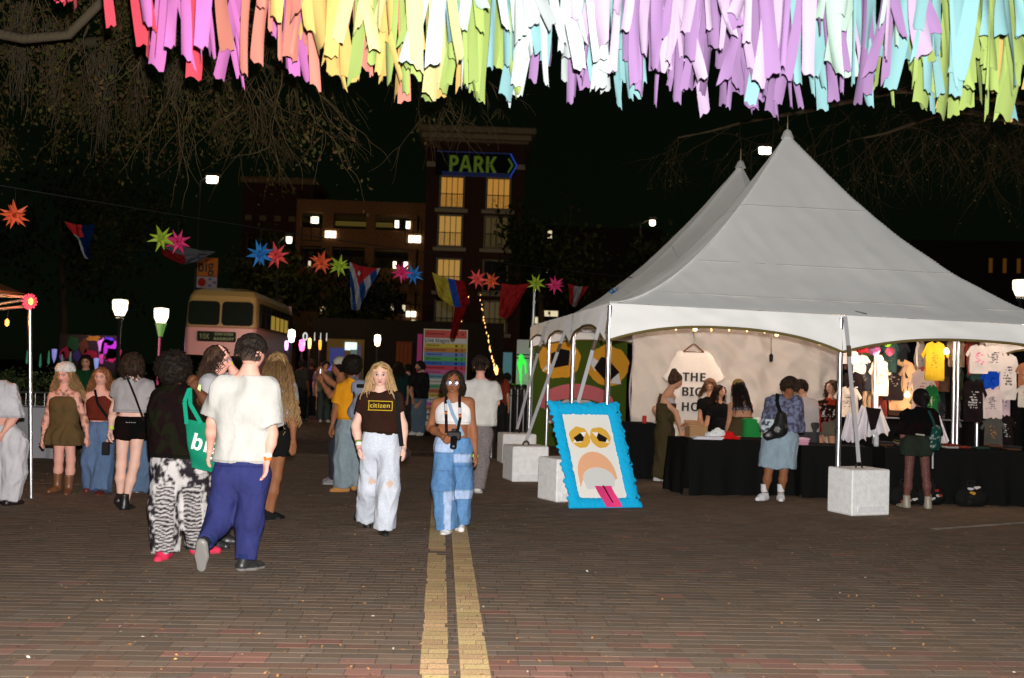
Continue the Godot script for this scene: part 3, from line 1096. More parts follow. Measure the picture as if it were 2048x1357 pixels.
		var st := thing("tie_down_strap", "grey webbing strap from the tent eave to the " + ["block under the middle front pole", "block behind the painting", "block left of the painting", "farthest left block", "right corner block"][blocks.find(b)], "strap", Vector3.ZERO, 0, "straps that tie the tent to the blocks")
		g = Geo.new()
		var d := (low - top).normalized()
		var w := d.cross(Vector3(0, 0, 1)).normalized() * 0.024
		var nn := Vector3(0, 0, 0.004)
		var segs := 8
		for k in segs:
			var p := top.lerp(low, k / float(segs)) + Vector3(0, 0, 0.01 * sin(k * 1.3))
			var q := top.lerp(low, (k + 1) / float(segs)) + Vector3(0, 0, 0.01 * sin((k + 1) * 1.3))
			g.face([p - w + nn, p + w + nn, q + w + nn, q - w + nn], lin(0.42, 0.41, 0.42), Vector3(0, 0, 1))
			g.face([p - w - nn, p + w - nn, q + w - nn, q - w - nn], lin(0.42, 0.41, 0.42), Vector3(0, 0, -1))
			for s in [-1, 1]:
				g.face([p + w * s - nn, p + w * s + nn, q + w * s + nn, q + w * s - nn], lin(0.42, 0.41, 0.42), w * s)
		piece("webbing", g, mats["cloth"], st)
		g = Geo.new()
		var mid := top.lerp(low, 0.24)
		g.box(mid + Vector3(0, 0, 0.02), Vector3(0.05, 0.14, 0.05), lin(0.10, 0.07, 0.05), 0.01, Basis(Quaternion(Vector3.DOWN, d)))
		piece("ratchet", g, mats["plastic"], st)
	tall_pole()
	face_panel()
	framed_painting()

func tall_pole() -> void:
	var g := Geo.new()
	g.tube([Vector3(0.42, 0, -22.3), Vector3(0.46, 3.62, -22.3)], 0.035, 0.03, 8, lin(0.55, 0.62, 0.62))
	tag(piece("banner_pole", g, mats["steel"]), "tall thin grey pole standing at the back left corner of the tent", "pole")

func oval(cx: float, cy: float, rx: float, ry: float, n: int, jag: float, seed_: float) -> PackedVector2Array:
	var q := PackedVector2Array()
	for k in n:
		var a := TAU * k / n
		var r := 1.0 + jag * wob.get_noise_2d(cos(a) * 1.5 + seed_, sin(a) * 1.5)
		q.append(Vector2(cx + rx * r * cos(a), cy + ry * r * sin(a)))
	return q

func face_panel() -> void:
	var pm: Material = mats["paint"]
	var o := thing("face_panel", "tall green painted panel with two orange ringed eyes and pink lips, behind the tent poles", "painted panel", Vector3(1.52, 0, -22.55))
	var g := Geo.new()
	g.slab(PackedVector2Array([Vector2(-1.02, 0), Vector2(1.02, 0), Vector2(1.02, 2.46), Vector2(-1.02, 2.44)]), 0.05, Transform3D.IDENTITY, lin(0.07, 0.108, 0.012))
	piece("board", g, pm, o)
	for s in [-1, 1]:
		g = Geo.new()
		g.slab(oval(-0.46 if s < 0 else 0.60, 1.92 if s < 0 else 1.80, 0.46, 0.44, 40, 0.10, s * 3.0), 0.03, Transform3D(Basis.IDENTITY, Vector3(0, 0, 0.05)), lin(0.76, 0.36, 0.035))
		var eye := piece("eye", g, pm, o)
		g = Geo.new()
		if s < 0:
			g.slab(PackedVector2Array([Vector2(-0.84, 1.62), Vector2(-0.62, 1.74), Vector2(-0.70, 1.88)]), 0.01, Transform3D(Basis.IDENTITY, Vector3(0, 0, 0.08)), lin(0.8, 0.78, 0.78))
			g.slab(PackedVector2Array([Vector2(-0.22, 1.78), Vector2(-0.10, 2.10), Vector2(-0.24, 2.12)]), 0.01, Transform3D(Basis.IDENTITY, Vector3(0, 0, 0.08)), lin(0.8, 0.78, 0.78))
		else:
			g.slab(PackedVector2Array([Vector2(0.22, 2.0), Vector2(0.44, 1.86), Vector2(0.32, 1.66), Vector2(0.22, 1.82)]), 0.01, Transform3D(Basis.IDENTITY, Vector3(0, 0, 0.08)), lin(0.8, 0.78, 0.78))
			g.slab(PackedVector2Array([Vector2(0.66, 1.42), Vector2(0.90, 1.40), Vector2(0.84, 1.66), Vector2(0.76, 1.60)]), 0.01, Transform3D(Basis.IDENTITY, Vector3(0, 0, 0.08)), lin(0.8, 0.78, 0.78))
		piece("eye_white", g, pm, eye)
		g = Geo.new()
		if s < 0:
			g.slab(PackedVector2Array([Vector2(-0.64, 1.70), Vector2(-0.26, 1.78), Vector2(-0.24, 2.10), Vector2(-0.44, 2.14), Vector2(-0.66, 2.02)]), 0.014, Transform3D(Basis.IDENTITY, Vector3(0, 0, 0.082)), lin(0.012, 0.010, 0.008))
		else:
			g.slab(PackedVector2Array([Vector2(0.30, 1.74), Vector2(0.60, 1.42), Vector2(0.86, 1.66), Vector2(0.56, 1.98), Vector2(0.44, 1.98)]), 0.014, Transform3D(Basis.IDENTITY, Vector3(0, 0, 0.082)), lin(0.012, 0.010, 0.008))
		piece("pupil", g, pm, eye)
	g = Geo.new()
	var lip := PackedVector2Array()
	for k in 21:
		var a := PI * k / 20.0
		lip.append(Vector2(-0.05 - 0.82 * cos(a), 0.86 + 0.52 * pow(sin(a), 0.8)))
	for k in 21:
		var a := PI * (20 - k) / 20.0
		lip.append(Vector2(-0.05 - 0.70 * cos(a), 0.80 + 0.26 * sin(a)))
	g.slab(lip, 0.03, Transform3D(Basis.IDENTITY, Vector3(0, 0, 0.05)), lin(0.62, 0.16, 0.18))
	piece("lips", g, pm, o)
	g = Geo.new()
	g.slab(PackedVector2Array([Vector2(-0.72, 0.80), Vector2(-0.66, 0.50), Vector2(0.50, 0.50), Vector2(0.62, 0.80), Vector2(0.2, 1.03), Vector2(-0.3, 1.03)]), 0.012, Transform3D(Basis.IDENTITY, Vector3(0, 0, 0.05)), lin(0.6, 0.58, 0.58))
	piece("teeth", g, pm, o)

func framed_painting() -> void:
	# bottom edge from (0.80, -12.52) to (1.62, -12.84); leans back on the block
	var bl := Vector3(0.79, 0.0, -12.42)
	var e := Vector3(0.82, 0.0, -0.26).normalized()
	var back := Vector3(-e.z, 0, e.x) * -1.0   # level, away from the camera
	if back.z > 0.0:
		back = -back
	var lean := 0.34
	var up := (Vector3.UP * cos(lean) + back * sin(lean)).normalized()
	up = (up - e * 0.12).normalized()
	var o := thing("framed_painting", "leaning painting of a droopy eyed face in a bright blue scalloped frame", "painting")
	o.transform = Transform3D(Basis(e, up, e.cross(up).normalized()), bl)
	var w := 0.86
	var h := 1.30
	var pm: Material = mats["paint"]
	var g := Geo.new()
	g.box(Vector3(w * 0.5, h * 0.5 + 0.02, 0.012), Vector3(w - 0.1, h - 0.1, 0.022), lin(0.80, 0.78, 0.72))
	piece("canvas", g, pm, o)
	# the frame: a moulded border with lumpy scallops
	var blue := lin(0.012, 0.42, 0.76)
	var bars := []
	for s in [[Vector3(0.045, 0.05, 0.03), Vector3(w - 0.045, 0.05, 0.03), 0.062], [Vector3(0.045, h - 0.045, 0.03), Vector3(w - 0.045, h - 0.045, 0.03), 0.072], [Vector3(0.045, 0.05, 0.03), Vector3(0.045, h - 0.045, 0.03), 0.058], [Vector3(w - 0.05, 0.05, 0.03), Vector3(w - 0.05, h - 0.045, 0.03), 0.072]]:
		bars.append([s[0], s[1], s[2], s[2], 0.5])
		var d: Vector3 = s[1] - s[0]
		var cnt := int(d.length() / 0.068)
		for k in cnt + 1:
			var p: Vector3 = s[0] + d * (float(k) / cnt)
			var out := (p - Vector3(w * 0.5, h * 0.5, 0.03))
			out = Vector3(signf(out.x), 0, 0) if absf(d.y) > absf(d.x) else Vector3(0, signf(out.y), 0)
			if out.y < 0.0:
				out *= 0.2
			bars.append([p + out * 0.035, p + out * (0.042 + 0.018 * ((k * 7 + int(s[2] * 900.0)) % 3)), 0.024, 0.020, 0.6])
	for c in [Vector2(0.03, 0.03), Vector2(w - 0.03, 0.03), Vector2(0.03, h - 0.03), Vector2(w - 0.03, h - 0.03)]:
		bars.append([Vector3(c.x, c.y, 0.03), Vector3(c.x + signf(c.x - 0.4) * 0.05, c.y + (0.05 if c.y > 0.5 else -0.012), 0.03), 0.055, 0.035, 0.6])
	g = Geo.new()
	blob(g, bars, 0.0085, 90.0, Vector3.BACK, [[Vector3(0, -0.012, 0), Vector3.DOWN]], 0.010, Vector3(15, 15, 15), blue)
	piece("frame", g, mats["cloth"], o)
	for p in [Vector2(w - 0.02, h - 0.10), Vector2(w + 0.0, 0.66), Vector2(w + 0.0, 0.54), Vector2(w - 0.02, 0.10)]:
		g = Geo.new()
		g.slab(PackedVector2Array([Vector2(-0.016, -0.014), Vector2(0.018, 0.0), Vector2(0.006, 0.022)]), 0.01, Transform3D(Basis.IDENTITY, Vector3(p.x, p.y, 0.066)), lin(0.01, 0.02, 0.03))
		piece("dark_notch", g, pm, o)
	var z := 0.023
	var gold := lin(0.72, 0.40, 0.055)
	for s in [-1, 1]:
		g = Geo.new()
		g.slab(oval(0.285 if s < 0 else 0.555, 0.885, 0.135, 0.135, 32, 0.10, 7.0 + s), 0.006, Transform3D(Basis.IDENTITY, Vector3(0, 0, z)), gold)
		var eye := piece("eye", g, pm, o)
		g = Geo.new()
		var ex := 0.27 if s < 0 else 0.57
		var white := [[-0.10, -0.075], [-0.06, -0.03], [0.03, -0.065]] if s < 0 else [[0.10, -0.075], [0.03, -0.065], [0.06, -0.02]]
		var white2 := [[0.03, 0.06], [0.11, 0.065], [0.06, -0.01]] if s < 0 else [[-0.03, 0.06], [-0.11, 0.065], [-0.06, 0.0]]
		for q in [white, white2]:
			var pl := PackedVector2Array()
			for c in q:
				pl.append(Vector2(ex + c[0], 0.885 + c[1]))
			g.slab(pl, 0.004, Transform3D(Basis.IDENTITY, Vector3(0, 0, z + 0.006)), lin(0.85, 0.84, 0.82))
		piece("eye_white", g, pm, eye)
		g = Geo.new()
		var pl := PackedVector2Array()
		for c in [[-0.075, -0.01], [-0.045, -0.062], [0.045, -0.048], [0.065, 0.0], [0.03, 0.055]]:
			pl.append(Vector2(ex + c[0] * -s, 0.885 + c[1]))
		g.slab(pl, 0.005, Transform3D(Basis.IDENTITY, Vector3(0, 0, z + 0.0075)), lin(0.012, 0.009, 0.006))
		piece("pupil", g, pm, eye)
	g = Geo.new()
	var lip := PackedVector2Array()
	for k in 17:
		var a := PI * k / 16.0
		lip.append(Vector2(0.41 - 0.255 * cos(a), 0.36 + 0.34 * pow(sin(a), 0.85) - 0.11 * (1.0 if k == 0 else 0.0)))
	for k in 17:
		var a := PI * (16 - k) / 16.0
		lip.append(Vector2(0.42 - 0.215 * cos(a), 0.34 + 0.16 * sin(a)))
	g.slab(lip, 0.008, Transform3D(Basis.IDENTITY, Vector3(0, 0, z)), lin(0.80, 0.42, 0.24))
	piece("lips", g, pm, o)
	g = Geo.new()
	var teeth := PackedVector2Array()
	for k in 13:
		var a := PI * k / 12.0
		teeth.append(Vector2(0.42 - 0.21 * cos(a), 0.345 + 0.15 * sin(a)))
	teeth.append(Vector2(0.60, 0.25)); teeth.append(Vector2(0.42, 0.235)); teeth.append(Vector2(0.24, 0.225))
	g.slab(teeth, 0.005, Transform3D(Basis.IDENTITY, Vector3(0, 0, z)), lin(0.80, 0.80, 0.78))
	piece("teeth", g, mottle(mat("lined_paint", lin(1, 1, 1), 0.7), 0.09, 0.82, 128, 51, 9.0), o)
	g = Geo.new()
	g.grid(10, 16, func(a: float, b: float) -> Vector3:
		var y := 0.262 - 0.275 * b
		return Vector3(0.335 + 0.215 * a + 0.05 * b - 0.012 * sin(b * 5.0), y, 0.045 + 0.055 * sin(minf(b * 2.2, 1.57)) + 0.006 * cos(a * 6.0)), lin(0.80, 0.055, 0.22))
	var tongue := piece("tongue", g, mats["cloth"], o)
	g = Geo.new()
	g.tube([Vector3(0.44, 0.262, 0.056), Vector3(0.445, 0.19, 0.10), Vector3(0.47, 0.11, 0.106), Vector3(0.50, 0.04, 0.106)], 0.010, 0.008, 5, lin(0.015, 0.008, 0.010))
	piece("tongue_crease", g, pm, tongue)


# ---------------------------------------------------------------- inside the tent
func drape(o: Node3D, w: float, d: float, h: float, col: Color) -> void:
	var g := Geo.new()
	g.box(Vector3(0, h - 0.01, 0), Vector3(w, 0.02, d), col, 0.006)
	piece("table_top", g, mats["cloth"], o)
	g = Geo.new()
	var per := 2.0 * (w + d)
	g.grid(140, 8, func(a: float, b: float) -> Vector3:
		var s := a * per
		var p := Vector2.ZERO
		var n := Vector2.ZERO
		if s < w:
			p = Vector2(-w * 0.5 + s, d * 0.5); n = Vector2(0, 1)
		elif s < w + d:
			p = Vector2(w * 0.5, d * 0.5 - (s - w)); n = Vector2(1, 0)
		elif s < 2.0 * w + d:
			p = Vector2(w * 0.5 - (s - w - d), -d * 0.5); n = Vector2(0, -1)
		else:
			p = Vector2(-w * 0.5, -d * 0.5 + (s - 2.0 * w - d)); n = Vector2(-1, 0)
		p += n * (0.004 + b * (0.035 + 0.030 * sin(s * 17.0 + 2.0 * wob.get_noise_1d(s * 2.0)) + 0.03 * wob.get_noise_2d(s * 2.5, b)))
		return Vector3(p.x, (h - 0.004) * (1.0 - b) + 0.012, p.y), col)
	piece("tablecloth", g, mats["cloth"], o)

func hung_shirt(label: String, at: Vector3, turn: float, w: float, h: float, col: Color, prints: int, pcol: Color, sleeves := true) -> Node3D:
	var o := thing("shirt", label, "shirt", at, turn, "shirts hung for sale in the tent")
	var half := w * 0.5
	var out := PackedVector2Array()
	for q in [[0.10, 0.0], [0.40, -0.07], [0.66, -0.36], [0.55, -0.43], [0.44, -0.27], [0.47, -0.95], [0.43, -1.0]] if sleeves else [[0.14, 0.0], [0.30, -0.01], [0.36, -0.20], [0.50, -0.32], [0.49, -0.95], [0.46, -1.0]]:
		out.append(Vector2(q[0] * w, q[1] * h))
	var n := out.size()
	for k in n:
		out.append(Vector2(-out[n - 1 - k].x, out[n - 1 - k].y))
	out.append(Vector2(-0.06 * w, -0.05 * h)); out.append(Vector2(0.06 * w, -0.05 * h))
	var g := Geo.new()
	var wave := rng.randf() * 9.0
	# a fine sheet cut to the outline, rippled, front and back
	var nu := 26
	var nv := 26
	var bend := func(x: float, y: float) -> float:
		return 0.020 * sin(x * 21.0 + wave + y * 5.0) * clampf(-y / h, 0.0, 1.0) + 0.03 * wob.get_noise_2d(x * 3.0 + wave, y * 3.0)
	for side in [-1.0, 1.0]:
		for a in nu:
			for b in nv:
				var x0 := -0.82 * w + 1.64 * w * a / nu
				var x1 := -0.82 * w + 1.64 * w * (a + 1) / nu
				var y0 := -h * b / nv
				var y1 := -h * (b + 1) / nv
				for poly in Geometry2D.intersect_polygons(PackedVector2Array([Vector2(x0, y0), Vector2(x1, y0), Vector2(x1, y1), Vector2(x0, y1)]), out):
					var pts := []
					for p in poly:
						pts.append(Vector3(p.x, p.y, bend.call(p.x, p.y) + 0.018 * side))
					g.face(pts, col, Vector3(0, 0, side))
	for k in out.size():
		var p := out[k]
		var q := out[(k + 1) % out.size()]
		g.face([Vector3(p.x, p.y, bend.call(p.x, p.y) + 0.018), Vector3(q.x, q.y, bend.call(q.x, q.y) + 0.018), Vector3(q.x, q.y, bend.call(q.x, q.y) - 0.018), Vector3(p.x, p.y, bend.call(p.x, p.y) - 0.018)], col)
	piece("cloth_body", g, mats["cloth"], o)
	if prints:
		g = Geo.new()
		for k in prints * 5:
			var c := Vector2(rng.randfn() * 0.11 * w, -h * (0.30 + 0.42 * floorf(rng.randf() * 7.0) / 7.0))
			var pl := oval(c.x, c.y, w * rng.randf_range(0.02, 0.06), h * rng.randf_range(0.008, 0.026), 7, 0.9, k * 3.1 + wave)
			var mid := Vector3(0, 0, bend.call(c.x, c.y) + 0.0225)
			g.slab(pl, 0.002, Transform3D(Basis.IDENTITY, mid), pcol * rng.randf_range(0.7, 1.2))
		piece("print", g, mats["cloth"], o)
	return o

func tent_inside() -> void:
	var warm := lin(1.0, 0.73, 0.56)
	# the white back wall, lit by bulbs
	var o := thing("back_wall_sheet", "rippled white sheet hung across the back of the tent", "tent wall")
	var g := Geo.new()
	g.grid(120, 40, func(a: float, b: float) -> Vector3:
		var x := lerpf(2.50, 7.05, a)
		var y := lerpf(0.02, 2.75, b)
		var z := -21.2 - 0.25 * a
		z += 0.035 * sin(x * 9.0 + 3.0 * wob.get_noise_2d(x * 0.7, y * 0.5)) * (0.3 + 0.7 * absf(sin(x * 0.9))) + 0.10 * wob.get_noise_2d(x * 1.1, y * 1.4) + 0.07 * crease.get_noise_2d(x * 1.6 + y * 0.8, y * 0.9) + 0.03 * sin((x + y * 1.4) * 7.0) * smoothstep(3.0, 5.0, x)
		return Vector3(x, y, z), lin(0.72, 0.66, 0.60))
	piece("sheet", g, mats["cloth"], o)
	g = Geo.new()
	g.grid(10, 30, func(a: float, b: float) -> Vector3:
		return Vector3(2.50 - 0.06 * a + 0.03 * sin(b * 9.0), 2.5 - b * 2.3, -21.15 + 0.25 * a + 0.04 * sin(a * 6.0 + b * 4.0)), lin(0.55, 0.55, 0.60))
	piece("loose_edge", g, mats["cloth"], o)

	# the big shirt on its hanger
	var shirt := thing("oversized_shirt", "oversized white T shirt lettered THE BIG HO on a wooden hanger", "shirt", Vector3(3.50, 2.10, -19.0))
	var body := hung_shirt_shape(0.86, 1.45)
	piece("shirt_body", body, mats["cloth"], shirt)
	var ink := mat("ink", lin(0.018, 0.014, 0.010), 0.8)
	lettering("THE", 0.225, 0.012, ink, shirt, Transform3D(Basis.from_scale(Vector3(1.06, 1, 1)), Vector3(-0.11, -0.49, 0.055)))
	lettering("BIG", 0.225, 0.012, ink, shirt, Transform3D(Basis.from_scale(Vector3(1.06, 1, 1)), Vector3(-0.14, -0.76, 0.055)))
	lettering("HO", 0.225, 0.012, ink, shirt, Transform3D(Basis.from_scale(Vector3(1.06, 1, 1)), Vector3(-0.17, -1.04, 0.055)))
	var hang_ := thing("coat_hanger", "brown wooden coat hanger holding the oversized shirt", "hanger", Vector3(3.37, 2.10, -18.98))
	g = Geo.new()
	g.tube([Vector3(-0.19, -0.02, 0.02), Vector3(-0.02, 0.12, 0.02), Vector3(0.02, 0.12, 0.02), Vector3(0.19, -0.02, 0.02)], 0.014, 0.014, 6, lin(0.16, 0.07, 0.03))
	g.tube([Vector3(-0.18, -0.02, 0.02), Vector3(0.18, -0.02, 0.02)], 0.010, 0.010, 6, lin(0.16, 0.07, 0.03))
	piece("hanger_bar", g, mats["paint"], hang_)
	g = Geo.new()
	g.tube([Vector3(0, 0.12, 0.02), Vector3(0.0, 0.17, 0.02), Vector3(0.03, 0.20, 0.02), Vector3(0.0, 0.23, 0.02)], 0.006, 0.006, 5, lin(0.5, 0.5, 0.5))
	piece("hook", g, mats["steel"], hang_)
	g = Geo.new()
	g.tube([Vector3(3.37, 2.32, -18.96), Vector3(3.37, 2.58, -19.0)], 0.004, 0.004, 4, lin(0.1, 0.08, 0.05))
	piece("cord", g, mats["wire"], hang_, Transform3D(Basis.IDENTITY, -hang_.position))

	# tables
	var black := lin(0.010, 0.010, 0.010)
	for q in [[Vector3(3.22, 0, -14.62), 0.25, 1.75, 0.7, 0.76, "black draped table at the front left of the tent stall"], [Vector3(4.55, 0, -14.55), 0.02, 1.0, 0.65, 0.72, "black draped table behind the middle front pole"], [Vector3(1.98, 0, -16.35), 0.05, 0.66, 0.6, 0.86, "small black draped table beside the green face panel"], [Vector3(6.15, 0, -14.35), -0.02, 2.0, 0.7, 0.74, "long black draped table under the hung shirts on the right"]]:
		var t := thing("draped_table", q[5], "table", q[0], q[1], "black draped tables in the tent")
		drape(t, q[2], q[3], q[4], black)
	# things on the tables
	g = Geo.new()
	g.lathe([Vector2(0.0, 0), Vector2(0.032, 0.0), Vector2(0.033, 0.01), Vector2(0.033, 0.115), Vector2(0.027, 0.122), Vector2(0.0, 0.122)], 14, Transform3D.IDENTITY, lin(0.5, 0.02, 0.02))
	var can := piece("drink_can", g, mats["plastic"])
	can.position = Vector3(2.13, 0.865, -16.2)
	tag(can, "red drink can standing on the small black table", "can")
	var bx := thing("cardboard_box", "open brown cardboard box on the front left table", "box", Vector3(2.68, 0.762, -14.72), 0.2)
	g = Geo.new()
	for s in [-1, 1]:
		g.box(Vector3(s * 0.13, 0.08, 0), Vector3(0.006, 0.16, 0.2), lin(0.36, 0.20, 0.10))
		g.box(Vector3(0, 0.081, s * 0.1), Vector3(0.254, 0.162, 0.006), lin(0.36, 0.20, 0.10))
	g.box(Vector3(0, 0.003, 0), Vector3(0.25, 0.006, 0.19), lin(0.3, 0.17, 0.09))
	piece("box_side", g, mats["paint"], bx)
	g = Geo.new()
	g.box(Vector3(-0.17, 0.17, 0), Vector3(0.09, 0.005, 0.2), lin(0.40, 0.22, 0.11), 0.0, Basis(Vector3.BACK, 0.5))
	g.box(Vector3(0.0, 0.20, -0.14), Vector3(0.25, 0.005, 0.1), lin(0.40, 0.22, 0.11), 0.0, Basis(Vector3.RIGHT, 0.7))
	piece("box_flap", g, mats["paint"], bx)
	g = Geo.new()
	for k in 5:
		g.box(Vector3(0.005 * k, 0.004 + 0.008 * k, 0.004 * k), Vector3(0.40, 0.006, 0.16), lin(0.72, 0.70, 0.76), 0.0, Basis(Vector3.UP, 0.05 * k))
	var paper := piece("paper_stack", g, mats["paint"])
	paper.position = Vector3(2.76, 0.762, -14.32)
	tag(paper, "stack of white papers at the front edge of the left table", "papers")
	g = Geo.new()
	blob(g, [[Vector3(0, 0.05, 0), Vector3(0, 0.055, 0), 0.085, 0.06], [Vector3(-0.12, 0.006, 0.02), Vector3(0.12, 0.006, 0.02), 0.03, 0.03, 0.5]], 0.012, 60.0, Vector3.BACK, [[Vector3.ZERO, Vector3.DOWN]], 0.006, Vector3(12, 12, 12), lin(0.55, 0.012, 0.012))
	var cap := piece("red_cap", g, mats["cloth"])
	cap.position = Vector3(3.10, 0.765, -14.45)
	tag(cap, "red cap lying on the front left table", "cap")
	g = Geo.new()
	blob(g, [[Vector3(-0.08, 0.04, 0), Vector3(0.08, 0.05, 0), 0.045, 0.04], [Vector3(0.03, 0.1, 0), Vector3(0.09, 0.08, 0.03), 0.04, 0.03]], 0.012, 60.0, Vector3.BACK, [[Vector3.ZERO, Vector3.DOWN]], 0.03, Vector3(15, 15, 15), lin(0.68, 0.72, 0.72))
	var tis := piece("crumpled_tissue", g, mats["cloth"])
	tis.position = Vector3(2.90, 0.762, -14.48)
	tag(tis, "crumpled white wrapping paper in front of the cardboard box", "wrapping paper")
	var fold := thing("folded_shirts", "pile of folded pink shirts on the middle table", "folded shirts", Vector3(4.02, 0.722, -14.38), 0.1)
	for k in 3:
		g = Geo.new()
		g.box(Vector3(0.01 * k, 0.018 + 0.034 * k, 0), Vector3(0.30, 0.032, 0.20), [lin(0.62, 0.30, 0.42), lin(0.66, 0.34, 0.46), lin(0.70, 0.42, 0.52)][k], 0.012)
		piece("folded_shirt", g, mats["cloth"], fold)
	var gb := thing("green_gift_bag", "crumpled green gift bag with white tissue behind the denim jacket person", "bag", Vector3(3.80, 0.0, -16.1), 0.2)
	g = Geo.new()
	g.box(Vector3(0, 0.84, 0), Vector3(0.28, 0.32, 0.14), lin(0.015, 0.20, 0.045), 0.02)
	piece("bag_body", g, mats["plastic"], gb)
	g = Geo.new()
	blob(g, [[Vector3(0.05, 0.98, 0.02), Vector3(0.10, 0.96, 0.06), 0.04, 0.03]], 0.012, 60.0, Vector3.BACK, [], 0.03, Vector3(14, 14, 14), lin(0.66, 0.72, 0.64))
	piece("tissue", g, mats["cloth"], gb)
	g = Geo.new()
	g.box(Vector3(0, 0.34, 0), Vector3(0.5, 0.68, 0.4), lin(0.02, 0.02, 0.02), 0.02)
	piece("crate_below", g, mats["cloth"], gb)
	g = Geo.new()
	g.lathe([Vector2(0, 0), Vector2(0.032, 0), Vector2(0.034, 0.02), Vector2(0.033, 0.13), Vector2(0.012, 0.175), Vector2(0.012, 0.20), Vector2(0.0, 0.20)], 14, Transform3D.IDENTITY, lin(0.5, 0.52, 0.55))
	var bt := piece("water_bottle", g, mats["plastic"])
	bt.position = Vector3(5.08, 0.745, -14.2)
	tag(bt, "clear water bottle standing left of the person in fishnets", "bottle")
	for q in [[Vector3(5.14, 0.72, -15.3), 0.36, "white cloth bunched on the rail left of the black neck scarf"], [Vector3(5.35, 0.82, -15.2), 0.52, "white ruffled garment with a black collar hung low behind the table"], [Vector3(6.05, 0.72, -14.75), 0.5, "white frilled skirt hanging right of the person in fishnets"]]:
		g = Geo.new()
		var wd: float = q[1]
		g.grid(36, 12, func(a: float, b: float) -> Vector3:
			return Vector3((a - 0.5) * wd * (0.55 + 0.6 * b), 0.42 - b * 0.40 - 0.03 * sin(a * 30.0) * b * b - 0.12 * pow(absf(a - 0.5) * 2.0, 2.0) * -0.4, 0.05 * sin(a * 24.0) * (0.3 + b) + 0.03 * b), lin(0.72, 0.68, 0.72))
		var fr := piece("ruffled_cloth", g, mats["cloth"])
		fr.position = q[0]
		tag(fr, q[2], "cloth")
		if wd == 0.52:
			g = Geo.new()
			g.slab(PackedVector2Array([Vector2(-0.10, 0.44), Vector2(0.12, 0.42), Vector2(0.04, 0.12), Vector2(-0.02, 0.10)]), 0.03, Transform3D(Basis.IDENTITY, Vector3(0, 0, 0.06)), lin(0.012, 0.010, 0.010))
			piece("black_collar", g, mats["cloth"], fr)

	# black grid wall on the right with shirts, rails and the lamps that light them
	var gw := thing("black_grid_wall", "black cloth and wire grid wall behind the hung shirts", "display wall", Vector3(7.0, 0, -17.6), deg_to_rad(0))
	g = Geo.new()
	g.grid(60, 6, func(a: float, b: float) -> Vector3:
		var p := Vector3(5.28 + 2.8 * a, b * 2.45, -16.5 + 0.5 * a) - Vector3(7.0, 0, -17.6)
		return p + Vector3(0, 0, 0.03 * sin(a * 80.0)), lin(0.004, 0.004, 0.004))
	piece("black_cloth", g, mats["cloth"], gw)
	g = Geo.new()
	g.tube([Vector3(5.1, 2.36, -16.6) - gw.position, Vector3(7.4, 2.30, -15.6) - gw.position], 0.016, 0.016, 8, lin(0.4, 0.4, 0.4))
	g.tube([Vector3(5.1, 1.10, -15.6) - gw.position, Vector3(7.4, 1.10, -15.0) - gw.position], 0.014, 0.014, 8, lin(0.3, 0.3, 0.3))
	piece("rail", g, mats["steel"], gw)
	for p in [Vector3(5.65, 0, -15.9), Vector3(6.38, 0, -14.75), Vector3(5.72, 0, -16.0), Vector3(6.48, 0, -14.85)]:
		g = Geo.new()
		g.tube([p - gw.position, p - gw.position + Vector3(0, 2.4, 0)], 0.026, 0.026, 10, lin(1, 1, 1))
		piece("upright_pole", g, mats["steel"], gw)
	var W := lin(0.62, 0.56, 0.52)
	var K := lin(0.012, 0.011, 0.010)
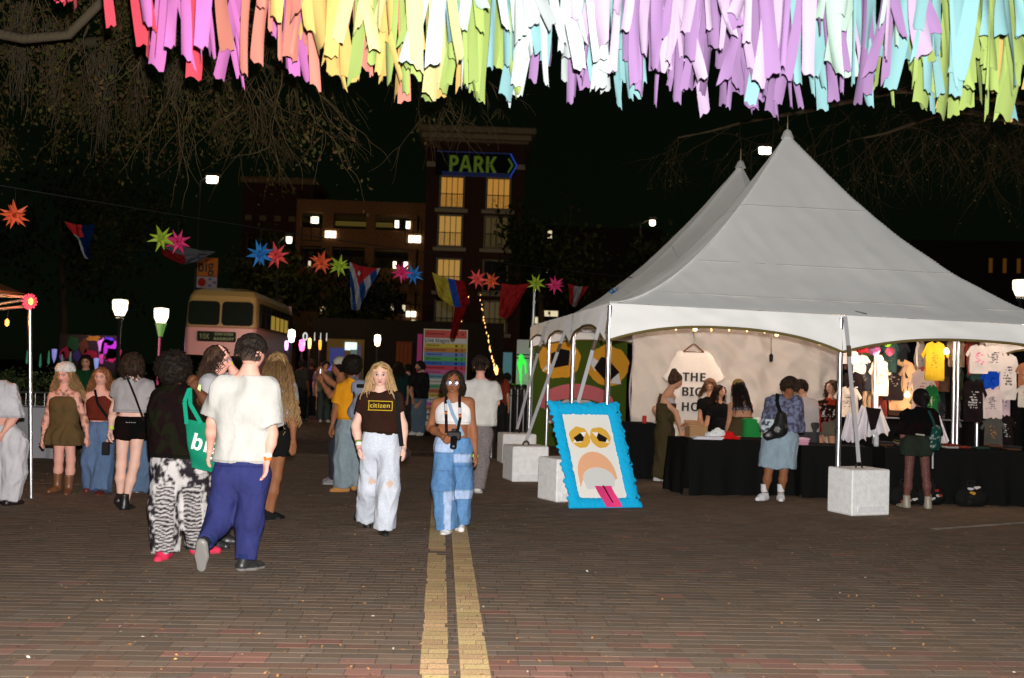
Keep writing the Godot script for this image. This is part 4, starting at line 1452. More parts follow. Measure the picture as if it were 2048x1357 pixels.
	for q in [
		["white shirt hung highest at the left end of the shirt rail", 5.24, 2.26, -15.9, 0.30, 0.36, W, 2, K],
		["pale shirt hung just below the top one at the left end of the rail", 5.45, 2.05, -16.0, 0.24, 0.30, W, 0, K],
		["red shirt hung beside the coloured paper balls", 5.42, 2.30, -15.8, 0.20, 0.22, lin(0.4, 0.02, 0.03), 0, K],
		["black shirt with small white print under the pale shirt", 5.27, 1.78, -15.8, 0.36, 0.50, K, 5, lin(0.5, 0.48, 0.45)],
		["white shirt with a grey column print at the far left of the rack", 5.13, 1.55, -15.6, 0.36, 0.46, lin(0.62, 0.54, 0.46), 6, lin(0.16, 0.13, 0.11)],
		["cream shirt glowing brightest beside the lamp", 5.74, 1.98, -15.95, 0.28, 0.56, lin(0.78, 0.62, 0.45), 3, lin(0.4, 0.2, 0.1)],
		["brown shirt hung behind the glowing cream shirt", 5.57, 1.85, -16.2, 0.30, 0.55, lin(0.10, 0.04, 0.02), 3, lin(0.3, 0.15, 0.06)],
		["tan shirt with dark print hung behind the person in fishnets", 6.10, 2.00, -16.0, 0.38, 0.80, lin(0.40, 0.24, 0.12), 7, lin(0.06, 0.03, 0.02)],
		["dark olive shirt between the silver poles", 5.92, 2.10, -16.3, 0.30, 0.75, lin(0.02, 0.02, 0.012), 3, lin(0.2, 0.14, 0.05)],
		["yellow tie dyed shirt hung near the clip lamp", 6.22, 2.26, -15.05, 0.30, 0.58, lin(0.46, 0.30, 0.02), 4, lin(0.30, 0.14, 0.03)],
		["pale pink shirt hung below the yellow one", 6.10, 1.85, -15.2, 0.30, 0.72, lin(0.60, 0.42, 0.36), 3, lin(0.35, 0.2, 0.16)],
		["long green garment hung right of the pink shirt", 6.22, 1.62, -15.15, 0.20, 0.62, lin(0.012, 0.10, 0.03), 5, lin(0.2, 0.35, 0.1)],
		["white shirt with a hot pink column print", 6.70, 2.22, -14.7, 0.27, 0.42, W, 6, lin(0.75, 0.04, 0.25)],
		["white shirt with small black figures right of the pink print", 6.93, 2.22, -14.7, 0.25, 0.38, W, 8, lin(0.06, 0.05, 0.05)],
		["long white shirt with a grey square print near the right frame edge", 7.12, 2.10, -14.68, 0.24, 0.66, W, 9, lin(0.12, 0.10, 0.10)],
		["royal blue shirt hung on the dark wall at the right", 6.97, 1.86, -14.85, 0.24, 0.34, lin(0.01, 0.06, 0.42), 4, lin(0.005, 0.02, 0.2)],
		["white shirt with a faded grey picture in the lower row", 6.92, 1.60, -14.72, 0.28, 0.44, lin(0.58, 0.48, 0.46), 7, lin(0.22, 0.18, 0.16)],
		["pinkish white shirt behind the lower picture shirt", 7.08, 1.64, -14.78, 0.26, 0.44, lin(0.56, 0.42, 0.46), 4, lin(0.25, 0.16, 0.18)],
		["black shirt with rows of white print right of the silver poles", 6.66, 1.72, -14.75, 0.28, 0.62, K, 8, lin(0.42, 0.40, 0.38)],
		["grey trousers with a red and yellow patch hung low at the right", 6.93, 1.18, -14.7, 0.26, 0.44, lin(0.07, 0.065, 0.055), 3, lin(0.5, 0.2, 0.03)],
		["black shirt with a white scribble hung low at the right", 7.10, 1.22, -14.72, 0.24, 0.46, K, 4, lin(0.5, 0.5, 0.5)],
		["orange brown printed shirt cut by the right frame edge", 7.34, 1.98, -14.6, 0.22, 0.36, lin(0.28, 0.12, 0.06), 5, lin(0.5, 0.4, 0.3)],
		["white and red shirt below it at the right frame edge", 7.34, 1.66, -14.6, 0.22, 0.32, lin(0.5, 0.46, 0.40), 5, lin(0.5, 0.08, 0.04)]]:
		hung_shirt(q[0], Vector3(q[1], q[2], q[3]), rng.randf_range(-0.4, 0.3), q[4], q[5], q[6], q[7], q[8])
	var cols := [lin(0.10, 0.05, 0.03), lin(0.03, 0.03, 0.035), lin(0.30, 0.20, 0.12), lin(0.05, 0.06, 0.02), lin(0.45, 0.40, 0.36), lin(0.16, 0.03, 0.02), lin(0.02, 0.05, 0.04), K]
	for k in 26:
		var row := k % 3
		var c: Color = cols[k % cols.size()]
		var nth: String = ["first", "second", "third", "fourth", "fifth", "sixth", "seventh", "eighth", "ninth"][k / 3]
		var o2 := hung_shirt("%s garment, %s from the left in the %s crowded back row of the stall" % [["brown", "charcoal", "tan", "olive", "pale grey", "rust red", "dark green", "black"][k % 8], nth, ["top", "middle", "bottom"][row]], Vector3(5.38 + 2.2 * (k + rng.randf() * 0.6) / 26.0, 2.34 - 0.42 * row, -16.2 + 0.3 * rng.randf()), rng.randf_range(-0.9, 0.9), rng.randf_range(0.22, 0.34), rng.randf_range(0.38, 0.60), c, rng.randi_range(0, 4), c * 0.3 + lin(0.12, 0.11, 0.10), k % 4 != 0)
		o2.set_meta("group", "garments crowded on the back rows of the stall")
	for k in 9:
		var pl := thing("folded_pile", "%s low pile of folded clothes from the left on the long right table" % ["first", "second", "third", "fourth", "fifth", "sixth", "seventh", "eighth", "ninth"][k], "folded clothes", Vector3(5.28 + 0.22 * k, 0.742, -14.36 - 0.12 * rng.randf()), rng.randf_range(-0.3, 0.3), "piles of folded clothes on the right table")
		for j in rng.randi_range(1, 3):
			g = Geo.new()
			g.box(Vector3(0.01 * j, 0.016 + 0.03 * j, 0), Vector3(0.19, 0.028, 0.22), cols[(k + j) % cols.size()] * 0.8, 0.010, Basis(Vector3.UP, 0.1 * j))
			piece("folded_garment", g, mats["cloth"], pl)
	for q in [[Vector3(5.50, 2.12, -15.55), 0.075, lin(0.70, 0.22, 0.45), "pink and lilac paper ball hung under the tent edge"], [Vector3(5.70, 2.24, -15.55), 0.06, lin(0.20, 0.50, 0.03), "lime green paper ball hung under the tent edge"], [Vector3(5.59, 2.25, -15.6), 0.055, lin(0.06, 0.10, 0.5), "small blue paper ball hung beside the green one"], [Vector3(5.76, 2.10, -15.6), 0.05, lin(0.6, 0.08, 0.15), "small rose paper ball hung lowest of the paper balls"]]:
		g = Geo.new()
		blob(g, [[Vector3.ZERO, Vector3(0.005, 0.01, 0), q[1], q[1]]], 0.012, 60.0, Vector3.BACK, [], 0.02, Vector3(20, 20, 20), q[2])
		var b := piece("paper_ball", g, mats["cloth"])
		b.position = q[0]
		tag(b, q[3], "paper ball", "paper balls hung in the tent")
	var bags := [["black bag with a red and yellow pattern on the ground under the right table", Vector3(5.70, 0, -13.86), lin(0.30, 0.03, 0.02)], ["black holdall on the ground right of the patterned bag", Vector3(6.25, 0, -13.85), lin(0.02, 0.02, 0.02)], ["red and white bag on the ground between the fishnet legs", Vector3(5.32, 0, -13.80), lin(0.25, 0.05, 0.04)]]
	for q in bags:
		var b := thing("ground_bag", q[0], "bag", q[1], rng.randf() * 0.5)
		g = Geo.new()
		blob(g, [[Vector3(-0.10, 0.12, 0), Vector3(0.10, 0.12, 0), 0.13, 0.12, 0.8], [Vector3(0, 0.2, 0), Vector3(0.02, 0.26, 0), 0.11, 0.07, 0.8]], 0.014, 50.0, Vector3.BACK, [[Vector3(0, 0.004, 0), Vector3.DOWN]], 0.015, Vector3(9, 9, 9), lin(0.012, 0.012, 0.012))
		piece("bag_body", g, mats["cloth"], b)
		g = Geo.new()
		for k in 5:
			g.slab(oval(rng.randf_range(-0.12, 0.12), rng.randf_range(0.06, 0.28), 0.04, 0.02, 8, 0.8, k * 2.0), 0.01, Transform3D(Basis.IDENTITY, Vector3(0, 0, 0.10)), [q[2], lin(0.55, 0.52, 0.5), lin(0.45, 0.25, 0.03)][k % 3])
		piece("bag_pattern", g, mats["cloth"], b)
		g = Geo.new()
		g.tube([Vector3(-0.07, 0.24, 0), Vector3(-0.05, 0.34, 0), Vector3(0.05, 0.34, 0), Vector3(0.08, 0.24, 0)], 0.01, 0.01, 5, lin(0.02, 0.02, 0.02))
		piece("bag_strap", g, mats["cloth"], b)
	# bulbs on a wire along the inside of the front and the back
	var bulbm := glow("warm_bulb", lin(1.0, 0.60, 0.25), 4.0)
	var fi := thing("tent_bulb_string", "string of small warm bulbs along the inside of the front tent edge", "string lights")
	g = Geo.new()
	g.tube(rope(tent_at(0.1, 0.25, 2.36), tent_at(2.9, 0.25, 2.30), 0.06), 0.005, 0.005, 4, Color(0.02, 0.02, 0.02))
	g.tube(rope(tent_at(2.95, 0.25, 2.30), tent_at(6.2, 0.25, 2.28), 0.06), 0.005, 0.005, 4, Color(0.02, 0.02, 0.02))
	piece("wire", g, mats["wire"], fi)
	for k in 26:
		var s := (k + 0.5) / 26.0
		var p := tent_at(0.1 + 6.0 * s, 0.25, 2.28 - 0.02 * rng.randf())
		g = Geo.new()
		g.lathe([Vector2(0, -0.045), Vector2(0.010, -0.03), Vector2(0.008, 0.0), Vector2(0, 0.005)], 7, Transform3D(Basis.IDENTITY, p), Color.WHITE)
		piece("bulb", g, bulbm, fi)
	# bulbs that do the lighting, one light inside each
	var k2 := 0
	for q in [[Vector3(3.2, 2.45, -17.9), 0.52, "bare warm bulb hung left before the back wall sheet"], [Vector3(4.6, 2.40, -17.8), 1.4, "bare warm bulb hung in the middle before the back wall sheet"], [Vector3(5.6, 2.30, -18.6), 0.85, "bare warm bulb hung right before the back wall sheet"], [Vector3(5.60, 1.98, -15.55), 0.5, "bright lamp clipped beside the cream shirt"], [Vector3(6.26, 2.10, -14.75), 0.3, "bright clip lamp beside the yellow shirt"], [Vector3(6.0, 1.45, -15.5), 0.7, "bright lamp low behind the person in fishnets"], [Vector3(6.9, 2.38, -13.9), 0.5, "warm bulb above the shirts at the right"]]:
		var b := thing("hanging_bulb", q[2], "light bulb", q[0], 0, "bare bulbs that light the stall")
		g = Geo.new()
		var r := 0.035 if k2 < 3 else 0.045
		g.lathe([Vector2(0, -r), Vector2(r * 0.7, -r * 0.7), Vector2(r, 0), Vector2(r * 0.7, r * 0.75), Vector2(r * 0.35, r * 1.3), Vector2(0, r * 1.35)], 12, Transform3D.IDENTITY, Color.WHITE)
		piece("lamp_bulb", g, glow("lamp_bulb", lin(1.0, 0.62, 0.28), 5.0), b)
		g = Geo.new()
		g.tube([Vector3(0, r * 1.3, 0), Vector3(0.01, 0.5 if k2 < 3 else 0.2, 0)], 0.006, 0.006, 4, lin(0.02, 0.02, 0.02))
		piece("cable", g, mats["wire"], b)
		lamp("stall_bulb_light", q[0], warm, q[1], 0.03)
		k2 += 1
	g = Geo.new()
	g.tube([Vector3(4.30, 2.35, -17.0), Vector3(4.31, 2.02, -17.0)], 0.006, 0.006, 4, lin(0.02, 0.02, 0.02))
	g.lathe([Vector2(0, 0), Vector2(0.03, 0.02), Vector2(0.035, 0.12), Vector2(0.0, 0.16)], 8, Transform3D(Basis.IDENTITY, Vector3(4.31, 1.90, -17.0)), lin(0.02, 0.02, 0.02))
	tag(piece("hanging_socket", g, mats["plastic"]), "unlit black lamp socket dangling before the back wall sheet", "lamp socket")

func hung_shirt_shape(w: float, h: float) -> Geo:
	var g := Geo.new()
	var c := lin(0.74, 0.68, 0.62)
	var top := Vector3(-0.13, 0.0, 0)
	var bones := [[top + Vector3(-0.22, -0.16, 0), top + Vector3(-0.46, -0.58, 0), 0.13, 0.13, 0.3, 2], [top + Vector3(0.22, -0.16, 0), top + Vector3(0.48, -0.56, 0), 0.15, 0.14, 0.3, 2]]
	for k in 10:
		var wk := minf(w * 0.30, 0.20 + 0.10 * k)
		bones.append([top + Vector3(-wk, -0.13 - 0.14 * k, 0), top + Vector3(wk * 1.1, -0.13 - 0.14 * k, 0), 0.12, 0.12, 0.3])
	blob(g, bones, 0.022, 40.0, Vector3.BACK, [[Vector3(0, -1.36, 0), Vector3.DOWN]], 0.016, Vector3(6, 1.2, 6), c)
	return g

# ---------------------------------------------------------------- bus, lamps, stalls
func round_rect(cx: float, cy: float, w: float, h: float, r: float) -> PackedVector2Array:
	var q := PackedVector2Array()
	for c in [[1, 1, 0.0], [-1, 1, 0.5], [-1, -1, 1.0], [1, -1, 1.5]]:
		for k in 6:
			var a: float = PI * (c[2] + 0.5 * k / 5.0)
			q.append(Vector2(cx + c[0] * (w * 0.5 - r) + cos(a) * r, cy + c[1] * (h * 0.5 - r) + sin(a) * r))
	return q

func bus() -> void:
	var b := thing("double_decker_bus", "pink and cream double decker bus seen from its end, with a lettered destination board", "bus", Vector3(-9.70, 0, -34.0), 0.082)
	var pm := mat("bus_paint", lin(1, 1, 1), 0.35)
	var pink := lin(0.76, 0.38, 0.36)
	var cream := lin(0.46, 0.31, 0.11)
	var W := 2.36
	# the shell: rounded sections from the ground to the roof, the end leaning back above the waist
	var g := Geo.new()
	var rows := [[0.32, 1.0, 0.0, pink], [1.95, 1.0, 0.0, pink], [2.72, 0.99, -0.03, pink], [2.78, 0.985, -0.04, cream], [3.55, 0.96, -0.10, cream], [3.80, 0.93, -0.18, cream], [3.98, 0.86, -0.34, cream], [4.08, 0.70, -0.62, cream], [4.12, 0.0, -1.2, cream]]
	var sec := func(u: float, row: Array) -> Vector3:   # round the outline: right side, end, left side
		var hw: float = W * 0.5 * row[1]
		var zf: float = row[2]
		var r := 0.22
		var L := 9.0
		var p: Vector2
		if u < 0.3:
			p = Vector2(hw, lerpf(-L, zf - r, u / 0.3))
		elif u < 0.4:
			var a := (u - 0.3) / 0.1 * PI * 0.5
			p = Vector2(hw - r + r * cos(a), zf - r + r * sin(a))
		elif u < 0.6:
			p = Vector2(lerpf(hw - r, -hw + r, (u - 0.4) / 0.2), zf + 0.03 * sin((u - 0.4) / 0.2 * PI))
		elif u < 0.7:
			var a := (u - 0.6) / 0.1 * PI * 0.5
			p = Vector2(-hw + r - r * sin(a), zf - r + r * cos(a))
		else:
			p = Vector2(-hw, lerpf(zf - r, -L, (u - 0.7) / 0.3))
		return Vector3(p.x, row[0], p.y)
	for k in rows.size() - 1:
		if k == 2:
			continue
		g.grid(60, 3, func(a: float, t: float) -> Vector3:
			return (sec.call(a, rows[k]) as Vector3).lerp(sec.call(a, rows[k + 1]), t), rows[k][3])
	g.grid(60, 1, func(a: float, t: float) -> Vector3:
		return (sec.call(a, rows[2]) as Vector3).lerp(sec.call(a, rows[3]), t), lin(0.4, 0.2, 0.12))
	g.box(Vector3(0, 2.2, -9.0), Vector3(W - 0.1, 3.6, 0.1), pink)
	piece("body_shell", g, pm, b)
	var glass := mat("bus_glass", lin(0.012, 0.018, 0.012), 0.12)
	for s in [-1, 1]:
		g = Geo.new()
		g.slab(round_rect(s * 0.545, 3.22, 1.02, 0.80, 0.13), 0.05, Transform3D(Basis(Vector3.RIGHT, -0.10), Vector3(0, 0.0, 0.27)), lin(0.01, 0.01, 0.01))
		var wo := piece("window", g, mats["plastic"], b)
		g = Geo.new()
		g.slab(round_rect(s * 0.545, 3.22, 0.94, 0.72, 0.11), 0.02, Transform3D(Basis(Vector3.RIGHT, -0.10), Vector3(0, 0.0, 0.308)), lin(1, 1, 1))
		piece("pane", g, glass, wo)
	g = Geo.new()
	g.slab(round_rect(-0.10, 2.43, 1.26, 0.34, 0.05), 0.05, Transform3D(Basis.IDENTITY, Vector3(0, 0, 0.0)), lin(0.012, 0.012, 0.010))
	var db := piece("destination_board", g, mats["plastic"], b)
	var yl := glow("blind_lettering", lin(0.42, 0.48, 0.10), 0.16)
	lettering("10X", 0.24, 0.006, yl, db, Transform3D(Basis.from_scale(Vector3(0.85, 1, 1)), Vector3(-0.50, 2.43, 0.054)), false)
	lettering("OXFORD", 0.13, 0.006, yl, db, Transform3D(Basis.from_scale(Vector3(1.2, 1, 1)), Vector3(0.14, 2.515, 0.054)))
	lettering("BANBURY", 0.13, 0.006, yl, db, Transform3D(Basis.from_scale(Vector3(1.1, 1, 1)), Vector3(0.14, 2.36, 0.054)))
	var lit := glow("bus_window", lin(0.9, 0.58, 0.08), 0.30)
	for k in 7:
		var z := -0.75 - k * 1.15
		g = Geo.new()
		g.box(Vector3(W * 0.5 - 0.005, 3.20, z - 0.45), Vector3(0.05, 0.82, 0.98), lin(0.01, 0.01, 0.01), 0.01)
		var wo := piece("side_window", g, mats["plastic"], b)
		g = Geo.new()
		g.box(Vector3(W * 0.5 + 0.024, 3.07, z - 0.45), Vector3(0.012, 0.50, 0.86), lin(0.4, 0.3, 0.1))
		piece("pane", g, lit if k in [2, 3, 4, 5] else glass, wo)
		g = Geo.new()
		g.box(Vector3(W * 0.5 + 0.024, 3.45, z - 0.45), Vector3(0.012, 0.22, 0.86), lin(0.02, 0.02, 0.02))
		piece("vent_pane", g, glass, wo)
	for k in 2:
		g = Geo.new()
		g.box(Vector3(-0.55 + 1.1 * k, 1.45, 0.01), Vector3(0.98, 0.72, 0.05), lin(0.01, 0.01, 0.01), 0.02)
		piece("lower_window", g, glass, b)
	for s in [-1, 1]:
		for z in [-1.9, -6.9]:
			g = Geo.new()
			g.lathe([Vector2(0, -0.13), Vector2(0.30, -0.13), Vector2(0.46, -0.11), Vector2(0.48, 0.0), Vector2(0.46, 0.11), Vector2(0.3, 0.13), Vector2(0, 0.13)], 20, Transform3D(Basis(Vector3.BACK, PI * 0.5), Vector3(s * (W * 0.5 - 0.14), 0.48, z)), lin(0.02, 0.02, 0.02))
			piece("wheel", g, mats["leather"], b)
		g = Geo.new()
		g.box(Vector3(s * 0.98, 0.85, 0.02), Vector3(0.14, 0.3, 0.05), lin(0.4, 0.02, 0.02), 0.02)
		piece("tail_light", g, mats["plastic"], b)
	# banner on a tall pole behind the bus
	var bn := thing("street_banner", "orange and white banner lettered big on a pole behind the bus", "banner", Vector3(-12.0, 0, -40.0))
	g = Geo.new()
	g.tube([Vector3(-0.48, 0, -0.05), Vector3(-0.48, 5.8, -0.05)], 0.05, 0.045, 8, lin(0.04, 0.045, 0.04))
	piece("pole", g, mats["paint"], bn)
	g = Geo.new()
	g.box(Vector3(0, 5.28, 0), Vector3(0.80, 0.72, 0.02), lin(0.55, 0.17, 0.03))
	g.box(Vector3(0, 4.68, 0), Vector3(0.80, 0.44, 0.018), lin(0.42, 0.36, 0.34))
	piece("banner_cloth", g, mats["cloth"], bn)
	lettering("big", 0.62, 0.004, mats["wire"], bn, Transform3D(Basis.from_scale(Vector3(0.72, 1, 1)), Vector3(-0.06, 5.30, 0.013)))
	g = Geo.new()
	g.slab(oval(-0.2, 4.68, 0.16, 0.17, 20, 0.0, 1.0), 0.004, Transform3D(Basis.IDENTITY, Vector3(0, 0, 0.010)), lin(0.35, 0.03, 0.02))
	piece("red_dot", g, mats["cloth"], bn)
	g = Geo.new()
	for a in 2:
		for c in 3:
			g.box(Vector3(0.12 + 0.18 * a, 4.55 + 0.13 * c, 0.012), Vector3(0.12, 0.08, 0.004), [lin(0.1, 0.14, 0.4), lin(0.5, 0.4, 0.38)][(a + c) % 2])
	piece("blue_squares", g, mats["cloth"], bn)


func street_lamps() -> void:
	var shade := glow("lamp_globe", lin(1.0, 0.86, 0.62), 2.6)
	var green := glow("green_collar", lin(0.16, 0.6, 0.05), 0.35)
	for q in [[Vector3(-9.21, 2.82, -24.0), "street lamp with a glowing warm globe, leftmost of the two beside the bus", 16.0, lin(1.0, 0.78, 0.5)], [Vector3(-8.58, 2.70, -25.0), "street lamp with a green lit collar and a pink lit post", 14.0, lin(1.0, 0.86, 0.55)], [Vector3(11.90, 3.95, -24.0), "street lamp with a glowing white globe at the right frame edge", 20.0, lin(1.0, 0.88, 0.68)]]:
		var at: Vector3 = q[0]
		var l := thing("street_lamp", q[1], "street lamp", Vector3(at.x, 0, at.z), 0, "globe street lamps")
		var g := Geo.new()
		var second: bool = at.z == -25.0
		g.lathe([Vector2(0.13, 0), Vector2(0.12, 0.12), Vector2(0.07, 0.25), Vector2(0.05, 0.9), Vector2(0.045, at.y - 0.34), Vector2(0.09, at.y - 0.30), Vector2(0.09, at.y - 0.24), Vector2(0.0, at.y - 0.23)], 14, Transform3D.IDENTITY, lin(0.02, 0.02, 0.02))
		piece("post", g, mats["paint"], l)
		if second:
			g = Geo.new()
			g.lathe([Vector2(0.05, at.y - 0.52), Vector2(0.10, at.y - 0.30), Vector2(0.14, at.y - 0.19)], 14, Transform3D.IDENTITY, Color.WHITE)
			piece("lit_collar", g, green, l)
			g = Geo.new()
			g.tube([Vector3(0.0, at.y - 1.7, 0.075), Vector3(0.0, at.y - 0.55, 0.065)], 0.02, 0.025, 8, Color.WHITE)
			piece("pink_light_strip", g, glow("pink_strip", lin(0.8, 0.05, 0.22), 0.45), l)
		g = Geo.new()
		g.lathe([Vector2(0, at.y - 0.20), Vector2(0.10, at.y - 0.20), Vector2(0.165, at.y - 0.05), Vector2(0.175, at.y + 0.12), Vector2(0.165, at.y + 0.17), Vector2(0.0, at.y + 0.19)], 18, Transform3D.IDENTITY, Color.WHITE)
		piece("lamp_globe", g, shade, l)
		lamp("street_lamp_light", at, q[3], q[2] * 0.38, 0.12)
	var flood := glow("flood_face", lin(1.0, 0.84, 0.6), 5.0)
	for q in [[Vector3(-12.55, 9.13, -42.0), 70.0, "tall flood lamp above the bus, left of the garage", 0.5, 0.42], [Vector3(9.70, 10.60, -40.0), 60.0, "tall flood lamp shining just left of the high tent peak", 0.56, 0.40], [Vector3(-11.06, 7.70, -50.0), 75.0, "smaller pole lamp before the left edge of the garage", 0.27, 0.45], [Vector3(6.03, 8.33, -45.0), 30.0, "small pole lamp that lights the leaves left of the tent roof", 0.26, 0.32]]:
		var at: Vector3 = q[0]
		var l := thing("pole_lamp", q[2], "street lamp", Vector3(at.x, 0, at.z), 0, "tall pole lamps")
		var g := Geo.new()
		g.tube([Vector3(-0.52, 0, -0.1), Vector3(-0.52, at.y - 0.1, -0.1)], 0.06, 0.04, 8, lin(0.03, 0.035, 0.03))
		g.tube([Vector3(-0.52, at.y - 0.1, -0.1), Vector3(-0.1, at.y + 0.16, -0.1)], 0.03, 0.03, 6, lin(0.03, 0.035, 0.03))
		piece("post", g, mats["paint"], l)
		g = Geo.new()
		g.box(Vector3(0, at.y + 0.16, -0.06), Vector3(q[3] + 0.1, 0.16, 0.3), lin(0.05, 0.05, 0.05), 0.04)
		piece("lamp_housing", g, mats["paint"], l)
		g = Geo.new()
		g.box(Vector3(0, at.y, 0), Vector3(minf(q[3], 0.48), q[4], 0.12), Color.WHITE, 0.05)
		piece("lamp_face", g, flood, l)
		var sp := SpotLight3D.new()   # aimed at the buildings behind
		sp.name = label_as("flood_light", self)
		sp.light_color = lin(1.0, 0.66, 0.36).linear_to_srgb()
		sp.light_energy = q[1] * 0.26
		sp.light_size = 0.15
		sp.spot_angle = 70.0
		sp.spot_angle_attenuation = 0.6
		sp.spot_attenuation = 2.0
		sp.spot_range = 90.0
		sp.shadow_enabled = true
		sp.position = at
		sp.rotation = Vector3(-0.12, 0, 0)
		add_child(sp)


func stalls_behind() -> void:
	var g := Geo.new()
	# schedule board
	var sb := thing("schedule_board", "tall free standing schedule board of coloured rows under the heading Live Stages", "sign board", Vector3(-1.62, 0, -25.0), 0.02)
	g = Geo.new()
	g.box(Vector3(0, 1.32, -0.16), Vector3(1.06, 2.50, 0.26), lin(0.10, 0.09, 0.09))
	g.box(Vector3(0, 0.035, -0.16), Vector3(1.2, 0.07, 0.5), lin(0.03, 0.03, 0.03))
	piece("board_body", g, mats["paint"], sb)
	g = Geo.new()
	for s in [-1, 1]:
		g.box(Vector3(s * 0.525, 1.32, -0.02), Vector3(0.022, 2.52, 0.03), lin(0.62, 0.58, 0.42))
	g.box(Vector3(0, 2.565, -0.02), Vector3(1.07, 0.02, 0.028), lin(0.62, 0.58, 0.42))
	piece("metal_edge", g, mats["paint"], sb)
	g = Geo.new()
	g.box(Vector3(-0.64, 1.6, -0.22), Vector3(0.12, 1.7, 0.02), lin(0.5, 0.06, 0.22))
	piece("pink_side_panel", g, mats["paint"], sb)
	var rows := [lin(0.50, 0.09, 0.08), lin(0.52, 0.48, 0.50), lin(0.52, 0.40, 0.07), lin(0.46, 0.19, 0.06), lin(0.16, 0.24, 0.50), lin(0.10, 0.36, 0.12), lin(0.06, 0.15, 0.46), lin(0.50, 0.06, 0.10), lin(0.48, 0.12, 0.28), lin(0.14, 0.32, 0.38), lin(0.52, 0.48, 0.46), lin(0.14, 0.34, 0.20), lin(0.46, 0.15, 0.10), lin(0.50, 0.38, 0.10), lin(0.45, 0.45, 0.48), lin(0.5, 0.14, 0.36), lin(0.46, 0.22, 0.12)]
	var y := 2.555
	for k in rows.size():
		var hh := 0.19 if k == 0 else (0.135 if k in [1, 10] else 0.108)
		g = Geo.new()
		g.box(Vector3(0, y - hh * 0.5, -0.016), Vector3(1.02, hh - 0.004, 0.02), rows[k])
		var row := piece("schedule_row", g, mats["paint"], sb)
		if k != 1:
			g = Geo.new()
			var x := -0.46
			var end := -0.46 + rng.randf_range(0.28, 0.5)
			while x < end:
				var ww := rng.randf_range(0.014, 0.034)
				g.box(Vector3(x + ww * 0.5, y - hh * 0.5, -0.004), Vector3(ww, 0.030 + 0.02 * rng.randf(), 0.005), rows[k] * 0.35)
				x += ww + 0.010
			g.box(Vector3(0.27, y - hh * 0.5, -0.004), Vector3(0.06, 0.06, 0.005), rows[k] * 0.25)
			g.box(Vector3(0.41, y - hh * 0.5, -0.004), Vector3(0.035, 0.055, 0.005), rows[k] * 0.35)
			tag(piece("small_print", g, mats["paint"], row), "", "", "", "stuff")
		else:
			lettering("Live Stages", 0.115, 0.004, mats["wire"], row, Transform3D(Basis.IDENTITY, Vector3(-0.20, y - hh * 0.5, -0.003)))
		y -= hh
	g = Geo.new()
	g.box(Vector3(0, y - 0.19, -0.016), Vector3(1.02, 0.37, 0.02), lin(0.5, 0.5, 0.52))
	var foot := piece("logo_panel", g, mats["paint"], sb)
	lettering("big", 0.36, 0.004, mats["wire"], foot, Transform3D(Basis.IDENTITY, Vector3(-0.22, y - 0.14, -0.003)))

	# black bollards beside the tent
	var proto: Node3D
	for q in [[-0.53, -19.4, "black bollard farthest left, behind the man in the white tee and grey trousers"], [-0.32, -19.1, "black bollard just right of the man in the white tee"], [-0.13, -23.4, "black bollard left in the rear row by the green light"], [0.02, -23.1, "black bollard second from the left in the rear row"], [0.17, -23.3, "black bollard third from the left in the rear row"], [0.31, -23.0, "black bollard nearest the tent in the rear row"]]:
		var b: Node3D
		if proto == null:
			b = thing("bollard", q[2], "bollard", Vector3(q[0], 0, q[1]), 0, "black bollards beside the tent")
			g = Geo.new()
			g.lathe([Vector2(0.10, 0.0), Vector2(0.10, 0.06), Vector2(0.085, 0.09), Vector2(0.085, 1.18), Vector2(0.078, 1.25), Vector2(0.05, 1.31), Vector2(0, 1.33)], 18, Transform3D.IDENTITY, lin(0.016, 0.014, 0.012))
			piece("post", g, mat("gloss_black", lin(1, 1, 1), 0.28), b)
			g = Geo.new()
			g.lathe([Vector2(0.088, 1.05), Vector2(0.093, 1.06), Vector2(0.093, 1.12), Vector2(0.088, 1.13)], 18, Transform3D.IDENTITY, lin(0.022, 0.02, 0.018))
			piece("collar", g, mats["gloss_black"], b)
			proto = b
		else:
			b = proto.duplicate()
			b.name = label_as("bollard", self)
			add_child(b)
			b.position = Vector3(q[0], 0, q[1])
			tag(b, q[2], "bollard", "black bollards beside the tent")
	# white cabinet and the dripping green light
	var cb := thing("white_cabinet", "white panel with black bars beside the back corner of the tent", "panel", Vector3(0.30, 0, -23.9))
	g = Geo.new()
	g.box(Vector3(0.02, 1.2, 0), Vector3(0.40, 2.3, 0.2), lin(0.50, 0.50, 0.50), 0.01)
	piece("panel_body", g, mats["paint"], cb)
	g = Geo.new()
	for yy in [1.92, 2.00, 0.42]:
		g.box(Vector3(0.02, yy, 0.102), Vector3(0.41, 0.03, 0.02), lin(0.02, 0.02, 0.02))
	piece("black_bar", g, mats["paint"], cb)
	var gl := thing("green_drip_light", "bright green light shaped like dripping slime above the bollards", "light", Vector3(0.22, 1.95, -23.55))
	g = Geo.new()
	blob(g, [[Vector3(0.0, 0.0, 0), Vector3(-0.02, -0.16, 0), 0.05, 0.06], [Vector3(-0.02, -0.16, 0), Vector3(0.02, -0.62, 0), 0.04, 0.016], [Vector3(0.0, -0.02, 0), Vector3(0.10, -0.12, 0), 0.03, 0.025], [Vector3(0.1, -0.12, 0), Vector3(0.12, -0.38, 0), 0.02, 0.012]], 0.012, 70.0, Vector3.BACK, [], 0.015, Vector3(14, 9, 14), Color.WHITE)
	piece("green_light_tube", g, glow("green_slime", lin(0.02, 0.95, 0.05), 0.95), gl)
	lamp("green_drip_glow", Vector3(0.24, 1.70, -23.38), lin(0.05, 1.0, 0.08), 0.10, 0.1)

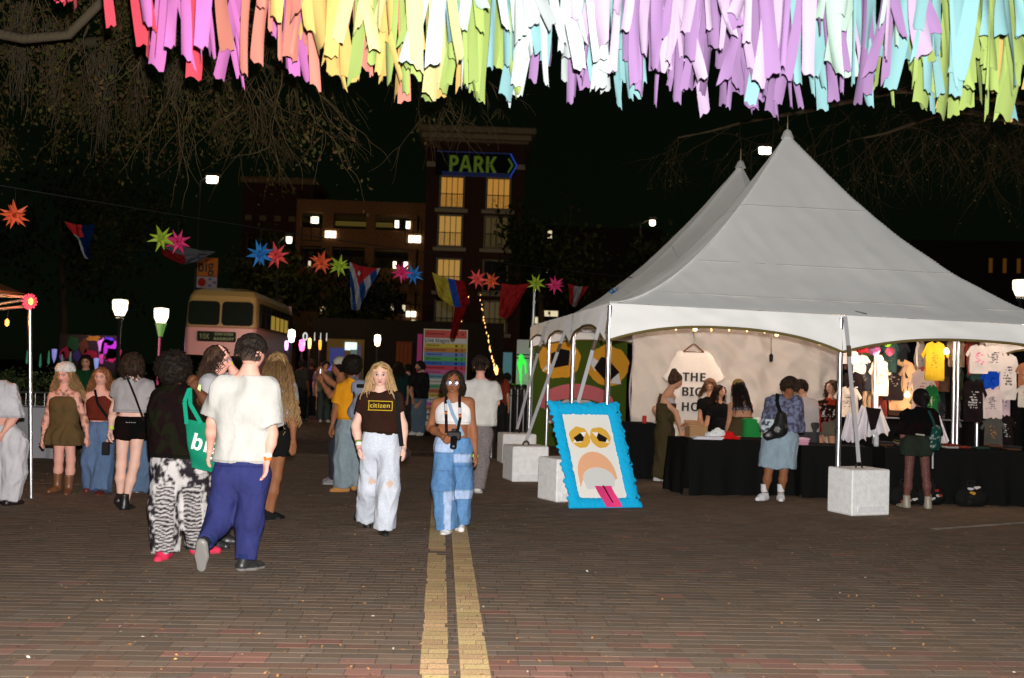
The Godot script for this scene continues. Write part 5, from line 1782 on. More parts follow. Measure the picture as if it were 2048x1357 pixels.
	# lights low down the street
	for q in [[Vector3(-8.61, 2.69, -40.0), 0.20, 0.42, lin(1.0, 0.86, 0.66), 3.0, "white hot lamp right of the bus"], [Vector3(-7.78, 2.30, -38.0), 0.16, 0.36, lin(1.0, 0.10, 0.36), 2.2, "glaring pink lamp right of the bus"], [Vector3(-8.40, 2.28, -38.2), 0.10, 0.30, lin(0.75, 0.35, 1.0), 2.0, "violet lamp between the white and pink lamps"], [Vector3(-7.50, 2.38, -38.0), 0.09, 0.34, lin(1.0, 0.45, 0.12), 2.0, "orange lamp just right of the pink lamp"], [Vector3(-7.11, 2.34, -38.0), 0.08, 0.32, lin(1.0, 0.34, 0.02), 1.0, "amber lamp right of the ring sign"], [Vector3(-5.25, 2.62, -40.0), 0.18, 0.38, lin(1.0, 0.72, 0.42), 3.0, "warm lamp on a dark post above the blonde woman"]]:
		var at: Vector3 = Vector3(q[0].x, q[0].y - 1.65, q[0].z) * 0.8 + Vector3(0, 1.65, 0)
		var l := thing("lantern", q[5], "lamp", Vector3(at.x, 0, at.z), 0, "small lamps down the street")
		g = Geo.new()
		g.tube([Vector3(0, 0, -0.05), Vector3(0, at.y - q[2] * 0.5, 0)], 0.05, 0.035, 7, lin(0.02, 0.02, 0.02))
		piece("post", g, mats["paint"], l)
		g = Geo.new()
		var r: float = q[1] * 0.56
		var hh: float = q[2] * 0.5
		g.lathe([Vector2(0, at.y - hh), Vector2(r * 0.7, at.y - hh * 0.85), Vector2(r, at.y), Vector2(r * 0.9, at.y + hh * 0.8), Vector2(0, at.y + hh)], 12, Transform3D.IDENTITY, Color.WHITE)
		piece("lamp_globe", g, glow("lantern_%d" % int(at.x * -100), q[3], q[4] * 2.0), l)
		lamp("lantern_light", at, q[3], q[4] * 0.35, 0.1)
	var rg := thing("ring_sign", "small white ring shaped lit sign above the orange lamp", "sign", Vector3(-6.10, 2.43, -30.2))
	g = Geo.new()
	var ring := []
	for k in 25:
		ring.append(Vector3(cos(TAU * k / 24.0) * 0.056, sin(TAU * k / 24.0) * 0.104, 0))
	g.tube(ring, 0.022, 0.022, 6, Color.WHITE, false)
	piece("ring_light", g, glow("ring_glow", lin(0.75, 0.8, 0.78), 0.9), rg)
	for k in 3:
		g = Geo.new()
		g.tube([Vector3(0, -0.12, 0), Vector3(0, 0.12, 0)], 0.014, 0.010, 6, Color.WHITE)
		var st := piece("tube_light", g, glow("tube_glow", lin(0.8, 0.8, 0.75), 0.9))
		st.position = Vector3(-5.80 + 0.176 * k, 2.43, -30.1)
		tag(st, "thin upright white tube light, " + ["left", "middle", "right"][k] + " of the three beside the ring sign", "tube light", "upright tube lights")
	# the shop window with a blue screen, and doors beside it
	var sh := thing("shop_front", "low dark shop front with a blue lit window behind the cap wearer", "shop front", Vector3(-5.4, 0, -48.0))
	g = Geo.new()
	g.box(Vector3(0.5, 1.9, -1.0), Vector3(9.0, 3.8, 1.6), lin(0.035, 0.020, 0.011))
	piece("wall", g, mats["brickwork"], sh)
	g = Geo.new()
	g.box(Vector3(-2.40, 1.85, -0.15), Vector3(1.75, 1.95, 0.06), lin(0.3, 0.2, 0.06))
	var shw := piece("window", g, mats["paint"], sh)
	var screens := [[-2.78, 1.75, 0.7, 1.3, lin(0.03, 0.06, 0.42), 0.30], [-2.15, 2.5, 0.55, 0.36, lin(0.75, 1.0, 0.95), 1.3], [-2.0, 1.9, 0.3, 0.9, lin(0.3, 0.55, 0.5), 0.20], [-1.75, 1.8, 0.22, 1.5, lin(0.16, 0.10, 0.25), 0.16], [-3.1, 1.25, 0.28, 0.6, lin(0.25, 0.16, 0.8), 0.5]]
	for k in screens.size():
		var q = screens[k]
		g = Geo.new()
		g.box(Vector3(q[0], q[1], -0.10 + 0.01 * k), Vector3(q[2], q[3], 0.03), Color.WHITE)
		piece("screen", g, glow("shop_screen_%d" % k, q[4], q[5]), shw)
	for q in [[0.35, 1.7, 0.75], [1.55, 1.7, 0.5]]:
		g = Geo.new()
		g.box(Vector3(q[0], q[1], -0.14), Vector3(q[2], 2.2, 0.08), lin(0.22, 0.06, 0.025))
		for k in 4:
			g.box(Vector3(q[0] - q[2] * 0.5 + q[2] * (k + 0.5) / 4.0, q[1], -0.085), Vector3(q[2] / 5.0, 2.0, 0.03), lin(0.28, 0.08, 0.03), 0.01)
		piece("wooden_door", g, mats["paint"], sh)
	# the painted backdrop of a little stage at the far left
	var bd := thing("mural_backdrop", "stage backdrop painted with pink, violet and dark figures at the far left", "backdrop", Vector3(-16.5, 0, -40.0))
	g = Geo.new()
	g.box(Vector3(0, 1.65, 0), Vector3(2.3, 1.65, 0.06), lin(0.035, 0.03, 0.02))
	piece("backdrop_cloth", g, mats["cloth"], bd)
	g = Geo.new()
	for q in [[0.86, 2.0, 0.34, 0.44, lin(0.40, 0.05, 0.42)], [0.82, 2.28, 0.20, 0.17, lin(0.08, 0.06, 0.42)], [0.95, 1.75, 0.28, 0.30, lin(0.50, 0.04, 0.10)], [0.50, 2.05, 0.13, 0.32, lin(0.62, 0.36, 0.60)], [0.52, 1.62, 0.10, 0.26, lin(0.6, 0.12, 0.30)], [0.2, 2.35, 0.30, 0.10, lin(0.32, 0.20, 0.02)], [-0.2, 2.0, 0.18, 0.26, lin(0.10, 0.05, 0.02)], [0.05, 1.6, 0.32, 0.28, lin(0.22, 0.02, 0.03)], [-0.6, 2.1, 0.24, 0.30, lin(0.02, 0.09, 0.03)], [-0.85, 1.75, 0.20, 0.22, lin(0.30, 0.03, 0.05)], [-1.0, 1.55, 0.11, 0.22, lin(0.6, 0.06, 0.40)], [-0.45, 1.65, 0.16, 0.2, lin(0.05, 0.05, 0.14)]]:
		g.slab(oval(q[0], q[1], q[2], q[3], 16, 0.55, q[0] * 5.0), 0.008, Transform3D(Basis.IDENTITY, Vector3(0, 0, 0.03)), q[4])
	piece("painted_shapes", g, mats["cloth"], bd)
	g = Geo.new()
	for k in 5:
		g.lathe([Vector2(0, 0), Vector2(0.05, 0.1), Vector2(0.02, 0.55)], 6, Transform3D(Basis.IDENTITY, Vector3(-2.3 + 0.42 * k + (0.1 if k % 2 else 0.0), 1.25 - 0.12 * (k % 2), 0.2)), Color.WHITE)
	piece("hanging_light", g, glow("teal_drop", lin(0.05, 0.45, 0.22), 0.28), bd)
	for q in [[Vector3(0.50, 1.35, 0.45), lin(0.35, 0.45, 1.0), "blue light cone"], [Vector3(-1.15, 1.65, 0.42), lin(0.35, 0.36, 0.95), "violet stage light"]]:
		g = Geo.new()
		g.lathe([Vector2(0, -0.32), Vector2(0.07, -0.1), Vector2(0.10, 0.22), Vector2(0, 0.24)], 10, Transform3D(Basis.IDENTITY, q[0]), Color.WHITE)
		piece("stage_light", g, glow("stage_" + q[2], q[1], 0.55), bd)
	lamp("stage_violet_light", Vector3(-15.55, 2.2, -39.0), lin(0.9, 0.35, 1.0), 1.5, 0.1)
	lamp("stage_amber_light", Vector3(-16.7, 2.7, -39.2), lin(1.0, 0.6, 0.2), 0.25, 0.1)
	# table with a pale cloth and rail at the far left
	var tb := thing("draped_table", "grey draped table behind the canopy pole at the left", "table", Vector3(-7.65, 0, -16.6), 0.05)
	drape(tb, 0.85, 0.6, 0.80, lin(0.32, 0.32, 0.34))
	var fn := thing("crowd_barrier", "metal crowd barrier behind the grey draped table", "barrier", Vector3(-7.9, 0, -17.6))
	g = Geo.new()
	for yy in [0.25, 1.0]:
		g.tube([Vector3(-1.2, yy, 0), Vector3(1.2, yy, 0)], 0.018, 0.018, 7, lin(0.7, 0.7, 0.7))
	for k in 16:
		g.tube([Vector3(-1.2 + 0.16 * k, 0.25, 0), Vector3(-1.2 + 0.16 * k, 1.0, 0)], 0.007, 0.007, 5, lin(0.7, 0.7, 0.7))
	for s in [-1, 1]:
		g.tube([Vector3(s * 1.2, 0.0, 0), Vector3(s * 1.2, 1.0, 0)], 0.018, 0.018, 7, lin(0.7, 0.7, 0.7))
	piece("barrier_frame", g, mats["steel"], fn)
	var hd := thing("hedge", "dark hedge behind the woman in the white cap", "hedge", Vector3(-9.0, 0, -22.5))
	var pts := []
	for k in 420:
		pts.append([Vector3(rng.randf_range(-3.6, 3.4), rng.randf_range(0.1, 1.25), rng.randf_range(-0.4, 0.4)), Vector3.UP])
	g = Geo.new()
	for k in 14:
		g.tube([Vector3(-3.5 + k * 0.52, 0, 0), Vector3(-3.4 + k * 0.52, 0.9, 0.05)], 0.03, 0.012, 5, lin(0.06, 0.045, 0.03))
	piece("stems", g, mats["bark"], hd)
	scatter_leaves(hd, pts, 12, 0.12, 0.09, [lin(0.03, 0.045, 0.018), lin(0.04, 0.055, 0.02)])


func canopy_left() -> void:
	var c := thing("market_canopy", "market canopy at the left edge on a thin silver pole", "canopy", Vector3(-5.44, 0, -11.77))
	var g := Geo.new()
	g.tube([Vector3(0, 0, 0), Vector3(-0.12, 2.31, 0)], 0.020, 0.020, 10, lin(1, 1, 1))
	g.box(Vector3(0, 0.006, 0), Vector3(0.13, 0.012, 0.13), lin(0.5, 0.5, 0.5), 0.003)
	piece("pole", g, mats["steel"], c)
	for p in [Vector3(-3.0, 0, 0.2), Vector3(-0.25, 0, 3.0), Vector3(-3.2, 0, 3.1)]:
		g = Geo.new()
		g.tube([p, p + Vector3(-0.05, 2.3, 0)], 0.020, 0.020, 10, lin(1, 1, 1))
		piece("pole", g, mats["steel"], c)
	g = Geo.new()
	for q in [[Vector3(-0.14, 2.31, 0), Vector3(-3.05, 2.31, 0.2)], [Vector3(-0.14, 2.30, 0), Vector3(-0.3, 2.3, 3.0)], [Vector3(-0.14, 2.28, 0), Vector3(-1.6, 2.02, -0.1)], [Vector3(-0.16, 2.2, -0.02), Vector3(-0.24, 2.02, 1.6)]]:
		g.tube([q[0], q[1]], 0.016, 0.016, 8, lin(1, 1, 1))
	piece("frame_bar", g, mats["steel"], c)
	g = Geo.new()
	g.grid(20, 20, func(a: float, b: float) -> Vector3:
		var r := maxf(absf(a - 0.5), absf(b - 0.5)) * 2.0
		return Vector3(-0.12 - 2.95 * a - 0.15 * b, 2.34 + 0.75 * (1.0 - r), 3.0 * b + 0.2 * a), lin(0.10, 0.045, 0.02))
	piece("canopy_cloth", g, mats["cloth"], c)
	# red flower light at the corner and the bulbs hung from the frame
	var fl := thing("flower_light", "pink paper flower with a glowing orange bulb at the top of the canopy pole", "light", Vector3(-5.505, 2.25, -11.66))
	g = Geo.new()
	for k in 14:
		var a := TAU * k / 14.0
		g.box(Vector3(cos(a) * 0.062, sin(a) * 0.068, 0.004 * (k % 3)), Vector3(0.055, 0.026, 0.012), lin(0.72, 0.07, 0.16), 0.005, Basis(Vector3.BACK, a))
	g.lathe([Vector2(0, -0.012), Vector2(0.05, -0.01), Vector2(0.055, 0.0), Vector2(0.0, 0.012)], 14, Transform3D(Basis(Vector3.RIGHT, PI * 0.5), Vector3.ZERO), lin(0.72, 0.09, 0.15))
	piece("petals", g, mats["cloth"], fl)
	var ob := glow("orange_bulb", lin(1.0, 0.36, 0.06), 3.5)
	g = Geo.new()
	g.lathe([Vector2(0, -0.045), Vector2(0.024, -0.025), Vector2(0.026, 0.02), Vector2(0.0, 0.045)], 10, Transform3D(Basis.IDENTITY, Vector3(0.035, 0.0, 0.05)), Color.WHITE)
	piece("bulb", g, ob, fl)
	lamp("flower_bulb_light", Vector3(-5.47, 2.25, -11.61), lin(1.0, 0.30, 0.10), 0.16, 0.02)
	for q in [[Vector3(-6.02, 2.06, -12.2), 0.0, "glowing orange bulb hung left of the canopy pole"], [Vector3(-6.02, 2.05, -11.5), 0.10, "orange flower shaped light at the left frame edge"], [Vector3(-5.98, 2.15, -11.5), 0.0, "warm bulb above the orange flower light at the left frame edge"]]:
		var b := thing("hanging_bulb", q[2], "light bulb", q[0] + Vector3(0.0, -0.04 if q[1] == 0.0 else -0.10, 0), 0, "bulbs under the market canopy")
		g = Geo.new()
		g.tube([Vector3(0, 0.04, 0), Vector3(0.02, 0.25, 0)], 0.004, 0.004, 4, lin(0.03, 0.03, 0.03))
		piece("cable", g, mats["wire"], b)
		g = Geo.new()
		g.lathe([Vector2(0, -0.05), Vector2(0.022, -0.03), Vector2(0.024, 0.02), Vector2(0.0, 0.05)], 10, Transform3D.IDENTITY, Color.WHITE)
		piece("lamp_bulb", g, ob, b)
		if q[1] > 0.0:
			g = Geo.new()
			for k in 10:
				var a := TAU * k / 10.0
				g.box(Vector3(cos(a) * 0.06, sin(a) * 0.06, -0.02), Vector3(0.07, 0.035, 0.012), lin(0.8, 0.12, 0.03), 0.006, Basis(Vector3.BACK, a))
			piece("petals", g, mats["cloth"], b)
		lamp("canopy_bulb_light", b.position, lin(1.0, 0.36, 0.10), 0.18, 0.02)


# ---------------------------------------------------------------- stars, flags, streamers
func star_shape(r: float) -> Geo:
	var g := Geo.new()
	var dirs := []
	for k in 8:
		var a := TAU * k / 8.0 + 0.2
		var e := 0.30 if k % 2 else -0.22
		dirs.append(Vector3(cos(a) * cos(e), sin(a) * cos(e), sin(e)))
	for s in [-1, 1]:
		for k in 4:
			var a := TAU * k / 4.0 + 0.6
			dirs.append(Vector3(cos(a) * 0.55, sin(a) * 0.55, 0.83 * s))
		dirs.append(Vector3(0.05, 0.02, s))
	for d in dirs:
		var x: Vector3 = d.cross(Vector3(0.3, 0.9, 0.2)).normalized()
		var y: Vector3 = d.cross(x)
		var base := []
		for k in 4:
			var a := TAU * k / 4.0
			base.append(d * r * 0.26 + (x * cos(a) + y * sin(a)) * r * 0.185)
		for k in 4:
			g.face([base[k], base[(k + 1) % 4], d * r], lin(1, 1, 1), base[k] + base[(k + 1) % 4] - d * r * 0.5)
	return g

func flag(label: String, tl: Vector3, tr: Vector3, drop: Vector3, furl: float, paint: Callable) -> void:
	var g := Geo.new()
	var sd := rng.randf() * 20.0
	g.grid(44, 44, func(a: float, b: float) -> Vector3:
		var w := 1.0 - furl * b
		var p := tl + (tr - tl) * (0.5 * (1.0 - w) * 0.6 + a * w) + drop * b * (1.0 - 0.25 * a * furl)
		p.y -= 0.10 * sin(PI * a) * (0.3 + 0.7 * b)
		p.z += 0.07 * sin(a * 9.0 + b * 3.0 + sd) * (0.25 + b) + 0.05 * wob.get_noise_2d(a * 3.0 + sd, b * 3.0)
		return p, paint)
	var o := piece("flag", g, mats["cloth"])
	tag(o, label, "flag", "flags strung between the paper stars")

func stars_and_flags() -> void:
	var a := Vector3(-6.3, 3.60, -11.4)
	var b := Vector3(2.9, 3.50, -20.2)
	var g := Geo.new()
	g.tube(rope(a, b, 0.10, 30), 0.006, 0.006, 4, lin(0.05, 0.05, 0.05), false)
	tag(piece("star_rope", g, mats["wire"]), "dark rope that carries the paper stars and flags across the street", "rope")
	var orange := lin(0.62, 0.085, 0.025)
	var lime := lin(0.28, 0.40, 0.02)
	var pink := lin(0.62, 0.025, 0.14)
	var blue := lin(0.015, 0.17, 0.48)
	var coral := lin(0.66, 0.06, 0.06)
	var m := mat("paper_star", lin(1, 1, 1), 0.7)
	var meshes := {}
	var list := [
		[Vector3(-5.89, 3.28, -12.0), 0.19, orange, "big orange paper star farthest left on the rope"], [Vector3(-5.02, 3.35, -14.5), 0.21, lime, "lime green paper star before a pink one, above the globe lamps"], [Vector3(-4.90, 3.35, -14.85), 0.20, pink, "pink paper star half behind a lime one, above the globe lamps"],
		[Vector3(-3.86, 3.28, -15.5), 0.23, blue, "blue paper star before a coral one, above the bus"], [Vector3(-3.72, 3.31, -15.95), 0.23, coral, "coral paper star half behind a blue one, above the bus"], [Vector3(-3.08, 3.26, -16.3), 0.21, orange, "red orange paper star left of a lime one, in front of the garage"],
		[Vector3(-2.84, 3.24, -16.6), 0.20, lime, "lime paper star right of a red orange one, in front of the garage"], [Vector3(-1.87, 3.21, -17.0), 0.20, pink, "hot pink paper star before a blue one, at the right end of the garage"], [Vector3(-1.70, 3.20, -17.3), 0.19, blue, "blue paper star half behind a hot pink one, at the right end of the garage"],
		[Vector3(-0.63, 3.19, -17.6), 0.19, coral, "coral paper star left of an orange one, in front of the brick tower"], [Vector3(-0.40, 3.18, -17.9), 0.18, orange, "orange paper star right of a coral one, in front of the brick tower"], [Vector3(0.40, 3.20, -18.3), 0.19, lime, "lime paper star beside the tall thin pole at the tent corner"],
		[Vector3(0.75, 3.20, -18.5), 0.19, pink, "pink paper star just left of the tent roof"], [Vector3(1.95, 3.14, -19.5), 0.18, blue, "blue paper star mostly hidden behind the tent roof"]]
	for q in list:
		var s := thing("paper_star", q[3], "paper star", q[0], 0, "paper stars hung on the rope")
		if not meshes.has("s"):
			meshes.s = star_shape(1.0).mesh()
		var mm := mat("star_%s" % str(q[2]), q[2], 0.7)
		piece("star_body", meshes.s, mm, s, Transform3D(Basis.from_euler(Vector3(rng.randf_range(-0.25, 0.25), rng.randf_range(-0.3, 0.3), rng.randf() * TAU)).scaled(Vector3.ONE * q[1]), Vector3.ZERO))
		g = Geo.new()
		g.tube([Vector3(0, 0, 0), Vector3(0.0, 0.30, 0)], 0.003, 0.003, 3, lin(0.05, 0.05, 0.05), false)
		piece("string", g, mats["wire"], s)
	var R := lin(0.16, 0.011, 0.008)
	var Wt := lin(0.19, 0.185, 0.19)
	var B := lin(0.006, 0.022, 0.08)
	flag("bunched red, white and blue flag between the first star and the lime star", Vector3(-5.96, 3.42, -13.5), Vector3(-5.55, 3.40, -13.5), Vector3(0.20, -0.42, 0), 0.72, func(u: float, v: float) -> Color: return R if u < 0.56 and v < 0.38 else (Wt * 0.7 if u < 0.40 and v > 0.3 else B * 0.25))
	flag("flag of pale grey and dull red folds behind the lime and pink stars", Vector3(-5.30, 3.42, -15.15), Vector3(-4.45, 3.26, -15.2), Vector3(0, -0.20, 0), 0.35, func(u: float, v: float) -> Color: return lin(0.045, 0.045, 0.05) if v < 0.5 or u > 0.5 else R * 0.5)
	flag("flag with a red triangle and white and blue stripes in front of the garage", Vector3(-2.66, 3.30, -16.5), Vector3(-2.16, 3.22, -16.5), Vector3(-0.06, -0.70, 0), 0.60, func(u: float, v: float) -> Color:
		if u + v * 1.15 < 0.92 and u > v * 0.75 + 0.06:
			return Wt if Vector2(u - 0.34, v - 0.16).length() < 0.05 else R
		var k := int((u * 0.9 + 0.30 - v * 0.55) * 4.6 + 5.0)
		return Wt * 0.8 if k % 2 == 0 else B)
	flag("flag of yellow, blue and red bars left of the brick tower's lower window", Vector3(-1.38, 3.24, -17.2), Vector3(-0.84, 3.12, -17.2), Vector3(0.12, -0.40, 0), 0.0, func(u: float, v: float) -> Color: return lin(0.20, 0.16, 0.018) if u < 0.48 else (lin(0.010, 0.035, 0.16) if u < 0.72 else R * 0.7))
	flag("plain red flag right of the orange star before the brick tower", Vector3(-0.22, 3.16, -18.0), Vector3(0.28, 3.18, -18.0), Vector3(-0.10, -0.56, 0), 0.5, func(u: float, v: float) -> Color: return R)
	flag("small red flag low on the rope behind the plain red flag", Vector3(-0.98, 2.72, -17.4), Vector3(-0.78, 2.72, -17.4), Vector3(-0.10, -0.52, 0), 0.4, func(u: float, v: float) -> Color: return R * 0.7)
	flag("red and white barred flag beside the edge of the tent roof", Vector3(0.98, 3.24, -18.5), Vector3(1.36, 3.20, -18.5), Vector3(-0.02, -0.34, 0), 0.55, func(u: float, v: float) -> Color: return Wt * 0.6 if absf(u - 0.5) < 0.2 else R)
	# strings of warm lights running down behind the rope
	var bulbm := glow("string_bulb", lin(1.0, 0.50, 0.14), 3.2)
	for q in [[Vector3(-0.86, 3.60, -26.0), Vector3(-0.30, 1.58, -21.0), 24, "string of warm lights slanting down to the right before the brick tower"], [Vector3(-1.14, 3.5, -26.0), Vector3(-1.40, 2.40, -24.4), 10, "short string of warm lights slanting down to the schedule board"]]:
		var s := thing("light_string", q[3], "string lights")
		g = Geo.new()
		g.tube(rope(q[0], q[1], 0.10), 0.004, 0.004, 4, lin(0.03, 0.03, 0.03), false)
		piece("wire", g, mats["wire"], s)
		for k in q[2]:
			var t: float = (k + rng.randf()) / float(q[2])
			t = 1.0 - pow(1.0 - t, 1.3)
			var p := hang(q[0], q[1], 0.10, t) + Vector3(rng.randf_range(-0.02, 0.02), -0.02, 0)
			g = Geo.new()
			var r := lerpf(0.010, 0.017, t)
			g.lathe([Vector2(0, -r * 2.6), Vector2(r, -r), Vector2(r * 0.8, r), Vector2(0, r * 2.2)], 7, Transform3D(Basis.IDENTITY, p), Color.WHITE)
			piece("bulb", g, bulbm, s)
	g = Geo.new()
	g.lathe([Vector2(0, -0.10), Vector2(0.035, -0.04), Vector2(0.04, 0.03), Vector2(0, 0.12)], 9, Transform3D.IDENTITY, Color.WHITE)
	var bb := piece("end_bulb", g, bulbm)
	bb.position = Vector3(-0.30, 1.62, -20.95)
	tag(bb, "large glowing bulb at the lower end of the slanting light string", "light bulb")
	lamp("string_end_light", bb.position, lin(1.0, 0.5, 0.15), 0.25, 0.03)


func streamers() -> void:
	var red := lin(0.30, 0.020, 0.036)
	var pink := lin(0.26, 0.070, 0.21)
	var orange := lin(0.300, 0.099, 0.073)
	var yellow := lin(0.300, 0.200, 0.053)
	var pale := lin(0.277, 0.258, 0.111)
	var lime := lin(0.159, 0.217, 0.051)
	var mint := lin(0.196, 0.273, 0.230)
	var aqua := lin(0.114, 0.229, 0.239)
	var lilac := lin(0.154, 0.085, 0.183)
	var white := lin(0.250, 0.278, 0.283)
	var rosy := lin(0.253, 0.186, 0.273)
	var cm := mat("streamer_cloth", lin(1, 1, 1), 0.95)
	relief(cm, 0.05, 4.0, 256, 61, 5.0)
	cm.backlight_enabled = true
	cm.backlight = Color(0.25, 0.25, 0.25)
	# across the street, x along the rope: what colours hang there, back to front; flash overexposure is put into the paler front colours
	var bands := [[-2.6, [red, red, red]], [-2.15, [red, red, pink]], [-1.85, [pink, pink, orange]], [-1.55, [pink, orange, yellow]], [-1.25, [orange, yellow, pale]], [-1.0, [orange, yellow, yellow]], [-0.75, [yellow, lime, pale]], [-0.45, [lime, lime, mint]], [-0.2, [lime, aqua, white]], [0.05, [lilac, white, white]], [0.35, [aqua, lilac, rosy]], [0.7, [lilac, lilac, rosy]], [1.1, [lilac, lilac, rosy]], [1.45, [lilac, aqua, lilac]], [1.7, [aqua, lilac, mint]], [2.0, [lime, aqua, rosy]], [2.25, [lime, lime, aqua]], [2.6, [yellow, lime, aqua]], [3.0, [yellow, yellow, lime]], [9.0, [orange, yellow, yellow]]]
	var meshes := []
	for k in 14:   # ribbons of unit width and length: twisted, curled and frayed
		var g := Geo.new()
		var sway := rng.randf_range(-0.16, 0.16)
		var curl := rng.randf_range(-0.05, 0.05)
		var tw := rng.randf_range(-0.9, 0.9)
		var skew := rng.randf_range(-0.04, 0.04)
		var ph := rng.randf() * TAU
		g.grid(4, 14, func(a: float, b: float) -> Vector3:
			var x := (a - 0.5) * (1.0 + 0.12 * sin(b * 7.0 + ph))
			var tt := tw * b * b + 0.25 * sin(b * 5.0 + ph) * b
			return Vector3(x * cos(tt), 0, x * sin(tt)) + Vector3(0, -b + skew * (a - 0.5) * b * 2.0 - (0.012 * sin(a * 9.0 + ph) if b > 0.99 else 0.0), 0) + Vector3(0.0, 0, 0.9 * (a - 0.5) * (a - 0.5) * sin(b * 3.0 + ph)) + Vector3(sway * b * b * 6.0 + curl * 8.0 * sin(b * 4.0 + ph) * b, 0, curl * 9.0 * cos(b * 3.0 + ph) * b), lin(1, 1, 1))
		meshes.append(g.mesh())
	var built := 0
	var tints := {}
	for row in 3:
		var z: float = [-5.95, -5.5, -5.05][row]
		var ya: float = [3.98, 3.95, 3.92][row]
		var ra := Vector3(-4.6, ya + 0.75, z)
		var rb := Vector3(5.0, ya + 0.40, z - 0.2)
		var gd := thing("streamer_garland", ["rearmost overhead garland of cut cloth streamers in deep colours", "middle overhead garland of cut cloth streamers", "nearest overhead garland of short cloth streamers with flash bleaching painted into their colours"][row], "streamers", Vector3(0, 0, 0), 0, "")
		var g := Geo.new()
		g.tube(rope(ra, rb, 0.48, 24), 0.010, 0.010, 6, lin(0.3, 0.3, 0.3), false)
		piece("rope", g, mats["cloth"], gd)
		var x := -3.0
		while x < 4.2 and built < 660:
			var px := x + rng.randf_range(-0.03, 0.03)
			var t := (px - ra.x) / (rb.x - ra.x)
			var p := hang(ra, rb, 0.48, t)
			var e := px * (5.5 / absf(z))
			var w := e + rng.randf_range(-0.20, 0.20)
			var cols: Array = bands[0][1]
			for bnd in bands:
				if w >= bnd[0]:
					cols = bnd[1]
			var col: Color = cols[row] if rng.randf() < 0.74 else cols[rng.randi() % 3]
			# how far down the strips reach along the garland
			var low := 3.15 + maxf(0.0, -1.72 - e) * 0.40 + 0.03 * sin(e * 4.0)
			low = 1.65 + (low - 1.65) * absf(z) / 5.5
			low += [0.0, 0.05, 0.17][row] + rng.randf_range(-0.05, 0.30 if e > -1.7 else 0.08)
			if e < -1.40 and rng.randf() < (0.42 if wob.get_noise_1d(e * 9.0) > -0.1 else 0.85):
				x += 0.06
				continue
			var len := p.y - low
			var wd := rng.randf_range(0.042, 0.085) if rng.randf() < 0.78 else rng.randf_range(0.018, 0.036)
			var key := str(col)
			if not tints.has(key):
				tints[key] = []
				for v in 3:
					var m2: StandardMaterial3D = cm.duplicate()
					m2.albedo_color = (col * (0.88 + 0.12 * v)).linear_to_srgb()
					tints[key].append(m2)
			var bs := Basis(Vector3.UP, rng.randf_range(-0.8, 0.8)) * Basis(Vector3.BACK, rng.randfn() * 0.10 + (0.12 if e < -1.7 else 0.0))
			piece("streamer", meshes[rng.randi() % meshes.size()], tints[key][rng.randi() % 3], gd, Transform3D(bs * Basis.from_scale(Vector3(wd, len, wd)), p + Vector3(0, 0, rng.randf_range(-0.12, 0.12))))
			built += 1
			x += [0.032, 0.036, 0.046][row] * (1.5 if e < -1.5 else 1.0)

# ---------------------------------------------------------------- people
# Image-left is L and image-right R, whichever way a person faces. Joints are metres from the point between the feet.
var heads := {}
var hand_shapes := {}

func bump(x: float, y: float, sx: float, sy: float) -> float:
	return exp(-(x * x) / (sx * sx) - (y * y) / (sy * sy))

func head_points(nu: int, nv: int) -> Array:   # [points, kind of skin], for a head 0.23 m high that looks along +z
	var key := nu * 1000 + nv
	if heads.has(key):
		return heads[key]
	var pts := PackedVector3Array()
	for b in nv + 1:
		for a in nu + 1:
			var th := TAU * a / nu - PI
			th = th - 0.35 * sin(th)   # more points towards the face
			var ph := PI * (float(b) / nv - 0.5)
			var d := Vector3(cos(ph) * sin(th), sin(ph), cos(ph) * cos(th))
			var p := d / sqrt(pow(d.x / 0.075, 2) + pow(d.y / 0.117, 2) + pow(d.z / 0.097, 2))
			var low := clampf(-p.y / 0.117, 0.0, 1.0)
			p.x *= 1.0 - 0.30 * pow(low, 1.7)
			if p.z < 0.0:
				p.z *= 1.0 + 0.06 * (1.0 - low) - 0.25 * low
				p.y += 0.012 * low
			else:
				p.z *= 1.0 - 0.05 * low
				var x := p.x
				var y := p.y
				if p.z > 0.03:
					p.z += 0.020 * exp(-pow(x / (0.009 + 0.010 * clampf((0.02 - y) / 0.05, 0.0, 1.0)), 2)) * clampf((0.025 - y) / 0.055, 0.0, 1.0) * (1.0 if y > -0.032 else clampf((y + 0.046) / 0.014, 0.0, 1.0))
					p.z -= 0.011 * bump(absf(x) - 0.031, y - 0.008, 0.017, 0.013)
					p.z += 0.004 * bump(absf(x) - 0.030, y - 0.009, 0.010, 0.007)
					p.z += 0.005 * bump(absf(x) - 0.026, y - 0.032, 0.025, 0.009)
					p.z += 0.005 * bump(x, y + 0.058, 0.020, 0.009) - 0.003 * bump(x, y + 0.0575, 0.020, 0.003)
					p.z += 0.007 * bump(x, y + 0.100, 0.020, 0.014)
					p.z += 0.004 * bump(absf(x) - 0.042, y + 0.022, 0.018, 0.018)
			pts.append(p)
	heads[key] = Array(pts)
	return heads[key]

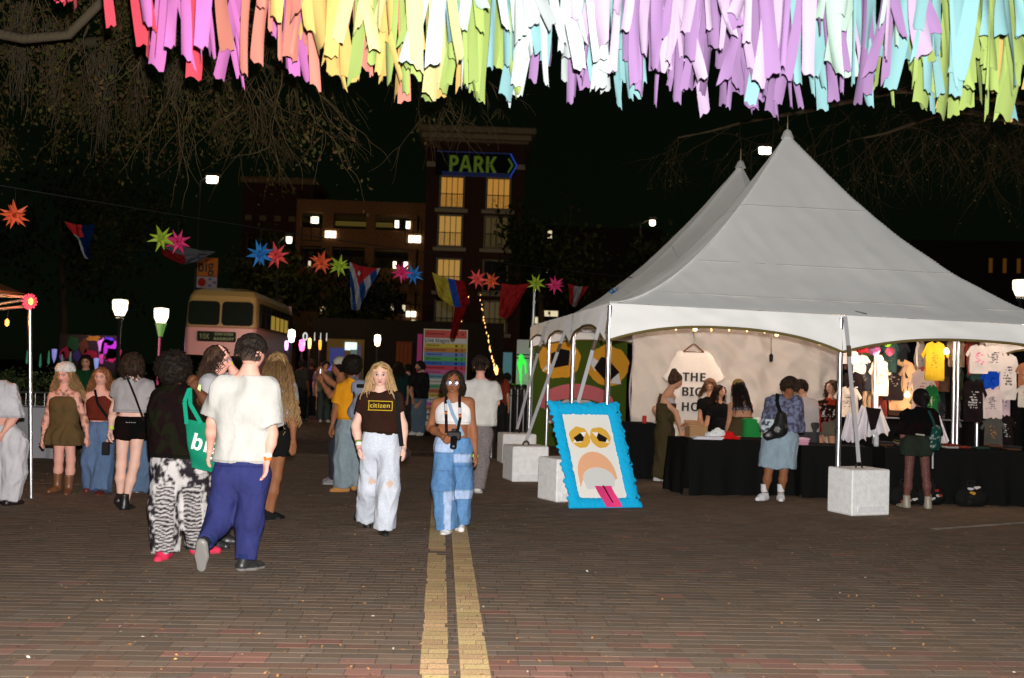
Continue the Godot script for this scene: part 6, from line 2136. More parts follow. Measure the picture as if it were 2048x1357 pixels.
func add_head(g: Geo, xf: Transform3D, skin: Color, look: Dictionary, nu := 56, nv := 44) -> void:
	var pts: Array = head_points(nu, nv)
	var at := g.v.size()
	var lips: Color = look.get("lips", skin * Color(0.85, 0.55, 0.55))
	var brow: Color = look.get("brow", skin * 0.35)
	var shut: bool = look.get("shut", false)
	var nb := xf.basis.inverse().transposed()
	for b in nv + 1:
		for a in nu + 1:
			var k := b * (nu + 1) + a
			var p: Vector3 = pts[k]
			var c := skin
			if p.z > 0.03:
				var ax := absf(p.x)
				if absf(p.y + 0.058) < 0.009 * (1.0 - pow(ax / 0.026, 2)):
					c = lips if absf(p.y + 0.0575) > 0.0018 else lips * 0.5
					if look.has("smile") and absf(p.y + 0.058) < 0.005 and ax < 0.018:
						c = Color(0.62, 0.58, 0.52)
				var ex := (ax - 0.031) / 0.0145
				var ey := (p.y - 0.0095) / 0.0075
				if ex * ex + ey * ey < 1.0 and not shut:
					c = Color(0.45, 0.43, 0.42) if absf(ax - 0.031) > 0.0065 else Color(0.02, 0.015, 0.012)
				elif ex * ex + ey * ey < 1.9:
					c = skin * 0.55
				if absf(p.y - 0.033 + 40.0 * pow(ax - 0.03, 2)) < 0.0045 and ax > 0.012 and ax < 0.05:
					c = brow
				c = c.lerp(c * Color(1.0, 0.72, 0.68), 0.5 * bump(ax - 0.045, p.y + 0.028, 0.02, 0.02))
				if ax > 0.004 and ax < 0.011 and absf(p.y + 0.040) < 0.004:
					c = skin * 0.35
				if look.has("beard") and p.y < -0.035 and absf(p.y + 0.058) > 0.010:
					c = look.beard
			elif look.has("beard") and p.y < -0.045 and p.z > -0.02:
				c = look.beard
			if look.has("fade") and (p.z < 0.02 and p.y > -0.055 or p.y > 0.07):
				c = look.fade * lerpf(1.5, 0.25, clampf((p.y + 0.055) / 0.075, 0.0, 1.0))
			g.v.append(xf * p)
			g.n.append(Vector3.ZERO)
			g.c.append(c)
	for b in nv:
		for a in nu:
			var p := at + b * (nu + 1) + a
			var q := p + nu + 1
			for t in [[p, q + 1, p + 1], [p, q, q + 1]]:
				var cr := (g.v[t[2]] - g.v[t[0]]).cross(g.v[t[1]] - g.v[t[0]])
				for k in 3:
					g.n[t[k]] += cr
					g.i.append(t[k])
	for b in nv + 1:   # close the shading over the seam at the back
		var p := at + b * (nu + 1)
		var s := g.n[p] + g.n[p + nu]
		g.n[p] = s; g.n[p + nu] = s
	for k in range(at, g.v.size()):
		g.n[k] = g.n[k].normalized()
	for s in [-1.0, 1.0]:
		var ear := []
		for k in 9:
			var a := -0.6 + 4.2 * k / 8.0
			ear.append(xf * Vector3(s * (0.075 + 0.006 * sin(a)), -0.004 + 0.028 * sin(a), -0.012 - 0.016 * cos(a)))
		g.tube(ear, 0.009 * xf.basis.x.length(), 0.008 * xf.basis.x.length(), 6, skin)

func hand_geo(kind: String) -> Geo:   # a hanging right hand: wrist at the origin, fingers down -y, thumb towards +z, palm towards -x
	if hand_shapes.has(kind):
		return hand_shapes[kind]
	var g := Geo.new()
	var b := []
	var curl: float = {"relaxed": 0.35, "grip": 1.25, "flat": 0.08}[kind]
	for k in 4:
		var z := 0.030 - 0.0195 * k
		var kn := Vector3(0, -0.083 + 0.004 * absf(k - 1.2), z)
		b.append([Vector3(0, -0.012, z * 0.55), kn, 0.0135, 0.0115, 1.0])
		var L: float = [0.072, 0.080, 0.074, 0.058][k]
		var p := kn
		var a := curl * 0.45
		for s in 3:
			var q: Vector3 = p + Vector3(-sin(a), -cos(a), -0.06 * (k - 1.5) * (1.0 - curl * 0.6)).normalized() * L * [0.46, 0.31, 0.23][s]
			b.append([p, q, 0.0092 - 0.0010 * s, 0.0086 - 0.0012 * s])
			p = q
			a += curl * 0.85
	b.append([Vector3(0, -0.018, 0.018), Vector3(-0.010, -0.050, 0.046), 0.015, 0.0115])
	b.append([Vector3(-0.010, -0.050, 0.046), Vector3(-0.018 - 0.010 * curl, -0.080, 0.050 - 0.012 * curl), 0.0105, 0.0095])
	b.append([Vector3(-0.018 - 0.010 * curl, -0.080, 0.050 - 0.012 * curl), Vector3(-0.026 - 0.016 * curl, -0.103, 0.046 - 0.018 * curl), 0.0095, 0.0078])
	b.append([Vector3(0, 0.03, 0), Vector3(0, -0.015, 0.0), 0.023, 0.024, 1.0])
	blob(g, b, 0.0052, 170.0, Vector3.RIGHT, [], 0.0, Vector3.ONE, Color.WHITE)
	hand_shapes[kind] = g
	return g

func put_hand(g: Geo, el: Vector3, wr: Vector3, thumb: Vector3, left_hand: bool, skin: Color, kind: String, s: float) -> void:
	var y := (el - wr).normalized()
	var z := (thumb - y * thumb.dot(y)).normalized()
	var x := y.cross(z)
	if left_hand:
		x = -x
	g.join(hand_geo(kind), Transform3D(Basis(x, y, z) * Basis.from_scale(Vector3.ONE * s), wr), skin)

func shoe(parent: Node3D, ankle: Vector3, dir: Vector3, up: Vector3, kind: String, col: Color, sole: Color, s: float) -> void:
	var g := Geo.new()
	var b := [[Vector3(0, 0.035, -0.035), Vector3(0, 0.030, 0.06), 0.040, 0.046], [Vector3(0, 0.030, 0.06), Vector3(0.004, 0.022, 0.155), 0.046, 0.036], [Vector3(0, 0.05, -0.03), Vector3(0, 0.085, -0.02), 0.038, 0.040]]
	if kind == "boot":
		b.append([Vector3(0, 0.06, -0.02), Vector3(0, 0.20, -0.02), 0.044, 0.052, 1.0, 2])
	elif kind == "cowboy":
		b.append([Vector3(0, 0.06, -0.02), Vector3(0, 0.27, -0.02), 0.046, 0.066, 1.0, 2])
	elif kind == "sneaker":
		b.append([Vector3(0, 0.07, 0.02), Vector3(0, 0.045, 0.08), 0.034, 0.040])
	blob(g, b, 0.0095, 70.0, Vector3.UP, [[Vector3(0, 0.0, 0), Vector3.DOWN]], 0.0, Vector3.ONE, func(p: Vector3, _n: Vector3) -> Color: return sole if p.y < (0.024 if kind != "cowboy" else 0.012) else (col if not (kind == "boot" and p.y > 0.19) else col * 0.8))
	var z := dir.normalized()
	var y := (up - z * up.dot(z)).normalized()
	var o := piece("shoe", g, mats["leather"] if kind != "sneaker" else mats["cloth"], parent, Transform3D(Basis(y.cross(z), y, z) * Basis.from_scale(Vector3.ONE * s), ankle - y * 0.075 * s))
	if kind == "sneaker" or kind == "low":
		g = Geo.new()
		for k in 3:
			g.box(Vector3(0, 0.078 - 0.012 * k, 0.035 + 0.026 * k), Vector3(0.05, 0.006, 0.008), lin(0.5, 0.5, 0.5))
		piece("laces", g, mats["cloth"], o)

func in_face(d: Vector3, line: float) -> bool:   # d is a direction in the head's own axes
	return d.z > 0.15 and d.y < line - 0.15 * absf(d.x)

func make_hair(parent: Node3D, hx: Transform3D, q: Dictionary, s: float) -> void:
	var kind: String = q.kind
	var col: Color = q.col
	var col2: Color = q.get("col2", col * 1.6)
	var g := Geo.new()
	var big: float = q.get("big", 1.0)
	var fwd := hx.basis.z.normalized()
	var up := hx.basis.y.normalized()
	var c := hx.origin
	var cut := [[hx * Vector3(0, q.get("line", 0.062), 0.080), (-up * 0.62 + fwd * 0.78).normalized()]]
	var shade := func(p: Vector3, _n: Vector3) -> Color: return col.lerp(col2, clampf(0.5 + 0.9 * fine.get_noise_3d(p.x * 30.0, p.y * 9.0, p.z * 30.0), 0.0, 1.0))
	var cap := [[hx * Vector3(0, 0.025, -0.018), hx * Vector3(0, 0.020, -0.022), 0.104 * s, 0.104 * s], [hx * Vector3(0, -0.02, -0.04), hx * Vector3(0, -0.05, -0.045), 0.078 * s, 0.066 * s]]
	if kind == "short":
		var fd2: bool = q.get("faded", false)
		cap = [[hx * Vector3(0, 0.034, -0.012), hx * Vector3(0, 0.030, -0.018), 0.096 * s * big, 0.096 * s * big]]
		if not fd2:
			cap.append([hx * Vector3(0, -0.02, -0.04), hx * Vector3(0, -0.035, -0.04), 0.072 * s, 0.064 * s])
		blob(g, cap, 0.0105, 70.0, Vector3.UP, cut + [[hx * Vector3(0, 0.012 if fd2 else -0.07, 0), (-up * 0.9 - fwd * 0.3).normalized()]], 0.020, Vector3(26, 26, 26), shade)
		for k in 520:
			var d := Vector3(rng.randfn(), rng.randfn() * 0.8 + (0.75 if fd2 else 0.35), rng.randfn() - 0.2).normalized()
			if in_face(d, 0.60) or d.y < (-0.16 if fd2 else -0.45):
				continue
			var p := Vector3(d.x * 0.082, d.y * 0.120 + 0.004, d.z * 0.104 - 0.006) * lerpf(1.0, big, clampf(d.y + 0.3, 0.0, 1.0))
			var t := (d.cross(Vector3(rng.randfn(), rng.randfn(), rng.randfn())).normalized() + Vector3(0, -0.3, 0)) * 0.020
			g.tube([hx * p, hx * (p + d * 0.016 + t * 0.5), hx * (p + d * 0.020 + t * 1.3), hx * (p + d * 0.012 + t * 2.0)], 0.0048 * s, 0.002 * s, 3, col.lerp(col2, rng.randf()), false)
	elif kind == "afro":
		var R: float = 0.135 * big * s
		blob(g, [[hx * Vector3(0, 0.03, -0.03), hx * Vector3(0, 0.045, -0.035), R, R]], 0.014, 60.0, Vector3.UP, [[hx * Vector3(0, 0.04, 0.085), (-up * 0.4 + fwd * 0.9).normalized()]], 0.028, Vector3(18, 18, 18), shade)
		for k in int(420 * big):
			var d := Vector3(rng.randfn(), rng.randfn() * 0.9 + 0.25, rng.randfn()).normalized()
			if in_face(d, 0.5):
				continue
			var p := Vector3(0, 0.035, -0.03) + d * 0.135 * big * rng.randf_range(0.92, 1.06)
			var pts := []
			var t := d.cross(Vector3(rng.randfn(), rng.randfn(), rng.randfn())).normalized()
			var w := d.cross(t)
			for j in 6:
				var a := j * 1.5
				pts.append(hx * (p + (t * cos(a) + w * sin(a)) * 0.010 + d * 0.006 * j))
			g.tube(pts, 0.0042 * s, 0.003 * s, 3, col.lerp(col2, rng.randf()), false)
	elif kind == "bun" or kind == "tied":
		blob(g, [cap[0], [hx * Vector3(0, 0.0, -0.035), hx * Vector3(0, -0.03, -0.04), 0.074 * s, 0.058 * s]] + ([[hx * Vector3(0, 0.10, -0.085), hx * Vector3(0, 0.125, -0.085), 0.045 * s, 0.042 * s]] if kind == "bun" else [[hx * Vector3(0, 0.03, -0.12), hx * Vector3(0, -0.10, -0.13), 0.035 * s, 0.03 * s]]), 0.010, 75.0, Vector3.UP, cut, 0.010, Vector3(30, 30, 30), shade)
	if kind == "long":
		blob(g, cap, 0.011, 70.0, Vector3.UP, cut, 0.010, Vector3(22, 8, 22), shade)
		var n: int = q.get("n", 340)
		var L: float = q.get("len", 0.36)
		var wave: float = q.get("wave", 0.008)
		var freq: float = q.get("freq", 24.0)
		var spread: float = q.get("spread", 0.35)
		var thick: float = q.get("thick", 0.0065)
		for k in n:
			var d := Vector3(rng.randfn(), rng.randf_range(-0.35, 1.0), rng.randfn() - 0.35).normalized()
			if in_face(d, q.get("brow", 0.78)):
				continue
			var p := Vector3(d.x * 0.084, d.y * 0.122 + 0.004, d.z * 0.106 - 0.004)
			var pts := [hx * p]
			var len := L * rng.randf_range(0.72, 1.06)
			var steps := 13
			var ph := rng.randf() * TAU
			var away := Vector3(d.x * spread, 0, (d.z - 0.25) * spread * 0.8)
			var v := Vector3(d.x * 0.6, 0.15, d.z * 0.6) if d.z < 0.3 else Vector3(signf(d.x) * 1.2, 0.1, -0.1)
			for j in steps:
				v = v.lerp(Vector3(away.x * 0.55, -1.0, away.z * 0.55), 0.42)
				p += v.normalized() * len / steps
				var e := Vector3(p.x / 0.088, p.y / 0.124, (p.z + 0.004) / 0.108)
				if e.length() < 1.0 and p.y > -0.13:
					p = p / maxf(e.length(), 0.4)
				if p.z > 0.05 and absf(p.x) < 0.070 and p.y < 0.088:
					p.x = 0.070 * signf(p.x if p.x != 0.0 else 1.0)
				if p.y < -0.15:   # lie on the shoulders
					p.z = maxf(absf(p.z), 0.055) * (1.0 if p.z > 0.02 else -1.0)
				var t := float(j) / steps
				pts.append(hx * (p + Vector3(sin(ph + freq * t), 0, cos(ph + freq * t)) * wave * (0.3 + t)))
			g.tube(pts, thick * s, thick * 0.4 * s, 4, col * rng.randf_range(0.45, 1.1), false, col.lerp(col2, 0.2 + 0.8 * rng.randf()))
	elif kind == "curly":
		blob(g, cap + [[hx * Vector3(0.05, -0.06, -0.03), hx * Vector3(-0.05, -0.06, -0.03), 0.075 * s * big, 0.075 * s * big]], 0.012, 60.0, Vector3.UP, cut + [[hx * Vector3(0, -0.055, 0.035), fwd]], 0.022, Vector3(18, 18, 18), shade)
		for k in 330:
			var d := Vector3(rng.randfn(), rng.randf_range(-0.8, 1.0), rng.randfn() - 0.3).normalized()
			if in_face(d, 0.62):
				continue
			var p := Vector3(d.x * 0.105 * big, d.y * 0.125 - (0.02 if d.y < 0.0 else 0.0), d.z * 0.115 - 0.01)
			var pts := []
			var r := rng.randf_range(0.008, 0.015)
			for j in 9:
				var a := j * 1.25
				pts.append(hx * (p + Vector3(cos(a) * r, -0.009 * j, sin(a) * r)))
			g.tube(pts, 0.0045 * s, 0.0035 * s, 4, col.lerp(col2, rng.randf()), false)
	if g.v.size():
		piece("hair", g, mats["hair"], parent)
	if q.has("hat"):
		var m: Color = q.hatcol
		g = Geo.new()
		var dip: Basis = hx.basis.orthonormalized()
		var hc := func(p: Vector3, _n: Vector3) -> Color: return m * (1.0 + 0.35 * fine.get_noise_3d(p.x * 26.0, p.y * 26.0, p.z * 26.0))
		if q.hat == "beret":
			blob(g, [[hx * Vector3(-0.02, 0.075, 0.0), hx * Vector3(0.035, 0.085, 0.0), 0.095 * s, 0.088 * s], [hx * Vector3(0.06, 0.07, 0.0), hx * Vector3(0.11, 0.055, 0.0), 0.05 * s, 0.02 * s]], 0.0105, 60.0, up, [[hx * Vector3(0, 0.052, 0), -up]], 0.006, Vector3(18, 18, 18), hc)
		else:
			blob(g, [[hx * Vector3(0, 0.045, -0.01), hx * Vector3(0, 0.05, -0.01), 0.108 * s, 0.106 * s]], 0.0105, 60.0, up, [[hx * Vector3(0, 0.045, 0), -up]], 0.0, Vector3.ONE, hc)
		var hat := piece("hat", g, mats["cloth"], parent)
		if q.hat == "cap":
			g = Geo.new()
			var sgn: float = q.get("brim", 1.0)
			g.grid(10, 6, func(a: float, b: float) -> Vector3:
				var an := (a - 0.5) * 2.2
				var r := 0.098 + 0.075 * b * cos(an * 0.7)
				return hx * Vector3(sin(an) * 0.098, 0.05 - 0.018 * b + 0.01 * cos(an), sgn * (cos(an) * 0.098 + 0.07 * b * cos(an * 0.75)) + r * 0.0), m * 0.8)
			piece("brim", g, mats["cloth"], hat)

func cloth_paint(col: Color, seam: float, jeans: bool) -> Callable:   # slight wear and a stitched seam
	return func(p: Vector3, _n: Vector3) -> Color:
		var c := col * (0.97 + 0.16 * fine.get_noise_3d(p.x * 6.0, p.y * 4.0, p.z * 6.0))
		if absf(p.y - seam) < 0.006:
			c = c * 0.72
		elif jeans and absf(p.x + 0.004) < 0.006 and p.y > seam - 0.16:
			c = c * 0.7
		return c

func person(sp: Dictionary) -> Node3D:
	var H: float = sp.h
	var face := deg_to_rad(sp.face)
	var fd := Vector3(sin(face), 0, cos(face))
	var lat := Vector3(cos(face), 0, -sin(face))
	var away := cos(face) < -0.05
	if lat.x < -0.05 or (absf(lat.x) <= 0.05 and lat.z < 0.0):
		lat = -lat
	var w: float = sp.get("w", 1.0)
	var J := {}
	J.neck = Vector3(0, 0.835 * H, 0) - fd * 0.012
	J.head = Vector3(0, 0.930 * H, 0) + fd * 0.012
	for sd in [["L", -1.0], ["R", 1.0]]:
		var k: String = sd[0]
		var s: float = sd[1]
		J["sh" + k] = Vector3(0, 0.805 * H, 0) + lat * s * 0.105 * H * w
		J["hip" + k] = Vector3(0, 0.520 * H, 0) + lat * s * 0.050 * H * w
		J["kn" + k] = Vector3(0, 0.285 * H, 0) + lat * s * 0.055 * H + fd * 0.01
		J["an" + k] = Vector3(0, 0.075 * s / s, 0) + lat * s * 0.055 * H
		J["el" + k] = Vector3(0, 0.625 * H, 0) + lat * s * 0.140 * H * w - fd * 0.02
		J["wr" + k] = Vector3(0, 0.485 * H, 0) + lat * s * 0.150 * H * w + fd * 0.03
	for k in sp.get("j", {}):
		J[k] = sp.j[k]
	var o := thing("person", sp.label, "person", sp.at, 0.0, sp.get("group", ""))
	var skin: Color = sp.skin
	var h: float = sp.get("cell", 0.0135)
	var sc := H / 1.75
	var fat: float = sp.get("fat", 1.0)
	# head
	var hd: Dictionary = sp.get("head", {})
	var hb := Basis(Vector3.UP, deg_to_rad(hd.get("yaw", sp.face))) * Basis(Vector3.RIGHT, deg_to_rad(hd.get("pitch", 4.0))) * Basis(Vector3.BACK, deg_to_rad(hd.get("roll", 0.0)))
	var hs: float = sc * hd.get("size", 1.0) * 1.06
	var hx := Transform3D(hb * Basis.from_scale(Vector3.ONE * hs), J.head)
	# body: one surface
	var g := Geo.new()
	var shm: Vector3 = (J.shL + J.shR) * 0.5
	var him: Vector3 = (J.hipL + J.hipR) * 0.5
	var shv: Vector3 = (J.shR - J.shL) * 0.5
	var hiv: Vector3 = (J.hipR - J.hipL) * 0.5
	var mid := func(t: float) -> Vector3: return shm.lerp(him, t)
	var bones := [[J.shL + (J.shR - J.shL) * 0.06, J.shR - (J.shR - J.shL) * 0.06, 0.052 * sc, 0.052 * sc, 0.9], [mid.call(0.22) - shv * 0.52, mid.call(0.22) + shv * 0.52, 0.095 * sc * fat, 0.095 * sc * fat, 0.82], [mid.call(0.48) - shv * 0.38, mid.call(0.48) + shv * 0.38, 0.088 * sc * fat, 0.088 * sc * fat, 0.82], [mid.call(0.72) - shv * 0.34, mid.call(0.72) + shv * 0.34, 0.088 * sc * fat, 0.088 * sc * fat, 0.85], [mid.call(0.97) - hiv * 0.9, mid.call(0.97) + hiv * 0.9, 0.098 * sc * fat, 0.098 * sc * fat, 0.92], [shm + (J.neck - shm) * 0.2, J.neck.lerp(J.head, 0.62), 0.058 * sc, 0.052 * sc], [J.neck - Vector3(0, 0.01, 0), J.shL.lerp(J.shR, 0.14), 0.050 * sc, 0.050 * sc], [J.neck - Vector3(0, 0.01, 0), J.shR.lerp(J.shL, 0.14), 0.050 * sc, 0.050 * sc]]
	if sp.get("bust", 0.0) > 0.0:
		for s in [-1, 1]:
			bones.append([mid.call(0.30) + shv * 0.40 * s + fd * 0.055 * sc, mid.call(0.31) + shv * 0.40 * s + fd * 0.07 * sc, 0.058 * sc * sp.bust, 0.05 * sc * sp.bust])
	for k in ["L", "R"]:
		bones.append([J["sh" + k], J["el" + k], 0.050 * sc * fat, 0.038 * sc])
		bones.append([J["el" + k], J["el" + k].lerp(J["wr" + k], 0.35), 0.037 * sc, 0.038 * sc])
		bones.append([J["el" + k].lerp(J["wr" + k], 0.35), J["wr" + k], 0.038 * sc, 0.025 * sc])
		bones.append([J["hip" + k], J["kn" + k], 0.082 * sc * fat, 0.054 * sc])
		bones.append([J["kn" + k], J["kn" + k].lerp(J["an" + k], 0.38) - fd * 0.012, 0.052 * sc, 0.055 * sc])
		bones.append([J["kn" + k].lerp(J["an" + k], 0.38) - fd * 0.012, J["an" + k], 0.053 * sc, 0.034 * sc])
	var skp = func(p: Vector3, _n: Vector3) -> Color: return skin * (1.0 + 0.14 * fine.get_noise_3d(p.x * 12.0, p.y * 9.0, p.z * 12.0))
	if sp.get("ink", 0.0) > 0.0:
		skp = func(p: Vector3, _n: Vector3) -> Color: return skin.lerp(skin * 0.35, 0.8) if p.y < 0.79 * H and p.y > 0.42 * H and fine.get_noise_3d(p.x * 14.0, p.y * 14.0, p.z * 14.0) > 0.16 else skin
	if sp.get("net", false):
		skp = func(p: Vector3, _n: Vector3) -> Color: return skin if p.y > 0.53 * H else (skin * 0.45 if fmod(absf(p.y * 1.0 + p.x) * 60.0, 1.0) < 0.45 or fmod(absf(p.y - p.x) * 60.0, 1.0) < 0.45 else skin * 0.85)
	blob(g, bones, h, 65.0, fd, [], 0.0, Vector3.ONE, skp)
	add_head(g, hx, skin, hd, hd.get("nu", 48), hd.get("nv", 40))
	for k in ["L", "R"]:
		var lefth: bool = (k == "R") != away
		if absf(cos(face)) < 0.05:
			lefth = (k == "L") == (sin(face) > 0.0)
		var th: Vector3 = sp.get("thumb" + k, fd)
		put_hand(g, J["el" + k], J["wr" + k], th, not lefth, skin, sp.get("hand" + k, "relaxed"), sc * sp.get("hands", 1.0))
	piece("body", g, mats["skin"], o)
	# trousers, skirt, shorts
	var bt: Dictionary = sp.get("bottom", {})
	if bt:
		g = Geo.new()
		var R: Array = bt.r   # hip, knee, ankle radii
		var cuts := [[Vector3(0, bt.get("waist", 0.60) * H, 0), Vector3.UP]]
		var bb := []
		var tp: Vector3 = mid.call(0.80)
		var wr: float = bt.get("waist_r", 0.108) * sc * fat
		bb.append([tp - hiv * 0.8, tp + hiv * 0.8, wr, wr, 0.88])
		bb.append([him - hiv * 0.85, him + hiv * 0.85, R[0] * 1.08, R[0] * 1.08, 0.92])
		if bt.kind == "skirt":
			var hem: float = bt.hem * H
			var low := Vector3(him.x, hem, him.z)
			for k in 4:
				var t := (k + 1) / 4.0
				var m: Vector3 = him.lerp(low, t)
				var r := lerpf(R[0], R[1], t)
				bb.append([m - hiv * (0.9 + t * 0.5), m + hiv * (0.9 + t * 0.5), r, r, 0.9])
			cuts.append([low, Vector3.DOWN])
		else:
			for k in ["L", "R"]:
				var hip: Vector3 = J["hip" + k]
				var kn: Vector3 = J["kn" + k]
				var an: Vector3 = J["an" + k]
				if bt.kind == "shorts":
					var e: Vector3 = hip.lerp(kn, bt.len)
					bb.append([hip, e, R[0], R[1], 1.0, 2])
				else:
					bb.append([hip, kn, R[0], R[1]])
					var e: Vector3 = kn.lerp(an, bt.get("len", 1.0))
					bb.append([kn, e, R[1], R[2], 1.0, 2])
		blob(g, bb, h, 60.0, fd, cuts, bt.get("fold", 0.016) * 0.62, bt.get("scale", Vector3(9, 3.5, 9)), bt.get("paint", cloth_paint(bt.col, bt.get("waist", 0.60) * H - 0.035, bt.get("denim", false))))
		piece(bt.get("name", "trousers"), g, mats["denim"] if bt.get("denim", false) else mats["cloth"], o)
	# shirt
	for tp2 in sp.get("tops", []):
		g = Geo.new()
		var lo: float = tp2.get("loose", 0.022) * sc
		var hem: float = tp2.hem * H
		var cuts := [[Vector3(0, hem, 0), Vector3(tp2.get("slope", 0.0), -1, 0).normalized()]]
		if tp2.has("neck"):
			cuts.append([Vector3(0, tp2.neck * H, 0), Vector3.UP])
		var bb := []
		var sr: float = tp2.get("sr", 0.058)
		if tp2.kind != "strapless":
			var wd: float = {"tee": 0.02, "tank": 0.26}[tp2.kind]
			bb.append([J.shL + (J.shR - J.shL) * wd, J.shR - (J.shR - J.shL) * wd, sr * sc + lo * 0.35, sr * sc + lo * 0.35, 0.92])
		if tp2.kind == "tee":
			for k in [["L", "R"], ["R", "L"]]:
				bb.append([J.neck - Vector3(0, 0.028, 0), J["sh" + k[0]].lerp(J["sh" + k[1]], 0.12), 0.054 * sc + lo * 0.2, 0.056 * sc + lo * 0.3])
		var t := 0.16
		var bx: float = tp2.get("box", 0.5)
		while t < 1.4:
			var c: Vector3 = mid.call(t)
			var wq: float = lerpf(0.54, lerpf(0.40, 0.60, bx), clampf(t / 0.5, 0.0, 1.0))
			var r := (0.098 * fat) * sc + lo
			bb.append([c - shv * wq, c + shv * wq, r, r, 0.84])
			if c.y < hem:
				break
			t += 0.16
		if sp.get("bust", 0.0) > 0.0:
			for s in [-1, 1]:
				bb.append([mid.call(0.30) + shv * 0.40 * s + fd * 0.055 * sc, mid.call(0.31) + shv * 0.40 * s + fd * 0.075 * sc, 0.064 * sc * sp.bust, 0.056 * sc * sp.bust])
		var sl: float = tp2.get("sleeve", 0.0)
		if sl > 0.0:
			for k in ["L", "R"]:
				var a: Vector3 = J["sh" + k]
				var e: Vector3 = J["el" + k]
				var slr: float = tp2.get("sleeve_r", 0.072) * sc
				if sl <= 1.0:
					bb.append([a, a.lerp(e, sl), 0.060 * sc + lo * 0.4, slr, 1.0, 2])
				else:
					bb.append([a, e, 0.060 * sc + lo * 0.4, slr * 0.92, 1.0])
					bb.append([e, e.lerp(J["wr" + k], sl - 1.0), slr * 0.90, slr * 0.72, 1.0, 2])
		blob(g, bb, h, 60.0, fd, cuts, tp2.get("fold", 0.012) * 0.75, tp2.get("scale", Vector3(8, 4, 8)), tp2.get("paint", cloth_paint(tp2.col, hem + 0.022, false)))
		piece(tp2.get("name", "shirt"), g, mats["cloth"], o)
	# shoes
	var sh: Dictionary = sp.get("shoes", {})
	if sh:
		for k in ["L", "R"]:
			var tw := 0.22 if k == "R" else -0.22
			var dir: Vector3 = sp.get("toe" + k, fd.rotated(Vector3.UP, tw * (1.0 if not away else -1.0)))
			shoe(o, J["an" + k], dir, sp.get("footup" + k, Vector3.UP), sh.kind, sh.col, sh.get("sole", sh.col), sc)
	if sp.has("hair"):
		make_hair(o, hx, sp.hair, hs)
	o.set_meta("joints", J)
	return o

func band(o: Node3D, called: String, at: Vector3, axis: Vector3, r: float, col: Color, w := 0.016) -> void:
	var g := Geo.new()
	var a := axis.normalized()
	g.tube([at - a * w, at + a * w], r, r, 12, col)
	piece(called, g, mats["plastic"], o)

func strap(o: Node3D, called: String, pts: Array, w: float, col: Color, nrm := Vector3.BACK, thick := 0.006) -> MeshInstance3D:   # a flat belt along points
	var g := Geo.new()
	for k in pts.size() - 1:
		var p: Vector3 = pts[k]
		var q: Vector3 = pts[k + 1]
		var d := (q - p).normalized()
		var s := d.cross(nrm).normalized() * w * 0.5
		var n := s.cross(d).normalized() * thick * 0.5
		g.face([p - s + n, p + s + n, q + s + n, q - s + n], col, n)
		g.face([p - s - n, p + s - n, q + s - n, q - s - n], col, -n)
		g.face([p - s - n, p - s + n, q - s + n, q - s - n], col, -s)
		g.face([p + s - n, p + s + n, q + s + n, q + s - n], col, s)
	return piece(called, g, mats["cloth"], o)

